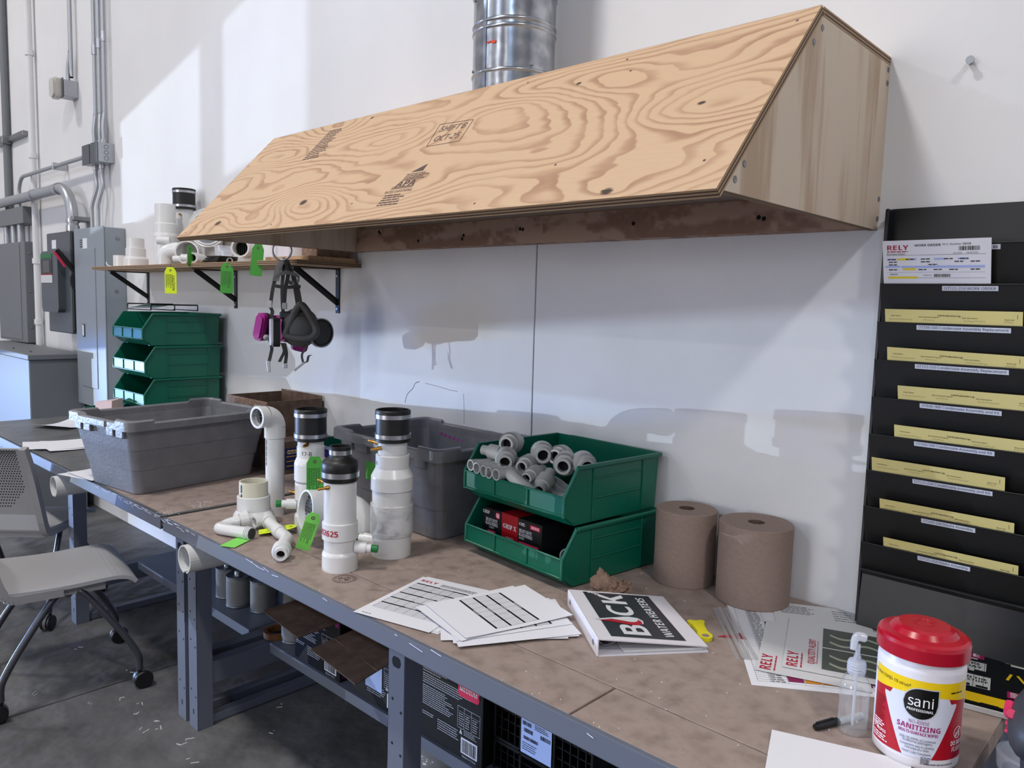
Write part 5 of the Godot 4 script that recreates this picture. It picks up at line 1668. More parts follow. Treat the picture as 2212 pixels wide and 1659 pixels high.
func totes_and_cartons() -> void:
	var y := BENCH_Y
	var a := make_tote("grey plastic tote on the bare bench end beside the tall elbow pipe", Vector3(-0.395, y + 0.001, 0.615), 0.13, 0.42, 0.575, 0.272, 0.04)
	var da := []
	for i in 6:
		da.append(Transform3D(Basis(), Vector3(0.0 + i * 0.022, 0.232 - (i % 3) * 0.004, -0.2675)))
	dots(a, da, M.green_dot)
	var c := make_tote("grey plastic tote against the wall behind the tallest pipe assembly", Vector3(0.7, y, 0.215), -0.03, 0.54, 0.39, 0.285, 0.035)
	var dc := []
	for i in 9:
		dc.append(Transform3D(Basis(Vector3(0, 1, 0), 0.0), Vector3(-0.17 + i * 0.024 + (0.01 if i > 6 else 0.0), 0.245 - i * 0.003, -0.186)))
	dots(c, dc, M.magenta_dot)
	part(c, "tape", B.new().box(Vector3(-0.06, 0.17, 0.19), Vector3(0.09, 0.06, 0.001)), M.green_tag)
	# cartons behind the first tote
	var k2 := thing("parts_carton", "brown carton with a blue and yellow printed label under the open carton", "carton", Vector3(-0.335, y, 0.155))
	part(k2, "body", B.new().box(Vector3(0, 0.07, 0), Vector3(0.33, 0.14, 0.25), 0.002), M.cardboard)
	var lp := B.new()
	lp.at(Transform3D(Basis(Vector3(0, 1, 0), PI / 2), Vector3(0.1656, 0.07, 0)))
	lp.col = lin(0.05, 0.1, 0.35)
	lp.rect(-0.05, -0.005, 0.1, 0.09)
	lp.col = lin(0.8, 0.62, 0.15)
	for i in 4:
		lp.rect(-0.05, -0.035 + i * 0.02, 0.09, 0.004, 0.0004)
	lp.col = lin(0.85, 0.82, 0.75)
	fine_print(lp, -0.09, 0.03, 0.08, 2, 0.012, 0.004, 0.0004)
	part(k2, "label_print", lp, M.print)
	var k1 := thing("open_carton", "open topped brown carton standing on another carton by the wall", "carton", Vector3(-0.44, y + 0.14, 0.148))
	var W := 0.34
	var D := 0.265
	var H := 0.155
	for q in [["front", Vector3(0, H / 2, D / 2), Vector3(W, H, 0.004)], ["back", Vector3(0, H / 2 + 0.005, -D / 2), Vector3(W, H + 0.01, 0.004)], ["side", Vector3(W / 2, H / 2, 0), Vector3(0.004, H, D)], ["side", Vector3(-W / 2, H / 2, 0), Vector3(0.004, H, D)], ["bottom", Vector3(0, 0.003, 0), Vector3(W, 0.004, D)]]:
		part(k1, q[0], B.new().box(q[1], q[2], 0.0008), M.kraft if q[0] == "front" else M.cardboard)
	var kp := B.new().pos(Vector3(-0.09, 0.12, D / 2 + 0.0027))
	text(kp, "@ ITEM", 0.014, at2(0, 0), 0, "sans")
	part(k1, "print", kp, M.ink)
	# small green bin with a blue scoop behind the pipe assemblies
	make_bin("small green bin wedged between the cartons and the second tote", Vector3(0.23, y, 0.19), 0.0, 0.2, 0.28, 0.2)
	var sc := thing("blue_scoop", "blue plastic scoop standing in front of the small green bin", "scoop", Vector3(0.352, y, 0.385), 0.75)
	part(sc, "body", B.new().hexa([Vector3(-0.02, 0, 0.03), Vector3(0.03, 0, 0.03), Vector3(0.03, 0, -0.03), Vector3(-0.02, 0, -0.03), Vector3(-0.045, 0.215, 0.03), Vector3(0.035, 0.19, 0.03), Vector3(0.035, 0.19, -0.03), Vector3(-0.045, 0.215, -0.03)]), M.blue_plastic)
	part(sc, "rim", B.new().tube([Vector3(-0.045, 0.215, 0.03), Vector3(0.035, 0.19, 0.03), Vector3(0.035, 0.19, -0.03)], 0.004, 6), M.blue_plastic)


# ---------------------------------------------------------------- pipe assemblies on the bench
func barb(parent: Node3D, from: Vector3, to: Vector3) -> void:
	var d := (to - from).normalized()
	var l := from.distance_to(to)
	var o := part(parent, "hose_barb", B.new().tube([from, from + d * l * 0.35, from + d * l * 0.36, from + d * l], [0.006, 0.006, 0.0038, 0.0034], 10), M.brass)
	for k in 3:
		part(o, "barb_ring", B.new().tube([from + d * l * (0.5 + k * 0.16), from + d * l * (0.58 + k * 0.16)], [0.0048, 0.0034], 10), M.brass)


func capped_port(parent: Node3D, from: Vector3, dir: Vector3) -> void:
	var d := dir.normalized()
	part(parent, "side_port", B.new().tube([from, from + d * 0.03, from + d * 0.031, from + d * 0.045], [0.016, 0.016, 0.012, 0.012], 18), M.pvc)
	part(parent, "port_cap", B.new().tube([from + d * 0.045, from + d * 0.062], 0.0105, 18), M.cap_green)


func pvc_on_bench() -> void:
	var y := BENCH_Y
	var C := thing("vent_assembly", "tallest dusty white pipe assembly with a black coupling, before the second tote", "pipe assembly", Vector3(0.925, y, 0.555))
	part(C, "base_pipe", B.new().lathe([Vector2(0, 0), Vector2(0.0565, 0), Vector2(0.0565, 0.062)], 40), M.pvc)
	part(C, "lower_sleeve", B.new().lathe([Vector2(0.0565, 0.06), Vector2(0.0598, 0.061), Vector2(0.0615, 0.07), Vector2(0.0615, 0.15), Vector2(0.06, 0.152), Vector2(0.0565, 0.152)], 40), M.pvc_dirty)
	part(C, "middle_pipe", B.new().lathe([Vector2(0.0563, 0.15), Vector2(0.0563, 0.195)], 40), M.pvc)
	part(C, "upper_socket", B.new().lathe([Vector2(0.0565, 0.192), Vector2(0.0605, 0.193), Vector2(0.0605, 0.228), Vector2(0.06, 0.232), Vector2(0.048, 0.255), Vector2(0.0478, 0.292), Vector2(0.043, 0.294)], 40), M.pvc)
	part(C, "neck", B.new().lathe([Vector2(0.0415, 0.29), Vector2(0.0415, 0.34)], 40), M.pvc)
	coupling(C, 0.33, 0.0505, 0.092)
	barb(C, Vector3(0.0, 0.315, 0.04), Vector3(-0.012, 0.312, 0.068))
	barb(C, Vector3(-0.035, 0.322, 0.02), Vector3(-0.068, 0.326, 0.035))
	capped_port(C, Vector3(-0.05, 0.035, 0.025), Vector3(-0.8, 0.05, 0.5))
	var mk := B.new().pos(Vector3(0, 0.272, 0))
	var mk2 := B.new()
	text(mk2, "26", 0.01, at2(-0.014, 0.272, 0.0006), 0)
	mk2.bend(0.0482)
	part(C, "hand_mark", mk2, M.ink)

	var Bq := thing("vent_assembly", "pipe assembly with a stepped black reducer coupling and a red handwritten number", "pipe assembly", Vector3(0.93, y, 0.735))
	part(Bq, "base_socket", B.new().lathe([Vector2(0, 0), Vector2(0.0482, 0), Vector2(0.0482, 0.042), Vector2(0.047, 0.046), Vector2(0.043, 0.052)], 40), M.pvc)
	part(Bq, "lower_pipe", B.new().lathe([Vector2(0.043, 0.05), Vector2(0.043, 0.085)], 40), M.pvc)
	part(Bq, "middle_socket", B.new().lathe([Vector2(0.043, 0.083), Vector2(0.0478, 0.086), Vector2(0.0478, 0.13), Vector2(0.0465, 0.132), Vector2(0.043, 0.132)], 40), M.pvc)
	part(Bq, "tall_pipe", B.new().lathe([Vector2(0.0435, 0.13), Vector2(0.0435, 0.25)], 40), M.pvc)
	coupling(Bq, 0.244, 0.0495, 0.094, 0.0295)
	barb(Bq, Vector3(0.01, 0.232, 0.042), Vector3(-0.004, 0.228, 0.068))
	barb(Bq, Vector3(-0.035, 0.236, 0.025), Vector3(-0.056, 0.24, 0.034))
	capped_port(Bq, Vector3(0.035, 0.062, -0.025), Vector3(0.75, -0.05, -0.65))
	var nb := B.new()
	text(nb, "82625", 0.016, at2(0.012, 0.108, 0.0006, -0.03), 0, "sans_bold")
	nb.bend(0.048)
	part(Bq, "hand_number", nb, M.red_ink, "red handwritten number")

	var A := thing("vent_assembly", "white pipe assembly with black coupling standing behind the mesh elbow", "pipe assembly", Vector3(0.57, y, 0.6))
	part(A, "base_socket", B.new().lathe([Vector2(0, 0), Vector2(0.05, 0), Vector2(0.05, 0.05), Vector2(0.0485, 0.053), Vector2(0.0425, 0.06)], 40), M.pvc)
	part(A, "lower_pipe", B.new().lathe([Vector2(0.0435, 0.055), Vector2(0.0435, 0.105)], 40), M.pvc)
	part(A, "middle_socket", B.new().lathe([Vector2(0.0435, 0.102), Vector2(0.0485, 0.104), Vector2(0.0485, 0.155), Vector2(0.0435, 0.157)], 40), M.pvc)
	part(A, "upper_socket", B.new().lathe([Vector2(0.0435, 0.158), Vector2(0.0505, 0.164), Vector2(0.0505, 0.215), Vector2(0.049, 0.222), Vector2(0.0425, 0.236), Vector2(0.0425, 0.27), Vector2(0.04, 0.272)], 40), M.pvc)
	part(A, "neck", B.new().lathe([Vector2(0.0405, 0.268), Vector2(0.0405, 0.3)], 40), M.pvc)
	coupling(A, 0.288, 0.0505, 0.1)
	barb(A, Vector3(0.03, 0.282, 0.03), Vector3(0.042, 0.28, 0.052))
	barb(A, Vector3(-0.04, 0.115, 0.022), Vector3(-0.066, 0.118, 0.036))
	capped_port(A, Vector3(-0.025, 0.085, 0.036), Vector3(-0.5, 0.05, 0.85))
	var am := B.new()
	text(am, "17-B", 0.012, at2(0.03, 0.252, 0.0006), 0)
	am.bend(0.0427)
	part(A, "hand_mark", am, M.ink)
	tag(A, "paper_tag", M.green_tag, Transform3D(Basis(Vector3(0, 1, 0), 0.9), Vector3(0.055, 0.235, 0.02)), 0.05, 0.12, false, true)

	# tall elbow pipe
	var E := thing("elbow_pipe", "slender white pipe standing on end with a screened elbow on top", "pipe", Vector3(0.335, y, 0.59))
	part(E, "pipe", B.new().lathe([Vector2(0, 0), Vector2(0.0308, 0), Vector2(0.0308, 0.275)], 36), M.pvc)
	part(E, "socket", B.new().lathe([Vector2(0.0308, 0.262), Vector2(0.0345, 0.264), Vector2(0.0345, 0.3)], 36), M.pvc)
	# the mouth looks towards the room and the bare bench
	var md := Vector3(0.12, 0, 0.99).normalized()
	var ctr := Vector3(0, 0.3, 0) + md * 0.038
	var bend := arc(ctr, -md * 0.038, Vector3(0, 0.038, 0), 0, PI / 2, 8)
	part(E, "elbow", B.new().tube(bend, 0.0345, 32, false), M.pvc)
	var mo := part(E, "mouth", B.new().pipe([ctr + Vector3(0, 0.038, 0), ctr + Vector3(0, 0.038, 0) + md * 0.03], 0.0345, 0.029, 32), M.pvc)
	part(mo, "mouth_lip", B.new().pipe([ctr + Vector3(0, 0.038, 0) + md * 0.018, ctr + Vector3(0, 0.038, 0) + md * 0.032], 0.037, 0.029, 32), M.pvc)
	var scr := B.new()
	scr.x = Transform3D(Basis(Vector3.UP.cross(md), Vector3.UP, md), ctr + Vector3(0, 0.038, 0) + md * 0.012)
	for i in range(-2, 3):
		var w := sqrt(0.029 * 0.029 - pow(i * 0.0105, 2.0))
		scr.box(Vector3(i * 0.0105, 0, 0), Vector3(0.001, w * 2, 0.001))
		scr.box(Vector3(0, i * 0.0105, 0.001), Vector3(w * 2, 0.001, 0.001))
	part(E, "screen", scr, M.dull_steel)
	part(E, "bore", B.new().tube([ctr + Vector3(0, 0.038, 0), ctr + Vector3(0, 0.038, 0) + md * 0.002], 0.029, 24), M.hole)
	var ep := B.new()
	for i in 1:
		fine_print(ep.at(Transform3D(Basis(Vector3(0, 0, 1), -PI / 2), Vector3(0, 0.26, 0.0006))), 0, 0, 0.1, 1, 1, 0.0035, 0, 0.1, 6)
		fine_print(ep.at(Transform3D(Basis(Vector3(0, 0, 1), -PI / 2), Vector3(0, 0.05, 0.0006))), 0, 0, 0.045, 1, 1, 0.005, 0, 0.1, 7)
	ep.x = Transform3D()
	ep.bend(0.031)
	part(E, "print", ep, M.ink)

	# stepped reducer
	var R := thing("pvc_reducer", "wide white stepped reducer standing on the hardboard at the bench joint", "pipe fitting", Vector3(0.395, y, 0.7))
	part(R, "base", B.new().lathe([Vector2(0, 0), Vector2(0.0635, 0), Vector2(0.0645, 0.003), Vector2(0.0645, 0.026), Vector2(0.062, 0.036), Vector2(0.053, 0.05)], 44), M.pvc)
	part(R, "socket", B.new().lathe([Vector2(0.0522, 0.046), Vector2(0.0515, 0.094), Vector2(0.046, 0.096)], 44), M.pvc)
	part(R, "pipe_end", B.new().lathe([Vector2(0.0448, 0.09), Vector2(0.0448, 0.142), Vector2(0.0395, 0.142), Vector2(0.0395, 0.05), Vector2(0, 0.05)], 44), M.pvc_cream)
	var rp := B.new()
	fine_print(rp.at(Transform3D(Basis(Vector3(0, 0, 1), -PI / 2), Vector3(0.005, 0.135, 0.0006))), 0, 0, 0.045, 1, 1, 0.006, 0, 0.05, 8)
	rp.x = Transform3D()
	rp.bend(0.045)
	part(R, "print", rp, M.ink)

	# small elbow with threaded union
	var S := thing("trap_elbow", "small bent white pipe elbow with threaded ends lying at the bench edge", "pipe fitting", Vector3(0, y + 0.019, 0))
	part(S, "elbow", B.new().tube(curve([Vector3(0.435, 0.012, 0.745), Vector3(0.42, 0.006, 0.79), Vector3(0.418, 0.0, 0.815), Vector3(0.43, 0.0, 0.832), Vector3(0.46, 0.0, 0.825), Vector3(0.535, 0.0, 0.793)], 4), 0.0175, 18), M.pvc)
	part(S, "union_nut", B.new().tube([Vector3(0.437, 0.013, 0.742), Vector3(0.43, 0.01, 0.766)], 0.026, 18), M.pvc)
	part(S, "union_nut", B.new().tube([Vector3(0.429, 0.009, 0.768), Vector3(0.424, 0.007, 0.782)], 0.021, 18), M.pvc)
	for i in 4:
		part(S, "thread", B.new().tube([Vector3(0.528, 0, 0.796) + Vector3(0.919, 0, -0.394) * (i * 0.0052), Vector3(0.528, 0, 0.796) + Vector3(0.919, 0, -0.394) * (i * 0.0052 + 0.0034)], 0.0208 - 0.0005 * i, 20), M.pvc)
	part(S, "gasket", B.new().tube([Vector3(0.5455, 0, 0.7885), Vector3(0.5478, 0, 0.7875)], 0.0165, 20), M.strap)
	# tee with a swan neck
	var T := thing("trap_pipe", "white pipe tee curving to a threaded union at the bench edge", "pipe fitting", Vector3(0, y + 0.02, 0))
	part(T, "pipe", B.new().tube(curve([Vector3(0.42, 0.008, 0.672), Vector3(0.5, 0.004, 0.7), Vector3(0.6, 0.0, 0.722), Vector3(0.655, 0.0, 0.735), Vector3(0.69, 0.002, 0.76), Vector3(0.72, 0.0, 0.79), Vector3(0.765, 0.0, 0.81)], 4), 0.0178, 18), M.pvc)
	part(T, "tee", B.new().tube([Vector3(0.425, 0.008, 0.674), Vector3(0.49, 0.004, 0.698)], 0.0225, 18), M.pvc)
	part(T, "tee_branch", B.new().pipe([Vector3(0.46, 0.006, 0.69), Vector3(0.462, 0.006, 0.735)], 0.019, 0.014, 18), M.pvc)
	part(T, "collar", B.new().tube([Vector3(0.57, 0.001, 0.716), Vector3(0.6, 0.0, 0.722)], 0.0205, 18), M.pvc)
	var ud := Vector3(0.82, 0.0, 0.57).normalized()
	var u0 := Vector3(0.745, 0.004, 0.802)
	part(T, "union_nut", B.new().tube([u0, u0 + ud * 0.004, u0 + ud * 0.03, u0 + ud * 0.034], [0.022, 0.0265, 0.0265, 0.023], 20), M.pvc)
	part(T, "union_tail", B.new().pipe([u0 + ud * 0.03, u0 + ud * 0.056], 0.0185, 0.0115, 20), M.pvc)
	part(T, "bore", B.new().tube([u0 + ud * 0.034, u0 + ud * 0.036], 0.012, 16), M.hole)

	# big elbow with wire mesh in its mouth
	var G := thing("screened_elbow", "large white elbow lying on the bench with black wire mesh in its mouth", "pipe fitting", Vector3(0.7, y, 0.7))
	var gd := Vector3(-0.2, 0.12, 0.97).normalized()
	var gm := Vector3(0.0, 0.107, 0.0)
	part(G, "mouth", B.new().pipe([gm - gd * 0.07, gm], 0.061, 0.0555, 40), M.pvc)
	part(G, "bend", B.new().tube(curve([gm - gd * 0.06, gm - gd * 0.085 + Vector3(0.008, 0.004, 0), Vector3(0.06, 0.1, -0.115), Vector3(0.085, 0.068, -0.14), Vector3(0.092, 0.03, -0.15), Vector3(0.092, 0.002, -0.15)], 5), 0.0485, 36), M.pvc)
	part(G, "tail_socket", B.new().tube([Vector3(0.092, 0.0, -0.15), Vector3(0.092, 0.034, -0.15)], 0.0515, 36), M.pvc)
	var gs := B.new()
	var gx := Vector3.UP.cross(gd).normalized()
	gs.x = Transform3D(Basis(gx, gd.cross(gx), gd), gm - gd * 0.022)
	for i in range(-5, 6):
		var w := sqrt(0.0555 * 0.0555 - pow(i * 0.0105, 2.0))
		gs.box(Vector3(i * 0.0105, 0, 0), Vector3(0.0014, w * 2, 0.0014))
		gs.box(Vector3(0, i * 0.0105, 0.001), Vector3(w * 2, 0.0014, 0.0014))
	part(G, "wire_mesh", gs, M.black_metal)
	# loose paper tags
	var lt := [[Vector3(0.52, y + 0.003, 0.79), 0.5, M.bright_green_tag, "bright green tag lying under the small threaded elbow"], [Vector3(0.56, y + 0.02, 0.66), -0.5, M.yellow_tag, "yellow printed tag lying behind the curved trap pipe"]]
	for k in lt:
		var o := thing("paper_tag", k[3], "tag", k[0], k[1])
		tag(o, "card", k[2], Transform3D(Basis(Vector3(1, 0, 0), -PI / 2 + (0.12 if k[1] < 0 else 0.0)), Vector3.ZERO), 0.05, 0.1, false, k[1] < 0)
	var up := thing("paper_tag", "bright green printed tag propped upright against the curved trap pipe", "tag", Vector3(0.8, y + 0.115, 0.735), 0.95)
	tag(up, "card", M.bright_green_tag, Transform3D(Basis(Vector3(0, 0, 1), -0.32) * Basis(Vector3(1, 0, 0), 0.15), Vector3.ZERO), 0.04, 0.105, false, true)
	part(up, "string", B.new().tube(curve([Vector3(0, 0, 0), Vector3(-0.02, 0.0, -0.02), Vector3(-0.03, -0.07, -0.03), Vector3(-0.04, -0.095, -0.03)], 4), 0.001, 5), M.pvc)


# ---------------------------------------------------------------- paper
func sheet(called: String, label: String, where: Vector3, turn: float, w: float, h: float, m: Material, group := "", sag := 0.0) -> Node3D:
	# a page lying face up: local x to its right, local -z to its head; origin at its centre
	var t := thing(called, label, "paper", where, turn, group)
	var b := B.new()
	var n := 6
	for i in n:
		var z0 := -h / 2 + h * i / n
		var z1 := -h / 2 + h * (i + 1) / n
		var y0 := sag * pow(absf(z0) / (h / 2), 2.0)
		var y1 := sag * pow(absf(z1) / (h / 2), 2.0)
		b.hexa([Vector3(-w / 2, y0, z1 if false else z0), Vector3(-w / 2, y1, z1), Vector3(w / 2, y1, z1), Vector3(w / 2, y0, z0), Vector3(-w / 2, y0 + 0.0004, z0), Vector3(-w / 2, y1 + 0.0004, z1), Vector3(w / 2, y1 + 0.0004, z1), Vector3(w / 2, y0 + 0.0004, z0)])
	part(t, "page", b, m)
	return t


func page_print() -> Transform3D:
	# print frame: x right, y towards the head of the page
	return Transform3D(Basis(Vector3(1, 0, 0), Vector3(0, 0, -1), Vector3(0, 1, 0)), Vector3(0, 0.0008, 0))


func log_form(t: Node3D) -> void:
	var b := B.new().at(page_print())
	var x0 := -0.092
	var x1 := 0.092
	var y := 0.095
	for g in 5:
		b.return_quad(x0, y - 0.0055, x1, y, 0)
		for r in 6:
			var yy := y - 0.0055 - (r + 1) * 0.0052
			b.return_quad(x0, yy - 0.0003, x1, yy + 0.0003, 0)
		y -= 0.0055 + 6 * 0.0052
	var bot := y
	for k in [0.0, 0.18, 0.33, 0.48, 0.63, 0.8, 1.0]:
		var xx: float = lerpf(x0, x1, k)
		b.return_quad(xx - 0.0003, bot, xx + 0.0003, 0.095, 0)
	fine_print(b, -0.03, 0.117, 0.11, 3, 0.0055, 0.0022, 0, 0.2, 31)
	fine_print(b, -0.09, -0.128, 0.03, 1, 1, 0.002, 0, 0.2, 32)
	part(t, "form_lines", b, M.ink)
	var w := B.new().at(page_print())
	for g in 5:
		fine_print(w, -0.02, 0.095 - 0.0028 - g * 0.0367, 0.04, 1, 1, 0.0016, 0.0003, 0.3, g)
	part(t, "heading_print", w, M.paper)
	var l := B.new().at(page_print())
	text(l, "RELY", 0.0125, at2(-0.094, 0.116), -1, "sans_bold", 1.3)
	part(t, "logo", l, M.red_ink, "red company logo")


func papers_on_bench() -> void:
	var y := BENCH_Y
	# first fan of forms
	var ca := Vector3(1.281, y, 0.727)
	for k in [[0.016, -0.012, 0.0, 0], [0.008, -0.014, 0.05, 0], [0.0, 0.0, 0.25 - 0.25, 1]]:
		var n: int = [0.016, 0.008, 0.0].find(k[0])
		var s := sheet("log_sheet", ["plain sheet at the bottom of the first fan of forms", "sheet slipped sideways under the first printed form", "printed form with a red logo, hanging just past the bench edge"][n], ca + Vector3(k[0], 0.0008 + n * 0.0012, k[1]), 0.25 + k[2] * 0.4, 0.216, 0.279, M.paper, "loose forms fanned out on the bench")
		if k[3] == 1:
			log_form(s)
	# second fan
	var cb := Vector3(1.449, y, 0.648)
	var f := [[Vector3(0.03, 0, 0.02), -0.72, 1, "printed form turned furthest round at the foot of the second fan"], [Vector3(0.045, 0, 0.012), -0.62, 0, "plain sheet slewed under the second fan of forms"], [Vector3(0.05, 0, 0.02), -0.52, 0, "plain sheet third from the bottom of the second fan"], [Vector3(0.012, 0, 0.01), -0.42, 1, "printed form peeping out below the top one of the second fan"], [Vector3(-0.012, 0, 0.016), -0.22, 0, "plain sheet showing its corner beside the top form"], [Vector3(0.0, 0, 0.0), -0.285, 1, "printed form on top of the second fan, red logo at its far edge"]]
	for i in f.size():
		var s := sheet("log_sheet", f[i][3], cb + f[i][0] + Vector3(0, 0.004 + i * 0.0016, 0), f[i][1], 0.216, 0.279, M.paper, "loose forms fanned out on the bench", 0.002 if i == 5 else 0.0)
		if f[i][2] == 1:
			log_form(s)
	# binder
	var bt := thing("ring_binder", "white ring binder with a dark printed cover lying on the bench", "binder", Vector3(1.745, y, 0.655), -0.666 + PI / 2 * 0 )
	# local x runs along the spine from the front corner to the back, local z away from the spine
	var ex := Vector3(-0.786, 0, -0.618)
	var ez := Vector3(0.618, 0, -0.786)
	bt.basis = Basis(ex, Vector3.UP, ex.cross(Vector3.UP))
	var sgn := 1.0 if ex.cross(Vector3.UP).dot(ez) > 0 else -1.0
	var L := 0.282
	var W := 0.243
	var q := func(u: float, v: float, h: float) -> Vector3:
		return Vector3(u, h, v * sgn)
	var cov := B.new()
	solid(cov, q.call(0, 0.004, 0.037), q.call(L, 0.004, 0.037), q.call(L, W, 0.012), q.call(0, W, 0.012), 0.003)
	part(bt, "front_cover", cov, M.white_plastic)
	var bk := B.new()
	solid(bk, q.call(0, 0.004, 0.0005), q.call(L, 0.004, 0.0005), q.call(L, W + 0.003, 0.0005), q.call(0, W + 0.003, 0.0005), 0.003)
	part(bt, "back_cover", bk, M.white_plastic)
	part(bt, "spine", B.new().box(q.call(L / 2, 0.002, 0.0203), Vector3(L, 0.0396, 0.004), 0.0012), M.white_plastic)
	var pg := B.new()
	solid(pg, q.call(0.006, 0.06, 0.0045), q.call(L - 0.004, 0.06, 0.0045), q.call(L - 0.004, W - 0.006, 0.0045), q.call(0.006, W - 0.006, 0.0045), 0.005)
	part(bt, "pages", pg, M.dull_paper)
	for u in [0.045, 0.14, 0.235]:
		part(bt, "ring", B.new().tube(arc(q.call(u, 0.035, 0.019), Vector3(0, 0.013, 0), Vector3(0, 0, 0.02), 0, TAU, 14), 0.0014, 6, false), M.steel)
	part(bt, "ring_plate", B.new().box(q.call(0.14, 0.03, 0.007), Vector3(0.2, 0.004, 0.016), 0.001), M.steel)
	for u in [0.03, 0.25]:
		part(bt, "rivet", B.new().at(Transform3D(Basis(Vector3(1, 0, 0), -PI / 2 * sgn), q.call(u, -0.0003, 0.02))).lathe([Vector2(0.006, 0), Vector2(0.006, 0.001), Vector2(0.003, 0.0014), Vector2(0.003, 0.0), Vector2(0, 0.0)], 14), M.steel)
	# cover print: x from the front corner backwards, y towards the spine
	var slope := (q.call(0, W, 0.015) - q.call(0, 0.004, 0.04)) as Vector3
	var py := -slope.normalized()
	var px := Vector3(1, 0, 0)
	var pf := Transform3D(Basis(px, py, px.cross(py)), q.call(0, 0.004, 0.0406))
	var pr := B.new().at(pf)
	pr.col = lin(0.2, 0.21, 0.235)
	pr.rect(0.145, -0.115, 0.255, 0.168, 0.0002)
	pr.col = lin(0.86, 0.87, 0.88)
	text(pr, "B", 0.062, at2(0.058, -0.095, 0.0006), 0, "sans_bold", 1.25)
	text(pr, "CK", 0.062, at2(0.2, -0.095, 0.0006), 0, "sans_bold", 1.25)
	text(pr, "WATER HEATERS", 0.021, at2(0.142, -0.168, 0.0006), 0, "sans_bold", 1.0)
	# the drop between B and CK
	var drop := func(x0: float, s: float, z: float, cut: float) -> void:
		var pts := [Vector2(0.0, 0.082), Vector2(0.01, 0.04), Vector2(0.02, 0.012), Vector2(0.024, -0.008), Vector2(0.019, -0.026), Vector2(0.004, -0.034), Vector2(-0.012, -0.03), Vector2(-0.021, -0.016), Vector2(-0.021, 0.002), Vector2(-0.012, 0.03)]
		var n := pts.size()
		for i in range(1, n - 1):
			var a: Vector2 = pts[0] * s
			var b2: Vector2 = pts[i] * s
			var c: Vector2 = pts[i + 1] * s
			var nn := Vector3(0, 0, 1)
			pr.tri(Vector3(x0 + a.x, -0.098 + a.y, z), Vector3(x0 + c.x, -0.098 + c.y, z), Vector3(x0 + b2.x, -0.098 + b2.y, z), nn, nn, nn)
	drop.call(0.106, 1.0, 0.0006, 0.0)
	pr.col = lin(0.7, 0.14, 0.2)
	drop.call(0.101, 0.86, 0.0009, 0.0)
	pr.col = lin(0.86, 0.87, 0.88)
	drop.call(0.113, 0.66, 0.0012, 0.0)
	pr.col = lin(0.9, 0.9, 0.9)
	for i in 9:
		pr.rect(0.265 + rng.randf_range(-0.008, 0.006), -0.055 + rng.randf_range(-0.012, 0.012), 0.01, 0.006, 0.0007)
	part(bt, "cover_print", pr, M.gloss_print, "dark cover sheet with white lettering")
	# training matrix under the roll
	var mx := sheet("training_matrix", "large sheet with a coloured grid lying partly under the paper roll", Vector3(1.785, y + 0.0004, 0.173) + Vector3(0.826, 0, -0.563) * 0.14 + Vector3(0.563, 0, 0.826) * 0.216, 0.598, 0.279, 0.432, M.paper)
	var g := B.new().at(page_print())
	g.col = lin(0.25, 0.25, 0.25)
	for i in 46:
		g.return_quad(-0.125, 0.2 - i * 0.0088, 0.125, 0.2005 - i * 0.0088, 0)
	for k in [-0.125, -0.1, -0.065, -0.033, 0.0, 0.033, 0.066, 0.095, 0.125]:
		g.return_quad(k, 0.2 - 45 * 0.0088, k + 0.0005, 0.2, 0)
	fine_print(g, -0.098, 0.1955, 0.03, 45, 0.0088, 0.003, 0, 0.3, 77)
	var rr := RandomNumberGenerator.new()
	rr.seed = 5
	var pal := [lin(0.1, 0.25, 0.6), lin(0.5, 0.08, 0.3), lin(0.78, 0.5, 0.1), lin(0.88, 0.88, 0.88), lin(0.88, 0.88, 0.88)]
	for cxx in 6:
		var row := 0
		while row < 44:
			var span := rr.randi_range(1, 5)
			var pick := rr.randi_range(0, 4)
			if (row > 24 and row < 38) and pick < 3 and rr.randf() < 0.7:
				pick = 3
			g.col = pal[pick]
			span = min(span, 44 - row)
			if pick < 3:
				g.return_quad(-0.064 + cxx * 0.0328, 0.1995 - (row + span) * 0.0088, -0.034 + cxx * 0.0328, 0.1995 - row * 0.0088, 0.0003)
			row += span + rr.randi_range(0, 2)
	part(mx, "grid_print", g, M.print)
	# two landscape notices in sleeves; page right runs from the bench front to the wall
	var nt := [["notice_sleeve", "clear-sleeved notice lying under the quality alert sheet", Vector3(2.058, y + 0.003, 0.3), 1.93, 0], ["notice_sleeve", "quality alert notice with two photographs of bent pipes", Vector3(2.092, y + 0.005, 0.25), 1.93, 1], ["log_sheet", "faint printed sheet by the wall under the quality alert notice", Vector3(2.005, y + 0.0018, 0.118), 0.5, 2]]
	for k in nt:
		var s := sheet(k[0], k[1], k[2], k[3], 0.279 if k[4] < 2 else 0.216, 0.216 if k[4] < 2 else 0.2, M.dull_paper)
		var b := B.new().at(page_print())
		if k[4] < 2:
			b.col = lin(0.68, 0.1, 0.22)
			text(b, "RELY", 0.022, at2(-0.128, 0.09), -1, "sans_bold", 1.1)
			fine_print(b, -0.128, 0.072, 0.075, 1, 1, 0.003, 0, 0.05, 3)
		else:
			b.col = lin(0.35, 0.35, 0.36)
			fine_print(b, -0.09, 0.08, 0.09, 6, 0.009, 0.003, 0, 0.3, 4)
			fine_print(b, 0.03, 0.075, 0.05, 5, 0.014, 0.003, 0, 0.3, 4)
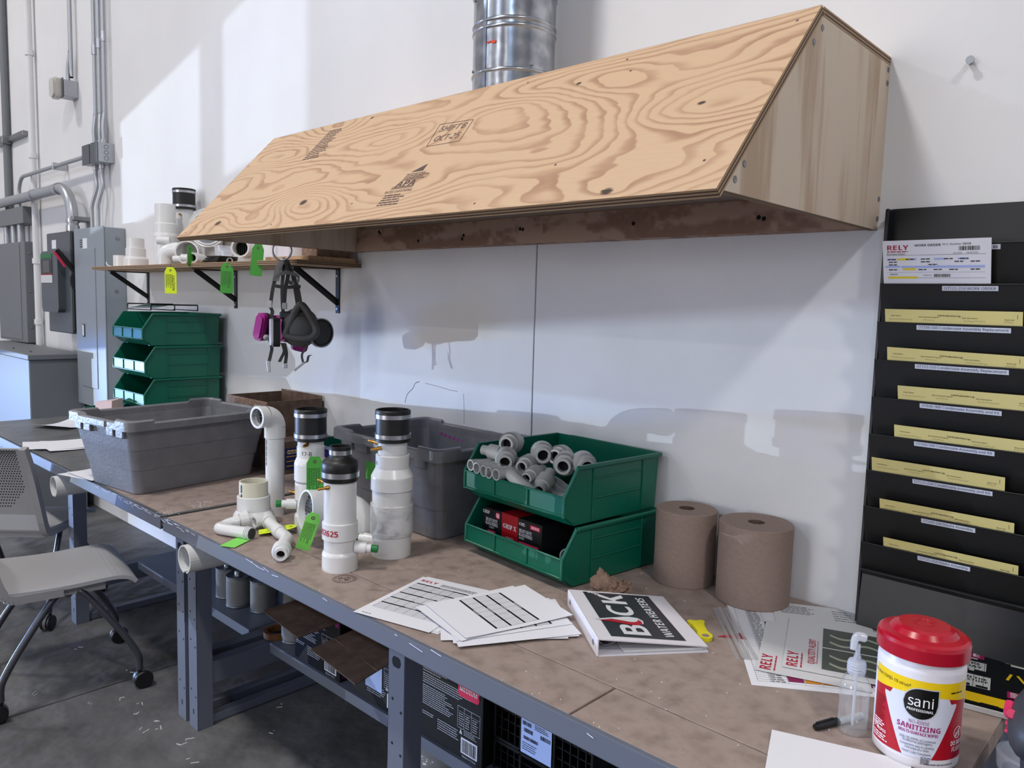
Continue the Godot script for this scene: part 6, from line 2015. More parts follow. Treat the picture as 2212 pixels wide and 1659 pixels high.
		if k[4] == 1:
			text(b, "QUALTITY ALERT", 0.014, at2(-0.035, 0.052), 0, "sans_bold", 0.85)
			b.rect(-0.035, 0.042, 0.12, 0.0012)
			b.col = lin(0.3, 0.32, 0.29)
			b.rect(-0.062, -0.03, 0.108, 0.125, 0.0003)
			b.rect(0.052, -0.03, 0.108, 0.125, 0.0003)
			b.col = lin(0.62, 0.66, 0.58)
			for cx in [-0.062, 0.052]:
				for off in [-0.025, 0.015]:
					var pts := []
					for i in 13:
						pts.append(Vector2(cx + off + sin(i * 0.55) * 0.011, -0.08 + i * 0.0082))
					for i in 12:
						var a: Vector2 = pts[i]
						var d: Vector2 = pts[i + 1]
						b.quad(Vector3(a.x - 0.005, a.y, 0.0006), Vector3(a.x + 0.005, a.y, 0.0006), Vector3(d.x + 0.005, d.y, 0.0006), Vector3(d.x - 0.005, d.y, 0.0006))
		part(s, "print", b, M.print)
	# papers on the bare bench
	var fp := [[Vector3(-1.98, y + 0.002, 0.52), 0.5, "curled white papers farthest along the bare bench"], [Vector3(-1.42, y + 0.002, 0.74), -0.25, "thick sheaf of white papers on the bare bench behind the chair"], [Vector3(-1.33, y + 0.004, 0.68), -0.05, "white sheet lying askew on the sheaf behind the chair"], [Vector3(-1.36, y + 0.006, 0.7), -0.4, "topmost white sheet on the sheaf behind the chair"], [Vector3(-0.66, y + 0.002, 0.78), 0.3, "white papers sticking out from under the tote at the bench edge"], [Vector3(-0.63, y + 0.005, 0.76), 0.1, "ruffled white paper lying on others beside the tote"]]
	for k in fp:
		sheet("loose_paper", k[2], k[0], k[1], 0.216, 0.279, M.paper, "", 0.02 if k[0].x < -1.9 else 0.004)
	var front := sheet("loose_paper", "blank white sheet lying at the bench front before the wipes canister", Vector3(2.28, y + 0.001, 0.755), 0.35, 0.216, 0.279, M.paper, "", 0.002)


func solid(b: B, p0: Vector3, p1: Vector3, p2: Vector3, p3: Vector3, t: float) -> void:
	# plate of thickness t on four corners
	var n := (p1 - p0).cross(p3 - p0).normalized()
	var q := [p0, p1, p2, p3]
	if n.y < 0:
		q = [p0, p3, p2, p1]
		n = -n
	b.hexa([q[0], q[1], q[2], q[3], q[0] + n * t, q[1] + n * t, q[2] + n * t, q[3] + n * t])


# ---------------------------------------------------------------- small things on the bench
func small_things() -> void:
	var y := BENCH_Y
	# paper towel rolls
	var rl := [[Vector3(1.622, y, 0.105), 0.0805, 0.198, "brown paper towel roll standing beside the green bins"], [Vector3(1.818, y + 0.001, 0.1), 0.0905, 0.2, "wider brown paper towel roll standing on the coloured grid sheet"]]
	for k in rl:
		var t := thing("towel_roll", k[3], "paper roll", k[0])
		var r: float = k[1]
		var h: float = k[2]
		part(t, "roll", B.new().lathe([Vector2(0, 0.0), Vector2(r * 0.985, 0.0), Vector2(r, 0.003), Vector2(r, h - 0.002), Vector2(r - 0.002, h), Vector2(0.0215, h)], 64), M.towel)
		part(t, "core", B.new().lathe([Vector2(0.0215, h), Vector2(0.02, h - 0.001), Vector2(0.02, 0.1), Vector2(0, 0.1)], 28), M.cardboard)
	var lf := B.new().ribbon(curve([Vector3(1.69, y + 0.1, 0.055), Vector3(1.71, y + 0.1, 0.045), Vector3(1.735, y + 0.1, 0.05)], 4), Vector3(0, 0.17, 0), 0.0008)
	part(get_node("towel_roll"), "loose_end", lf, M.towel).position = -Vector3(1.622, y, 0.105)
	# crumpled paper
	var cr := B.new()
	var fn := FastNoiseLite.new()
	fn.seed = 3
	fn.frequency = 14.0
	fn.fractal_octaves = 3
	var N := 26
	var K := 40
	var P := func(i: int, k: int) -> Vector3:
		var th := PI * i / N
		var ph := TAU * (k % K) / K
		var d := Vector3(sin(th) * cos(ph), cos(th), sin(th) * sin(ph))
		var r := 0.82 + 0.6 * absf(fn.get_noise_3dv(d * 0.05)) + 0.22 * fn.get_noise_3dv(d * 0.16)
		var peak := maxf(0.0, 1.0 - (d - Vector3(-0.45, 0.85, 0.2).normalized()).length() * 1.6)
		return Vector3(d.x * 0.05, maxf(d.y * 0.03, -0.018) + 0.018 + peak * 0.032, d.z * 0.036) * r
	for i in N:
		for k in K:
			cr.quad(P.call(i, k), P.call(i, k + 1), P.call(i + 1, k + 1), P.call(i + 1, k))
	solo("crumpled_paper", cr, M.kraft, "crumpled brown paper between the binder and the green bin", "paper", Vector3(1.562, y + 0.002, 0.358), 0.5)
	# yellow film cutter
	var cu := thing("film_cutter", "yellow plastic film cutter lying beside the binder", "cutter", Vector3(1.832, y, 0.38), -0.78)
	var body := PackedVector2Array([Vector2(-0.05, -0.012), Vector2(-0.046, -0.02), Vector2(-0.036, -0.019), Vector2(-0.028, -0.014), Vector2(0.012, -0.011), Vector2(0.03, -0.0165), Vector2(0.044, -0.0145), Vector2(0.052, -0.006), Vector2(0.053, 0.004), Vector2(0.046, 0.013), Vector2(0.034, 0.0165), Vector2(0.012, 0.011), Vector2(-0.028, 0.014), Vector2(-0.036, 0.019), Vector2(-0.046, 0.02), Vector2(-0.05, 0.012), Vector2(-0.046, 0.006), Vector2(-0.046, -0.006)])
	part(cu, "handle", B.new().at(Transform3D(Basis(Vector3(1, 0, 0), -PI / 2), Vector3.ZERO)).prism(body, 0.0005, 0.009), M.yellow_plastic)
	part(cu, "thumb_hole", B.new().at(Transform3D(Basis(Vector3(1, 0, 0), -PI / 2), Vector3(0.037, 0.0092, 0))).disc(0, 0, 0.0085, 0.0, 18), M.hardboard)
	for s in [-0.004, 0.004]:
		part(cu, "grip_ridge", B.new().box(Vector3(-0.006, 0.0095, s), Vector3(0.034, 0.002, 0.002), 0.0006), M.yellow_plastic)
	part(cu, "blade", B.new().box(Vector3(-0.043, 0.006, 0.017), Vector3(0.012, 0.001, 0.006)), M.steel)
	# bundle of clear strips
	for i in 6:
		var o := Vector3(1.786, y + 0.001 + (i % 3) * 0.0022, 0.232) + Vector3(0.01, 0, -0.008) * i * 0.45
		var e := o + Vector3(0.172, 0, 0.215) + Vector3(0.006, 0, -0.006) * (i % 2)
		solo("plastic_strip", B.new().ribbon([o, e], Vector3(0.0062, 0, -0.005), 0.0016), M.clear_strip, "clear plastic strip in the bundle beside the yellow cutter", "strip", Vector3.ZERO, 0.0, "bundle of clear plastic strips")
	solo("red_slip", B.new().at(Transform3D(Basis(Vector3(0, 1, 0), 0.5), Vector3.ZERO)).prism_flat(PackedVector2Array([Vector2(-0.03, -0.018), Vector2(0.035, -0.014), Vector2(0.022, 0.02)]), 0.0006), M.red_ink, "small red and white slip under the clear strips", "paper", Vector3(1.888, y + 0.0006, 0.345))
	# sanitiser pump bottle
	var bo := thing("pump_bottle", "small clear pump bottle of hand sanitiser beside the wipes canister", "bottle", Vector3(2.229, y, 0.555), 0.3)
	part(bo, "bottle", B.new().lathe([Vector2(0, 0.0005), Vector2(0.022, 0.0005), Vector2(0.0245, 0.004), Vector2(0.025, 0.02), Vector2(0.0245, 0.075), Vector2(0.0235, 0.088), Vector2(0.018, 0.1), Vector2(0.0125, 0.107), Vector2(0.0125, 0.112)], 36, true), M.clear)
	part(bo, "sanitiser", B.new().lathe([Vector2(0, 0.002), Vector2(0.0215, 0.002), Vector2(0.0237, 0.005), Vector2(0.0241, 0.02), Vector2(0.0238, 0.07), Vector2(0, 0.0705)], 36), M.gel)
	part(bo, "dip_tube", B.new().tube([Vector3(0, 0.01, 0), Vector3(0, 0.11, 0)], 0.0025, 8), M.frosted)
	var pc := part(bo, "pump_collar", B.new().lathe([Vector2(0.0145, 0.106), Vector2(0.015, 0.108), Vector2(0.015, 0.126), Vector2(0.0135, 0.129), Vector2(0.006, 0.131), Vector2(0.006, 0.138), Vector2(0, 0.138)], 28), M.frosted)
	for i in 3:
		part(pc, "collar_ridge", B.new().lathe([Vector2(0.015, 0.111 + i * 0.005), Vector2(0.0158, 0.112 + i * 0.005), Vector2(0.0158, 0.113 + i * 0.005), Vector2(0.015, 0.114 + i * 0.005)], 28), M.frosted)
	part(bo, "pump_stem", B.new().tube([Vector3(0, 0.136, 0), Vector3(0, 0.158, 0)], 0.0042, 10), M.frosted)
	part(bo, "pump_head", B.new().tube(curve([Vector3(0.012, 0.17, -0.002), Vector3(0.0, 0.172, 0.0), Vector3(-0.006, 0.166, 0.004), Vector3(-0.008, 0.15, 0.01)], 4), [0.006, 0.0075, 0.008, 0.008, 0.008, 0.0078, 0.0075, 0.007, 0.0065, 0.006, 0.0055, 0.005, 0.0045], 12), M.frosted)
	# marker pen
	var mp := thing("marker_pen", "black and grey marker pen lying beside the pump bottle", "pen", Vector3(2.19, y + 0.007, 0.575), -0.1)
	part(mp, "barrel", B.new().tube([Vector3(0.03, 0, -0.075), Vector3(0.012, 0, -0.02)], 0.0062, 14), M.buckle)
	var pcap := part(mp, "cap", B.new().tube([Vector3(0.012, 0, -0.021), Vector3(-0.002, 0, 0.024), Vector3(-0.004, 0, 0.03)], [0.007, 0.0068, 0.005], 14), M.black_plastic)
	part(pcap, "clip", B.new().ribbon([Vector3(0.008, 0.0078, -0.012), Vector3(-0.003, 0.0072, 0.026)], Vector3(0.004, 0, 0.001), 0.001), M.black_plastic)
	wipes()
	# catalogue at the bench end
	var mg := thing("catalogue", "black and yellow printed catalogue lying at the bench end below the rack", "magazine", Vector3(2.345, y, 0.185), 0.18)
	part(mg, "pages", B.new().box(Vector3(0, 0.006, 0), Vector3(0.206, 0.011, 0.272), 0.001), M.dull_paper)
	var mb := B.new().at(Transform3D(page_print().basis, Vector3(0, 0.0122, 0)))
	mb.col = lin(0.03, 0.03, 0.04)
	mb.rect(0, 0, 0.204, 0.27)
	mb.col = lin(0.86, 0.72, 0.08)
	mb.rect(0, -0.103, 0.204, 0.046, 0.0002)
	mb.col = lin(0.03, 0.03, 0.04)
	for i in 6:
		mb.rect(-0.07 + i * 0.03, -0.126 + (i % 2) * 0.003, 0.03, 0.012, 0.0004)
	mb.col = lin(0.62, 0.1, 0.34)
	mb.rect(-0.045, 0.112, 0.1, 0.03, 0.0002)
	mb.rect(0.072, -0.05, 0.05, 0.03, 0.0002)
	mb.col = lin(0.72, 0.1, 0.16)
	mb.rect(-0.068, -0.1, 0.06, 0.038, 0.0004)
	mb.col = lin(0.75, 0.76, 0.74)
	mb.rect(-0.045, 0.052, 0.11, 0.052, 0.0002)
	mb.rect(-0.04, -0.022, 0.118, 0.06, 0.0002)
	mb.rect(0.075, 0.105, 0.045, 0.018, 0.0002)
	mb.col = lin(0.35, 0.45, 0.25)
	mb.rect(0.058, 0.112, 0.03, 0.014, 0.0003)
	mb.col = lin(0.06, 0.06, 0.07)
	for i in 7:
		mb.rect(-0.095 + i * 0.017, 0.015, 0.0008, 0.13, 0.0004)
	for i in 4:
		mb.rect(-0.09 + i * 0.03, 0.03, 0.02, 0.01, 0.0005)
		mb.rect(-0.085 + i * 0.03, -0.046, 0.02, 0.01, 0.0005)
	text(mb, "SHIPS", 0.011, at2(-0.022, 0.066, 0.0006), 0, "sans_bold")
	text(mb, "TODAY", 0.011, at2(-0.022, 0.05, 0.0006), 0, "sans_bold")
	text(mb, "EVEN THE", 0.009, at2(-0.015, -0.008, 0.0006), 0, "sans_bold")
	text(mb, "BIG STUFF", 0.009, at2(-0.015, -0.021, 0.0006), 0, "sans_bold")
	mb.col = lin(0.88, 0.86, 0.86)
	text(mb, "LINE", 0.018, at2(-0.035, 0.113, 0.0006), 0, "sans_bold", 1.2)
	fine_print(mb, -0.09, 0.092, 0.09, 1, 1, 0.005, 0.0006, 0.05, 6)
	fine_print(mb, 0.052, -0.04, 0.036, 4, 0.006, 0.0025, 0.0006, 0.2, 8)
	text(mb, "6610", 0.008, at2(-0.06, -0.106, 0.0006), 0, "sans_bold")
	mb.col = lin(0.86, 0.72, 0.08)
	for k in [[0.05, 0.055, 0.035], [0.07, 0.055, 0.035], [0.085, 0.04, 0.05]]:
		mb.x = Transform3D(page_print().basis, Vector3(0, 0.0124, 0)) * at2(k[0], k[1] - 0.02, 0.0004, 0.35 if k[0] > 0.06 else -0.2)
		mb.rect(0, 0, 0.005, k[2])
	part(mg, "cover_print", mb, M.gloss_print)
	# cart beside the bench end with cup and driver
	var ct := thing("side_cart", "dark low cart standing against the bench end", "cart", Vector3(2.68, 0, 0.5))
	part(ct, "tray", B.new().box(Vector3(0, 0.64, 0), Vector3(0.5, 0.03, 0.7), 0.004), M.black_plastic)
	for s in [Vector3(-0.22, 0.31, -0.3), Vector3(0.22, 0.31, -0.3), Vector3(-0.22, 0.31, 0.3), Vector3(0.22, 0.31, 0.3)]:
		part(ct, "leg", B.new().box(s, Vector3(0.03, 0.63, 0.03), 0.003), M.black_metal)
	var cup := thing("blue_mug", "blue lidded mug with a white handle on the side cart", "mug", Vector3(2.475, 0.655, 0.46))
	part(cup, "body", B.new().lathe([Vector2(0, 0), Vector2(0.036, 0), Vector2(0.04, 0.11), Vector2(0, 0.11)], 32), M.blue_plastic)
	part(cup, "lid", B.new().lathe([Vector2(0.035, 0.11), Vector2(0.044, 0.115), Vector2(0.046, 0.14), Vector2(0.04, 0.142), Vector2(0, 0.135)], 32), M.frosted)
	part(cup, "handle", B.new().tube(arc(Vector3(-0.035, 0.055, 0.025), Vector3(0, 0.035, 0), Vector3(-0.022, 0, 0.012), 0, PI, 10), 0.005, 8), M.white_plastic)
	var dr := thing("power_driver", "dark grey and pink power driver standing at the bench end", "drill", Vector3(2.505, 0.655, 0.56))
	part(dr, "battery", B.new().box(Vector3(0, 0.03, 0), Vector3(0.08, 0.06, 0.11), 0.008), M.drill_grey)
	part(dr, "handle", B.new().tube(curve([Vector3(0, 0.05, 0.0), Vector3(0.0, 0.13, 0.005), Vector3(-0.004, 0.2, 0.01)], 4), 0.024, 16), M.drill_grey)
	var mo := B.new()
	blob(mo, Vector3(-0.004, 0.245, 0.0), Vector3(0.042, 0.05, 0.085), 0.3)
	var mh := part(dr, "motor_housing", mo, M.drill_grey)
	for i in 3:
		part(mh, "vent", B.new().box(Vector3(-0.04, 0.232 + i * 0.012, 0.02), Vector3(0.012, 0.006, 0.036), 0.002), M.drill_pink)
	part(mh, "accent", B.new().tube(curve([Vector3(-0.036, 0.27, 0.055), Vector3(-0.042, 0.262, 0.04), Vector3(-0.044, 0.27, 0.02)], 3), 0.007, 8), M.drill_pink)


func wipes() -> void:
	var y := BENCH_Y
	var t := thing("wipes_canister", "white canister of sanitizing wipes with a red lid and printed label", "canister", Vector3(2.326, y, 0.541), 0.3)
	var r := 0.0645
	part(t, "canister", B.new().lathe([Vector2(0, 0), Vector2(0.06, 0), Vector2(r, 0.005), Vector2(r + 0.0005, 0.01), Vector2(r + 0.0015, 0.16), Vector2(r + 0.001, 0.165), Vector2(r - 0.001, 0.168), Vector2(r - 0.001, 0.182)], 64, true), M.white_plastic)
	var lid := part(t, "lid", B.new().lathe([Vector2(0.066, 0.178), Vector2(0.0695, 0.179), Vector2(0.07, 0.2), Vector2(0.068, 0.206), Vector2(0.063, 0.209), Vector2(0.052, 0.211), Vector2(0.045, 0.219), Vector2(0.038, 0.222), Vector2(0.018, 0.223), Vector2(0.0175, 0.222), Vector2(0.0, 0.222)], 64), M.red_plastic)
	part(lid, "dispenser_ring", B.new().lathe([Vector2(0.012, 0.222), Vector2(0.0125, 0.2235), Vector2(0.0145, 0.2235), Vector2(0.015, 0.222)], 32), M.red_plastic)
	# printed label wrapped round the front
	var b := B.new()
	var R := r + 0.0014
	var hw := 0.085
	var y0 := 0.022
	var y1 := 0.15
	var strips := 22
	var grid := func(x0: float, x1: float, ya: Callable, yb: Callable, z: float) -> void:
		for i in strips:
			var xa := lerpf(x0, x1, float(i) / strips)
			var xb := lerpf(x0, x1, float(i + 1) / strips)
			b.quad(Vector3(xa, ya.call(xa), z), Vector3(xb, ya.call(xb), z), Vector3(xb, yb.call(xb), z), Vector3(xa, yb.call(xa), z))
	b.col = lin(0.68, 0.08, 0.14)
	grid.call(-hw, hw, func(_x): return y0, func(_x): return 0.128, 0.0)
	# white fan
	b.col = lin(0.84, 0.85, 0.9)
	grid.call(-0.058, 0.058, func(x): return lerpf(y0, 0.11, clampf((absf(x) - 0.022) / 0.036, 0, 1)), func(x): return 0.12 + 0.012 * cos(x / 0.058 * 1.5) if absf(x) < 0.045 else 0.115, 0.0002)
	b.col = lin(0.93, 0.79, 0.08)
	grid.call(-hw, hw, func(x): return 0.121 + 0.0 * x + 0.006 * cos(x / hw * 2.2), func(_x): return y1, 0.0003)
	# round emblem
	b.col = lin(0.75, 0.76, 0.78)
	b.fine_disc(0, 0.112, 0.0265, 0.0006)
	b.fine_rect(0.01325, 0.12525, 0.0265, 0.0265, 0.0006)
	b.col = lin(0.03, 0.03, 0.035)
	b.fine_disc(0, 0.112, 0.0248, 0.0008)
	b.fine_rect(0.0124, 0.1244, 0.0248, 0.0248, 0.0008)
	b.col = lin(0.93, 0.93, 0.94)
	text(b, "sani", 0.0165, at2(0.0, 0.116, 0.0011), 0, "sans", 1.0, 0.036)
	text(b, "PROFESSIONAL", 0.0042, at2(0.0, 0.1015, 0.0011), 0, "sans_bold", 1.0, 0.038)
	b.col = lin(0.55, 0.3, 0.5)
	text(b, "NO-RINSE", 0.0058, at2(0, 0.0815, 0.0008), 0, "sans", 1.0, 0.029)
	b.col = lin(0.62, 0.12, 0.42)
	text(b, "SANITIZING", 0.0085, at2(0, 0.072, 0.0008), 0, "sans_bold", 1.0, 0.064)
	text(b, "MULTI-SURFACE WIPES", 0.005, at2(0, 0.0628, 0.0008), 0, "sans_bold", 1.0, 0.058)
	b.col = lin(0.35, 0.35, 0.42)
	b.rect(0, 0.0575, 0.066, 0.0006, 0.0008)
	for k in [["Kills 99.999% of common", 0.0525, 0.052], ["foodborne pathogens.", 0.0475, 0.044], ["Convenient way to sanitize.", 0.041, 0.05], ["One wipe at a time.", 0.036, 0.035], ["Food Code Compliant.", 0.0295, 0.042]]:
		text(b, k[0], 0.004, at2(0, k[1], 0.0008), 0, "sans", 1.0, k[2])
	b.col = lin(0.1, 0.09, 0.05)
	text(b, "Kills the COVID-19 virus*", 0.0052, at2(-0.053, 0.1385, 0.0008), 0, "sans", 0.95)
	fine_print(b, 0.045, 0.134, 0.025, 1, 1, 0.002, 0.0008, 0.1, 3)
	b.col = lin(0.93, 0.9, 0.9)
	text(b, "DO NOT", 0.008, at2(0.067, 0.049, 0.0008), 0, "sans_bold", 0.7)
	text(b, "FLUSH", 0.008, at2(0.067, 0.0385, 0.0008), 0, "sans_bold", 0.7)
	for i in 20:
		var a := TAU * i / 20
		var d := TAU * (i + 1) / 20
		b.quad(Vector3(0.067 + cos(a) * 0.0085, 0.066 + sin(a) * 0.0085, 0.0008), Vector3(0.067 + cos(a) * 0.0098, 0.066 + sin(a) * 0.0098, 0.0008), Vector3(0.067 + cos(d) * 0.0098, 0.066 + sin(d) * 0.0098, 0.0008), Vector3(0.067 + cos(d) * 0.0085, 0.066 + sin(d) * 0.0085, 0.0008))
	b.rect(0.0635, 0.0635, 0.003, 0.006, 0.0008)
	b.rect(0.0695, 0.064, 0.003, 0.008, 0.0008)
	b.disc(0.0695, 0.07, 0.0016, 0.0008, 10)
	b.quad(Vector3(0.0602, 0.0608, 0.0009), Vector3(0.0612, 0.0598, 0.0009), Vector3(0.0738, 0.0724, 0.0009), Vector3(0.0728, 0.0734, 0.0009))
	text(b, "95", 0.009, at2(-0.073, 0.047, 0.0008), 0, "sans_bold", 1.0)
	text(b, "WIPES", 0.005, at2(-0.06, 0.0435, 0.0008), 0, "sans_bold", 1.0)
	fine_print(b, -0.08, 0.058, 0.03, 3, 0.0038, 0.002, 0.0008, 0.3, 14)
	fine_print(b, -0.08, 0.036, 0.035, 3, 0.0038, 0.002, 0.0008, 0.3, 15)
	b.col = lin(0.42, 0.02, 0.06)
	fine_print(b, -0.082, 0.1, 0.028, 12, 0.0034, 0.0011, 0.0006, 0.3, 16)
	b.col = lin(0.3, 0.3, 0.36)
	fine_print(b, 0.006, 0.0245, 0.016, 5, 0.0026, 0.0013, 0.0008, 0.3, 17)
	b.col = lin(0.45, 0.45, 0.48)
	fine_print(b, 0.012, 0.014, 0.05, 1, 1, 0.002, 0.0002, 0.05, 18)
	b.bend(R)
	part(t, "label", b, M.gloss_print, "red, yellow and white printed label")


# ---------------------------------------------------------------- document rack
func file_rack() -> void:
	var x0 := 2.055
	var x1 := 2.46
	var t := thing("file_rack", "tall black document rack with stepped pockets standing on the bench", "rack", Vector3.ZERO)
	var y0 := BENCH_Y
	part(t, "back_plate", B.new().box(Vector3((x0 + x1) / 2, (y0 + 1.745) / 2, 0.012), Vector3(x1 - x0, 1.745 - y0, 0.004), 0.001), M.rack_black)
	for xx in [x0 + 0.004, x1 - 0.004]:
		part(t, "side_rail", B.new().box(Vector3(xx, (y0 + 1.742) / 2, 0.031), Vector3(0.008, 1.742 - y0, 0.042), 0.002), M.rack_side)
	part(t, "base_front", B.new().at(Transform3D(Basis(Vector3(1, 0, 0), -0.12), Vector3((x0 + x1) / 2, 0.843, 0.06))).box(Vector3.ZERO, Vector3(x1 - x0 - 0.02, 0.135, 0.004), 0.001), M.rack_side)
	part(t, "base_lip", B.new().box(Vector3((x0 + x1) / 2, 0.913, 0.068), Vector3(x1 - x0 - 0.02, 0.005, 0.012), 0.001), M.rack_black)
	var lips := [1.657, 1.572, 1.487, 1.402, 1.317, 1.232, 1.148, 1.064, 0.979]
	for ly in lips:
		var pk := B.new()
		var a := Vector3((x0 + x1) / 2, ly, 0.08)
		var l := Vector3((x0 + x1) / 2, ly - 0.16, 0.03)
		pk.ribbon([l, a], Vector3(-(x1 - x0 - 0.02), 0, 0), 0.0016)
		pk.tube([Vector3(x0 + 0.01, ly, 0.08), Vector3(x1 - 0.01, ly, 0.08)], 0.0018, 6)
		part(t, "pocket", pk, M.rack_black)
	var names := ["WORK ORDER", "OT125-250 WORK ORDER", "OT300-500 Condensate Assembly Replacement", "OT125-250 Condensate Assembly Replacement", "OT600-900 Condensate Assembly and Kit", "OT300-500 Condensate Assembly and Kit", "OT125-250 Condensate Assembly and Kit", "OT300-500 Intake Assembly", "OT125-250 Intake Assembly"]
	var span := [[2.18, 2.292], [2.191, 2.295], [2.147, 2.324], [2.15, 2.327], [2.166, 2.321], [2.161, 2.315], [2.164, 2.318], [2.188, 2.293], [2.187, 2.29]]
	var tilt := Basis(Vector3(1, 0, 0), 0.303)
	for i in 9:
		var w: float = span[i][1] - span[i][0]
		var cx: float = (span[i][1] + span[i][0]) / 2
		var cy: float = lips[i] - 0.0085
		var base := Transform3D(tilt, Vector3(cx, cy, 0.08 - 0.0085 * 0.3125 + 0.0016))
		var lb := part(t, "pocket_label", B.new().at(base).box(Vector3.ZERO, Vector3(w, 0.0105, 0.0006)), M.label_white)
		var tx := B.new().at(base)
		text(tx, names[i], 0.0056, at2(0, 0, 0.0006), 0, "sans", 1.0)
		# fit the line to its strip
		var lo := 1e9
		var hi := -1e9
		for v in tx.v:
			lo = min(lo, v.x)
			hi = max(hi, v.x)
		if hi > lo:
			var k := (w - 0.008) / (hi - lo)
			for j in tx.v.size():
				tx.v[j].x = cx + (tx.v[j].x - (lo + hi) / 2) * k
		part(lb, "print", tx, M.label_ink)
	# yellow log sheets standing in the pockets
	var sh := [[1, 2.0715, 1.665, 0], [2, 2.081, 1.517, 1], [3, 2.092, 1.433, 2], [4, 2.12, 1.349, 3], [5, 2.119, 1.261, 4], [6, 2.077, 1.181, 5], [7, 2.1, 1.089, 6], [8, 2.114, 1.002, 7]]
	var who := ["white printed work order standing in the uppermost open pocket", "yellow log sheet in the pocket marked OT300-500 replacement", "yellow log sheet in the pocket marked OT125-250 replacement", "yellow log sheet in the pocket marked OT600-900 kit", "yellow log sheet in the pocket marked OT300-500 kit", "yellow log sheet in the pocket marked OT125-250 kit, handwriting showing", "yellow log sheet in the pocket marked OT300-500 intake", "yellow log sheet in the lowest labelled rack pocket"]
	for k in sh:
		var w := 0.262 if k[3] > 0 else 0.209
		var ly: float = lips[k[0]]
		var top: float = k[2]
		# sheet leans with its pocket: it reaches down behind the lip
		var lean := 0.3125
		var o := thing("log_sheet" if k[3] > 0 else "work_order", who[k[3]], "paper", Vector3(k[1], top, 0.0765 + (top - ly) * lean), 0.0, "yellow sheets in the rack" if k[3] > 0 else "")
		o.rotation = Vector3(atan(lean), 0, [0.0, 0.0, -0.02, 0.005, -0.01, -0.008, -0.006, -0.003][k[3]])
		part(o, "page", B.new().box(Vector3(w / 2, -(top - ly + 0.09) / 2, 0), Vector3(w, top - ly + 0.09, 0.0006)), M.yellow_paper if k[3] > 0 else M.paper)
		var p := B.new()
		p.col = lin(0.16, 0.15, 0.12)
		if k[3] > 0:
			text(p, "Cell Production Log", 0.0034, at2(w * 0.49, -0.0125, 0.0006), 0, "sans_bold")
			text(p, "Client Name", 0.0028, at2(w * 0.085, -0.0145, 0.0006), 0)
			text(p, "Item Number/Program", 0.0028, at2(w * 0.34, -0.0165, 0.0006), 0)
			text(p, "Item Description", 0.0028, at2(w * 0.64, -0.0165, 0.0006), 0)
			text(p, "Work Cell", 0.0028, at2(w * 0.91, -0.0175, 0.0006), 0)
			var sq := RandomNumberGenerator.new()
			sq.seed = k[3] * 11
			for q in [[0.04, 14], [0.3, 7], [0.6, 12], [0.88, 5]]:
				for j in q[1]:
					var xx: float = w * q[0] + j * 0.0034
					p.x = at2(xx, -0.0225 + sq.randf_range(-0.0006, 0.0006), 0.0006, sq.randf_range(-1.2, 1.2))
					p.rect(0, 0, 0.0005, 0.0032)
			p.x = Transform3D()
			p.rect(w * 0.965, -0.011, 0.0006, 0.01, 0.0006)
			part(o, "print", p, M.print)
		else:
			text(p, "WORK ORDER", 0.0052, at2(0.0905, -0.0115, 0.0006), 0, "sans_bold", 1.1)
			text(p, "W.O. Number", 0.0042, at2(0.137, -0.0105, 0.0006), 0)
			text(p, "3210", 0.0042, at2(0.1645, -0.0105, 0.0006), 0, "sans_bold", 1.2)
			barcode(p, 0.15, -0.0245, 0.039, 0.009, 0.0006, 4)
			barcode(p, 0.103, -0.081, 0.031, 0.0065, 0.0006, 5)
			text(p, "Bock Water Heaters", 0.0028, at2(0.009, -0.0295, 0.0006), -1, "sans_bold")
			text(p, "Due Date:", 0.0028, at2(0.148, -0.0295, 0.0006), 0)
			text(p, "06/06/2026", 0.003, at2(0.175, -0.0295, 0.0006), 0)
			p.rect(0.104, -0.0325, 0.192, 0.0006, 0.0006)
			text(p, "General", 0.003, at2(0.022, -0.0745, 0.0006), 0, "sans_bold")
			text(p, "Check In:", 0.003, at2(0.09, -0.077, 0.0006), 0)
			for j in 48:
				p.rect(0.009 + j * 0.004, -0.0705, 0.0026, 0.0005, 0.0006)
			p.rect(0.135, -0.083, 0.13, 0.0005, 0.0006)
			for q in [[0.018, -0.0415], [0.055, -0.0415], [0.085, -0.0415], [0.13, -0.0415], [0.16, -0.0415], [0.02, -0.0475], [0.085, -0.0475], [0.15, -0.0475], [0.18, -0.0475], [0.02, -0.0535], [0.1, -0.0535], [0.02, -0.0645], [0.08, -0.0645], [0.11, -0.0645], [0.14, -0.0645], [0.18, -0.0645]]:
				fine_print(p, q[0] - 0.008, q[1], 0.018, 1, 1, 0.0022, 0.0008, 0.1, int(q[0] * 900))
			p.col = lin(0.66, 0.72, 0.9)
			for q in [[0.018, -0.0415, 0.018], [0.062, -0.0415, 0.013], [0.114, -0.0415, 0.022], [0.157, -0.0415, 0.018], [0.02, -0.0575, 0.031]]:
				p.rect(q[0], q[1], q[2], 0.0042, 0.0006)
			p.rect(0.118, -0.0585, 0.16, 0.0052, 0.0006)
			p.col = lin(0.88, 0.8, 0.2)
			p.rect(0.042, -0.0415, 0.026, 0.0045, 0.0006)
			p.rect(0.054, -0.0635, 0.027, 0.0048, 0.0006)
			p.rect(0.04, -0.082, 0.06, 0.005, 0.0006)
			part(o, "print", p, M.print)
			var lg := B.new()
			text(lg, "RELY", 0.0105, at2(0.031, -0.0155, 0.0006), 0, "sans_bold", 1.35)
			fine_print(lg, 0.009, -0.0245, 0.043, 1, 1, 0.0022, 0.0006, 0.02, 9)
			part(o, "logo", lg, M.red_ink, "red company logo")


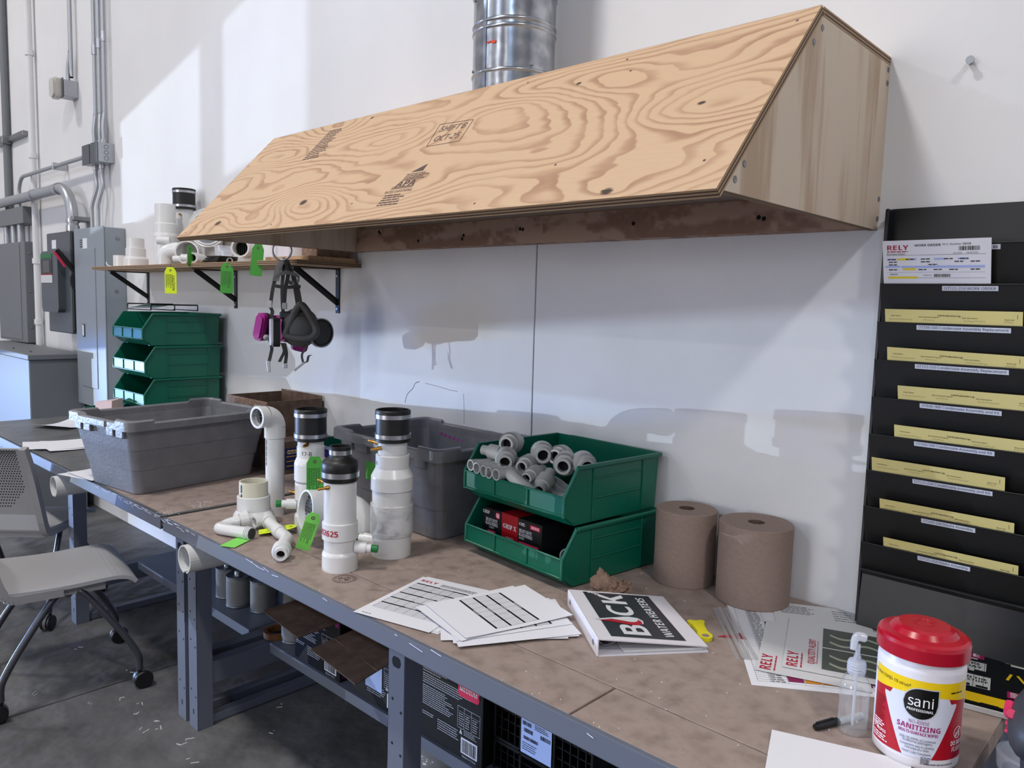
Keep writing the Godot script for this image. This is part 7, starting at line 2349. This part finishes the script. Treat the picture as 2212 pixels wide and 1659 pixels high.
# ---------------------------------------------------------------- under the benches
func case_print(b: B, w: float, h: float, kind: int) -> void:
	# white printing on a black glove case, origin at the lower corner
	b.col = lin(0.72, 0.73, 0.76)
	fine_print(b, 0.012, h - 0.012, w * 0.42, 3, 0.0065, 0.0022, 0, 0.3, kind + 1)
	fine_print(b, 0.012, h - 0.034, w * 0.8, 5, 0.0065, 0.0022, 0, 0.35, kind + 2)
	fine_print(b, 0.012, h - 0.07, w * 0.52, 10, 0.0062, 0.0022, 0, 0.3, kind + 3)
	fine_print(b, 0.012, h - 0.15, w * 0.2, 2, 0.0065, 0.0022, 0, 0.2, kind + 4)
	fine_print(b, w * 0.3, h - 0.152, w * 0.35, 5, 0.0068, 0.0022, 0, 0.3, kind + 5)
	# size table
	var tx := w * 0.62
	var ty := h - 0.078
	for k in [[0, 0, w * 0.34, 0.0012], [0, -0.062, w * 0.34, 0.0012], [0, -0.014, w * 0.34, 0.0008]]:
		b.return_quad(tx, ty + k[1], tx + k[2], ty + k[1] + k[3], 0)
	for k in [0.0, 0.3, 0.62, 1.0]:
		b.return_quad(tx + w * 0.34 * k, ty - 0.062, tx + w * 0.34 * k + 0.001, ty, 0)
	fine_print(b, tx + 0.005, ty - 0.02, w * 0.08, 6, 0.0066, 0.002, 0, 0.2, kind + 6)
	fine_print(b, tx + w * 0.12, ty - 0.02, w * 0.07, 6, 0.0066, 0.002, 0, 0.2, kind + 7)
	fine_print(b, tx + w * 0.23, ty - 0.02, w * 0.08, 6, 0.0066, 0.002, 0, 0.2, kind + 8)
	fine_print(b, w * 0.72, 0.082, w * 0.2, 3, 0.005, 0.0016, 0, 0.2, kind + 9)
	b.tri(Vector3(w * 0.65, 0.07, 0), Vector3(w * 0.7, 0.07, 0), Vector3(w * 0.675, 0.085, 0), Vector3(0, 0, 1), Vector3(0, 0, 1), Vector3(0, 0, 1))
	b.col = lin(0.82, 0.83, 0.88)
	b.return_quad(w * 0.68, 0.016, w * 0.93, 0.062, 0)
	b.col = lin(0.05, 0.05, 0.06)
	barcode(b, w * 0.7, 0.02, w * 0.21, 0.037, 0.0004, kind + 20)
	b.col = lin(0.72, 0.73, 0.76)
	text(b, "Made in China", 0.0062, at2(w * 0.805, 0.0085, 0.0002), 0, "sans", 1.0)


func glove_case(label: String, x0: float, x1: float, top: float, kind: int) -> Node3D:
	var w := x1 - x0
	var h := top - 0.236
	var t := thing("glove_case", label, "carton", Vector3(x0, 0.236, 0.5), 0.0, "black glove cases on the lower shelf")
	part(t, "carton", B.new().box(Vector3(w / 2, h / 2, -0.14), Vector3(w, h, 0.28), 0.0015), M.box_black)
	var p := B.new().pos(Vector3(0, 0, 0.0008))
	case_print(p, w, h, kind * 40)
	part(t, "print", p, M.print)
	return t


func under_bench() -> void:
	var c1 := glove_case("black glove case with a purple side marked SMALL on the lower shelf", 0.31, 0.588, 0.452, 1)
	part(c1, "purple_side", B.new().box(Vector3(0.2785, 0.035, -0.11), Vector3(0.001, 0.05, 0.2)), M.box_purple)
	var sm := B.new().at(Transform3D(Basis(Vector3(0, 1, 0), PI / 2), Vector3(0.2794, 0.035, -0.06)))
	text(sm, "SMALL", 0.016, at2(0, 0), 0, "sans")
	part(c1, "size_print", sm, M.size_ink)
	part(c1, "side_flap", B.new().box(Vector3(0.279, 0.275, -0.14), Vector3(0.003, 0.115, 0.27)), M.box_purple)
	var f1 := B.new()
	solid(f1, Vector3(0.03, 0.212, 0.14), Vector3(0.285, 0.206, 0.16), Vector3(0.285, 0.212, 0.01), Vector3(0.03, 0.216, -0.005), 0.003)
	part(c1, "front_flap", f1, M.cardboard)
	part(c1, "size_mark", B.new().box(Vector3(0.262, 0.198, 0.0006), Vector3(0.02, 0.02, 0.001)), M.magenta)
	var c2 := glove_case("black glove case with a blank white shipping label and open flap", 0.66, 0.93, 0.452, 2)
	part(c2, "shipping_label", B.new().box(Vector3(0.115, 0.105, 0.0012), Vector3(0.085, 0.11, 0.0008)), M.label_blue)
	var f2 := B.new()
	solid(f2, Vector3(0.03, 0.205, 0.175), Vector3(0.29, 0.196, 0.195), Vector3(0.272, 0.214, 0.03), Vector3(0.02, 0.216, 0.0), 0.003)
	var fl := part(c2, "front_flap", f2, M.cardboard)
	var cs := B.new()
	cs.ribbon([Vector3(0.025, 0.2145, 0.09), Vector3(0.282, 0.2085, 0.112)], Vector3(0, 0, 0.002), 0.0012)
	cs.ribbon([Vector3(0.16, 0.2042, 0.183), Vector3(0.15, 0.2185, 0.015)], Vector3(0.002, 0, 0), 0.0012)
	part(fl, "crease", cs, M.kraft)
	var c3 := glove_case("black glove case with a red MEDIUM mark on the lower shelf", 1.0, 1.262, 0.462, 3)
	part(c3, "medium_mark", B.new().at(Transform3D(Basis(), Vector3(0.205, 0.2, 0.0006))).prism(rounded(0.085, 0.042, 0.01), 0, 0.0006), M.label_pink)
	var md := B.new().pos(Vector3(0.205, 0.202, 0.0015))
	text(md, "MEDIUM", 0.0125, at2(0, 0), 0, "sans_bold")
	part(c3, "size_print", md, M.paper)
	# folding crate
	var cr := thing("folding_crate", "black plastic grid crate with a white shipping label on the lower shelf", "crate", Vector3(1.27, 0.236, 0.46))
	var W := 0.34
	var H := 0.2
	var fr := B.new()
	for y in [0.004, 0.08, 0.09, H - 0.006]:
		fr.box(Vector3(W / 2, y, 0), Vector3(W, 0.008, 0.014), 0.0015)
	for x in [0.004, 0.1, 0.215, W - 0.004]:
		fr.box(Vector3(x, H / 2, 0), Vector3(0.008, H, 0.014), 0.0015)
	part(cr, "front_frame", fr, M.crate_black)
	for x in [0.027, 0.052, 0.076, 0.24, 0.265, 0.29, 0.315]:
		part(cr, "slat", B.new().box(Vector3(x, H / 2, -0.002), Vector3(0.003, H, 0.008)), M.crate_black)
	for y in [0.03, 0.055, 0.12, 0.15, 0.175]:
		part(cr, "slat", B.new().box(Vector3(W / 2, y, -0.003), Vector3(W, 0.003, 0.006)), M.crate_black)
	part(cr, "back_wall", B.new().box(Vector3(W / 2, H / 2, -0.24), Vector3(W, H, 0.01)), M.crate_black)
	part(cr, "side_wall", B.new().box(Vector3(0.003, H / 2, -0.12), Vector3(0.006, H, 0.23)), M.crate_black)
	part(cr, "side_wall", B.new().box(Vector3(W - 0.003, H / 2, -0.12), Vector3(0.006, H, 0.23)), M.crate_black)
	part(cr, "base", B.new().box(Vector3(W / 2, 0.003, -0.12), Vector3(W, 0.006, 0.23)), M.crate_black)
	var lb := part(cr, "shipping_label", B.new().box(Vector3(0.157, 0.142, 0.0085), Vector3(0.105, 0.1, 0.001)), M.label_blue)
	var lp := B.new().pos(Vector3(0.157, 0.142, 0.0096))
	barcode(lp, -0.047, 0.028, 0.03, 0.011, 0, 8)
	barcode(lp, -0.043, 0.01, 0.032, 0.011, 0, 9)
	barcode(lp, 0.015, 0.01, 0.034, 0.011, 0, 10)
	barcode(lp, -0.043, -0.01, 0.05, 0.009, 0, 11)
	fine_print(lp, -0.047, -0.02, 0.06, 4, 0.006, 0.002, 0, 0.3, 5)
	fine_print(lp, -0.005, 0.04, 0.05, 3, 0.005, 0.002, 0, 0.3, 6)
	part(lb, "print", lp, M.ink)
	# cement cans
	var cn := [[-0.262, 0.415, 0.0], [-0.148, 0.37, 0.4], [-0.385, 0.4, 0.2], [-0.275, 0.285, 0.1], [-0.03, 0.29, -0.3], [0.075, 0.26, 0.3]]
	var cl := ["grey labelled cement can standing foremost on the shelf", "grey labelled cement can with a small code patch beside the foremost can", "grey cement can partly behind the foremost can", "grey cement can in the back row behind two others", "cement can standing behind the small code can", "cement can at the end of the back row by the cartons"]
	var proto: Node3D = null
	for i in cn.size():
		var wv := Vector3(cn[i][0], 0.236, cn[i][1])
		if proto == null:
			proto = thing("cement_can", cl[0], "can", wv, cn[i][2], "cement cans on the lower shelf")
			part(proto, "body", B.new().lathe([Vector2(0, 0), Vector2(0.05, 0), Vector2(0.0515, 0.002), Vector2(0.0515, 0.004), Vector2(0.05, 0.006), Vector2(0.05, 0.122), Vector2(0.0515, 0.124), Vector2(0.0515, 0.128), Vector2(0.049, 0.128), Vector2(0.048, 0.124), Vector2(0.022, 0.124)], 36), M.dull_steel)
			part(proto, "label", B.new().lathe([Vector2(0.0503, 0.012), Vector2(0.0505, 0.012), Vector2(0.0505, 0.116), Vector2(0.0503, 0.116)], 36), M.tin_label)
			var pr := B.new()
			fine_print(pr, -0.035, 0.108, 0.07, 20, 0.0046, 0.0012, 0.0008, 0.2, 41)
			pr.rect(0.0, 0.09, 0.09, 0.0008, 0.0008)
			pr.rect(0.0, 0.055, 0.09, 0.0008, 0.0008)
			pr.bend(0.0505)
			part(proto, "print", pr, M.strap_grey).rotation.y = 0.6
			part(proto, "neck", B.new().lathe([Vector2(0.022, 0.122), Vector2(0.018, 0.126), Vector2(0.016, 0.13), Vector2(0.0172, 0.132), Vector2(0.016, 0.135), Vector2(0.0172, 0.137), Vector2(0.016, 0.14), Vector2(0.016, 0.146), Vector2(0, 0.146)], 24), M.dull_steel)
		else:
			copy(proto, wv, cn[i][2], cl[i])
	copy(proto, Vector3(0.19, 0.236, 0.425), 0.9, "cement can half hidden under the cardboard flap")
	var tp := solo("tape_roll", B.new().lathe([Vector2(0.038, 0), Vector2(0.052, 0), Vector2(0.052, 0.022), Vector2(0.038, 0.022), Vector2(0.038, 0)], 32), M.tape, "roll of brown tape lying on the lower shelf by the half hidden can", "tape", Vector3(0.115, 0.236, 0.455))
	# crumpled clear bag on the floor
	var bg := B.new()
	blob(bg, Vector3(0, 0.05, 0), Vector3(0.07, 0.05, 0.06), 0.1)
	solo("plastic_bag", bg, M.clear_strip, "clear crumpled plastic bag on the floor behind the bench leg", "bag", Vector3(0.9, 0.0, 0.36))


# ---------------------------------------------------------------- chairs
func make_chair() -> Node3D:
	# faces -z; origin on the floor under the seat
	var t := thing("office_chair", "grey office chair with a bare seat, drawn up beside the bench leg", "chair", Vector3.ZERO, 0.0, "grey office chairs at the bare bench")
	var seat := B.new()
	var sp := [Vector3(0, 0.445, 0.2), Vector3(0, 0.44, 0.1), Vector3(0, 0.44, 0.0), Vector3(0, 0.445, -0.1), Vector3(0, 0.446, -0.16), Vector3(0, 0.436, -0.2), Vector3(0, 0.418, -0.222)]
	seat.ribbon(curve(sp, 3), Vector3(-0.45, 0, 0), 0.014)
	part(t, "seat", seat, M.chair_seat)
	var pan := B.new()
	pan.ribbon([Vector3(0, 0.418, 0.17), Vector3(0, 0.416, -0.12)], Vector3(-0.4, 0, 0), 0.028)
	part(t, "seat_pan", pan, M.chair_shell)
	# back: frame, panel with fine perforation
	var bp := [Vector3(0, 0.52, 0.222), Vector3(0, 0.62, 0.245), Vector3(0, 0.72, 0.275), Vector3(0, 0.8, 0.302), Vector3(0, 0.835, 0.315)]
	var cb := curve(bp, 4)
	part(t, "backrest", B.new().ribbon(cb, Vector3(-0.4, 0, 0), 0.008), M.chair_shell)
	var ho := B.new()
	for j in 26:
		var f := 2.0 + j * (cb.size() - 4.0) / 26.0
		var i := int(f)
		var p: Vector3 = cb[i].lerp(cb[i + 1], f - i)
		var d: Vector3 = (cb[i + 1] - cb[i]).normalized()
		var nn := Vector3(1, 0, 0).cross(d)
		var half := 14 - int(max(0.0, 6 - j) * 1.0)
		for k in range(-half, half + 1):
			for s in [-1.0, 1.0]:
				ho.x = Transform3D(Basis(Vector3(1, 0, 0) * s, d, nn * s), p + Vector3(k * 0.0115 + (0.0057 if j % 2 else 0.0), 0, 0) + nn * s * 0.0046)
				ho.disc(0, 0, 0.0034, 0, 6)
	ho.x = Transform3D()
	var pf := part(t, "perforation", ho, M.hole)
	pf.set_meta("kind", "stuff")
	part(t, "lumbar_panel", B.new().ribbon([Vector3(0, 0.45, 0.21), Vector3(0, 0.525, 0.222)], Vector3(-0.4, 0, 0), 0.01), M.chair_seat)
	for s in [-1.0, 1.0]:
		var side := B.new()
		side.ribbon(curve([Vector3(s * 0.214, 0.425, 0.02), Vector3(s * 0.216, 0.425, 0.12), Vector3(s * 0.218, 0.43, 0.185), Vector3(s * 0.218, 0.47, 0.212), Vector3(s * 0.216, 0.56, 0.236), Vector3(s * 0.212, 0.72, 0.28), Vector3(s * 0.205, 0.838, 0.32)], 4), Vector3(0.028, 0, 0), 0.03)
		part(t, "back_upright", side, M.chair_shell)
		for fr in [-1.0, 1.0]:
			var x: float = s * 0.235
			var lg := B.new()
			lg.tube(curve([Vector3(s * 0.19, 0.41, fr * 0.03), Vector3(s * 0.2, 0.385, fr * 0.06), Vector3(s * 0.222, 0.25, fr * 0.155), Vector3(s * 0.233, 0.16, fr * 0.208), Vector3(x, 0.12, fr * 0.222), Vector3(x, 0.075, fr * 0.223)], 4), 0.0125, 12)
			var leg := part(t, "leg", lg, M.chair_tube)
			for w in [-0.014, 0.014]:
				part(leg, "wheel", B.new().at(Transform3D(Basis(Vector3(0, 0, 1), PI / 2), Vector3(x + w, 0.034, fr * 0.235))).lathe([Vector2(0, -0.008), Vector2(0.03, -0.008), Vector2(0.034, -0.004), Vector2(0.034, 0.004), Vector2(0.03, 0.008), Vector2(0, 0.008)], 20), M.wheel)
			part(leg, "caster_hood", B.new().at(Transform3D(Basis(Vector3(0, 0, 1), PI / 2), Vector3(x, 0.036, fr * 0.235))).lathe([Vector2(0, -0.006), Vector2(0.0355, -0.006), Vector2(0.0355, 0.006), Vector2(0, 0.006)], 20), M.wheel_rim)
			part(leg, "caster_stem", B.new().tube([Vector3(x, 0.06, fr * 0.223), Vector3(x, 0.08, fr * 0.223)], 0.009, 10), M.wheel)
	part(t, "crossbar", B.new().tube([Vector3(-0.19, 0.405, 0.0), Vector3(0.19, 0.405, 0.0)], 0.014, 12), M.chair_tube)
	return t


func chairs() -> void:
	var c := make_chair()
	c.position = Vector3(-0.565, 0, 0.985)
	c.rotation.y = -0.17
	copy(c, Vector3(-1.43, 0, 0.89), 0.78, "grey office chair with its perforated back showing, turned askew to the bench")


# ---------------------------------------------------------------- shavings and marks
func scraps() -> void:
	var b := B.new()
	var r := RandomNumberGenerator.new()
	r.seed = 12
	for k in [[0.09, 0.85, 0.035, 26], [0.07, 0.73, 0.04, 22], [0.05, 0.69, 0.03, 12], [1.2, 0.5, 0.9, 40], [1.9, 0.68, 0.35, 30]]:
		for i in k[3]:
			var p := Vector3(k[0] + r.randfn() * k[2] * 0.5, BENCH_Y + 0.0014, clampf(k[1] + r.randfn() * k[2] * 0.35, 0.05, 0.87))
			var d := Vector3(r.randf_range(-1, 1), 0, r.randf_range(-1, 1)).normalized()
			b.ribbon([p, p + d * r.randf_range(0.002, 0.009 if k[2] < 0.1 else 0.004)], Vector3(-d.z, 0, d.x) * 0.0014, 0.0012)
	var o := solo("plastic_shavings", b, M.pvc, "white plastic shavings scattered over the hardboard bench top", "shavings")
	o.set_meta("kind", "stuff")
	var f := B.new()
	for k in [[-0.25, 0.89], [-0.18, 0.85], [-0.12, 0.9], [0.0, 0.86], [0.02, 0.92], [0.05, 0.88], [0.17, 0.83], [0.19, 0.85], [-0.3, 1.0], [-0.45, 0.8], [0.35, 0.6], [0.5, 0.75], [0.3, 0.9], [-0.8, 0.85], [0.2, 0.5], [-0.5, 1.12]]:
		for i in 2:
			var p := Vector3(k[0] + r.randf_range(-0.02, 0.02), 0.0012, k[1] + r.randf_range(-0.02, 0.02))
			var d := Vector3(r.randf_range(-1, 1), 0, r.randf_range(-1, 1)).normalized()
			f.ribbon([p, p + d * r.randf_range(0.004, 0.028)], Vector3(-d.z, 0, d.x) * 0.0022, 0.0016)
	var q := solo("floor_shavings", f, M.pvc, "white plastic shavings scattered on the concrete floor", "shavings")
	q.set_meta("kind", "stuff")
	# round trademark and note printed on the hardboard
	var s := B.new()
	s.x = Transform3D(Basis(Vector3(0, 1, 0), 0.9) * page_print().basis, Vector3(1.01, BENCH_Y + 0.0006, 0.775))
	s.ring2(0.03, 0.0312, 0, 32)
	s.ring2(0.022, 0.0226, 0, 28)
	for i in 40:
		s.rect(r.randf_range(-0.016, 0.016), r.randf_range(-0.014, 0.014), r.randf_range(0.002, 0.008), 0.0012)
	for i in 22:
		var a := TAU * i / 22
		s.rect(cos(a) * 0.0263, sin(a) * 0.0263, 0.003, 0.003)
	s.x = Transform3D(Basis(Vector3(0, 1, 0), 0.6) * page_print().basis, Vector3(1.14, BENCH_Y + 0.0006, 0.755))
	for i in 12:
		s.rect(-0.03 + i * 0.005, r.randf_range(-0.003, 0.003), 0.0012, r.randf_range(0.003, 0.01))
	var wb := get_node("workbench_001")
	part(wb, "printed_mark", s, M.stamp_ink)
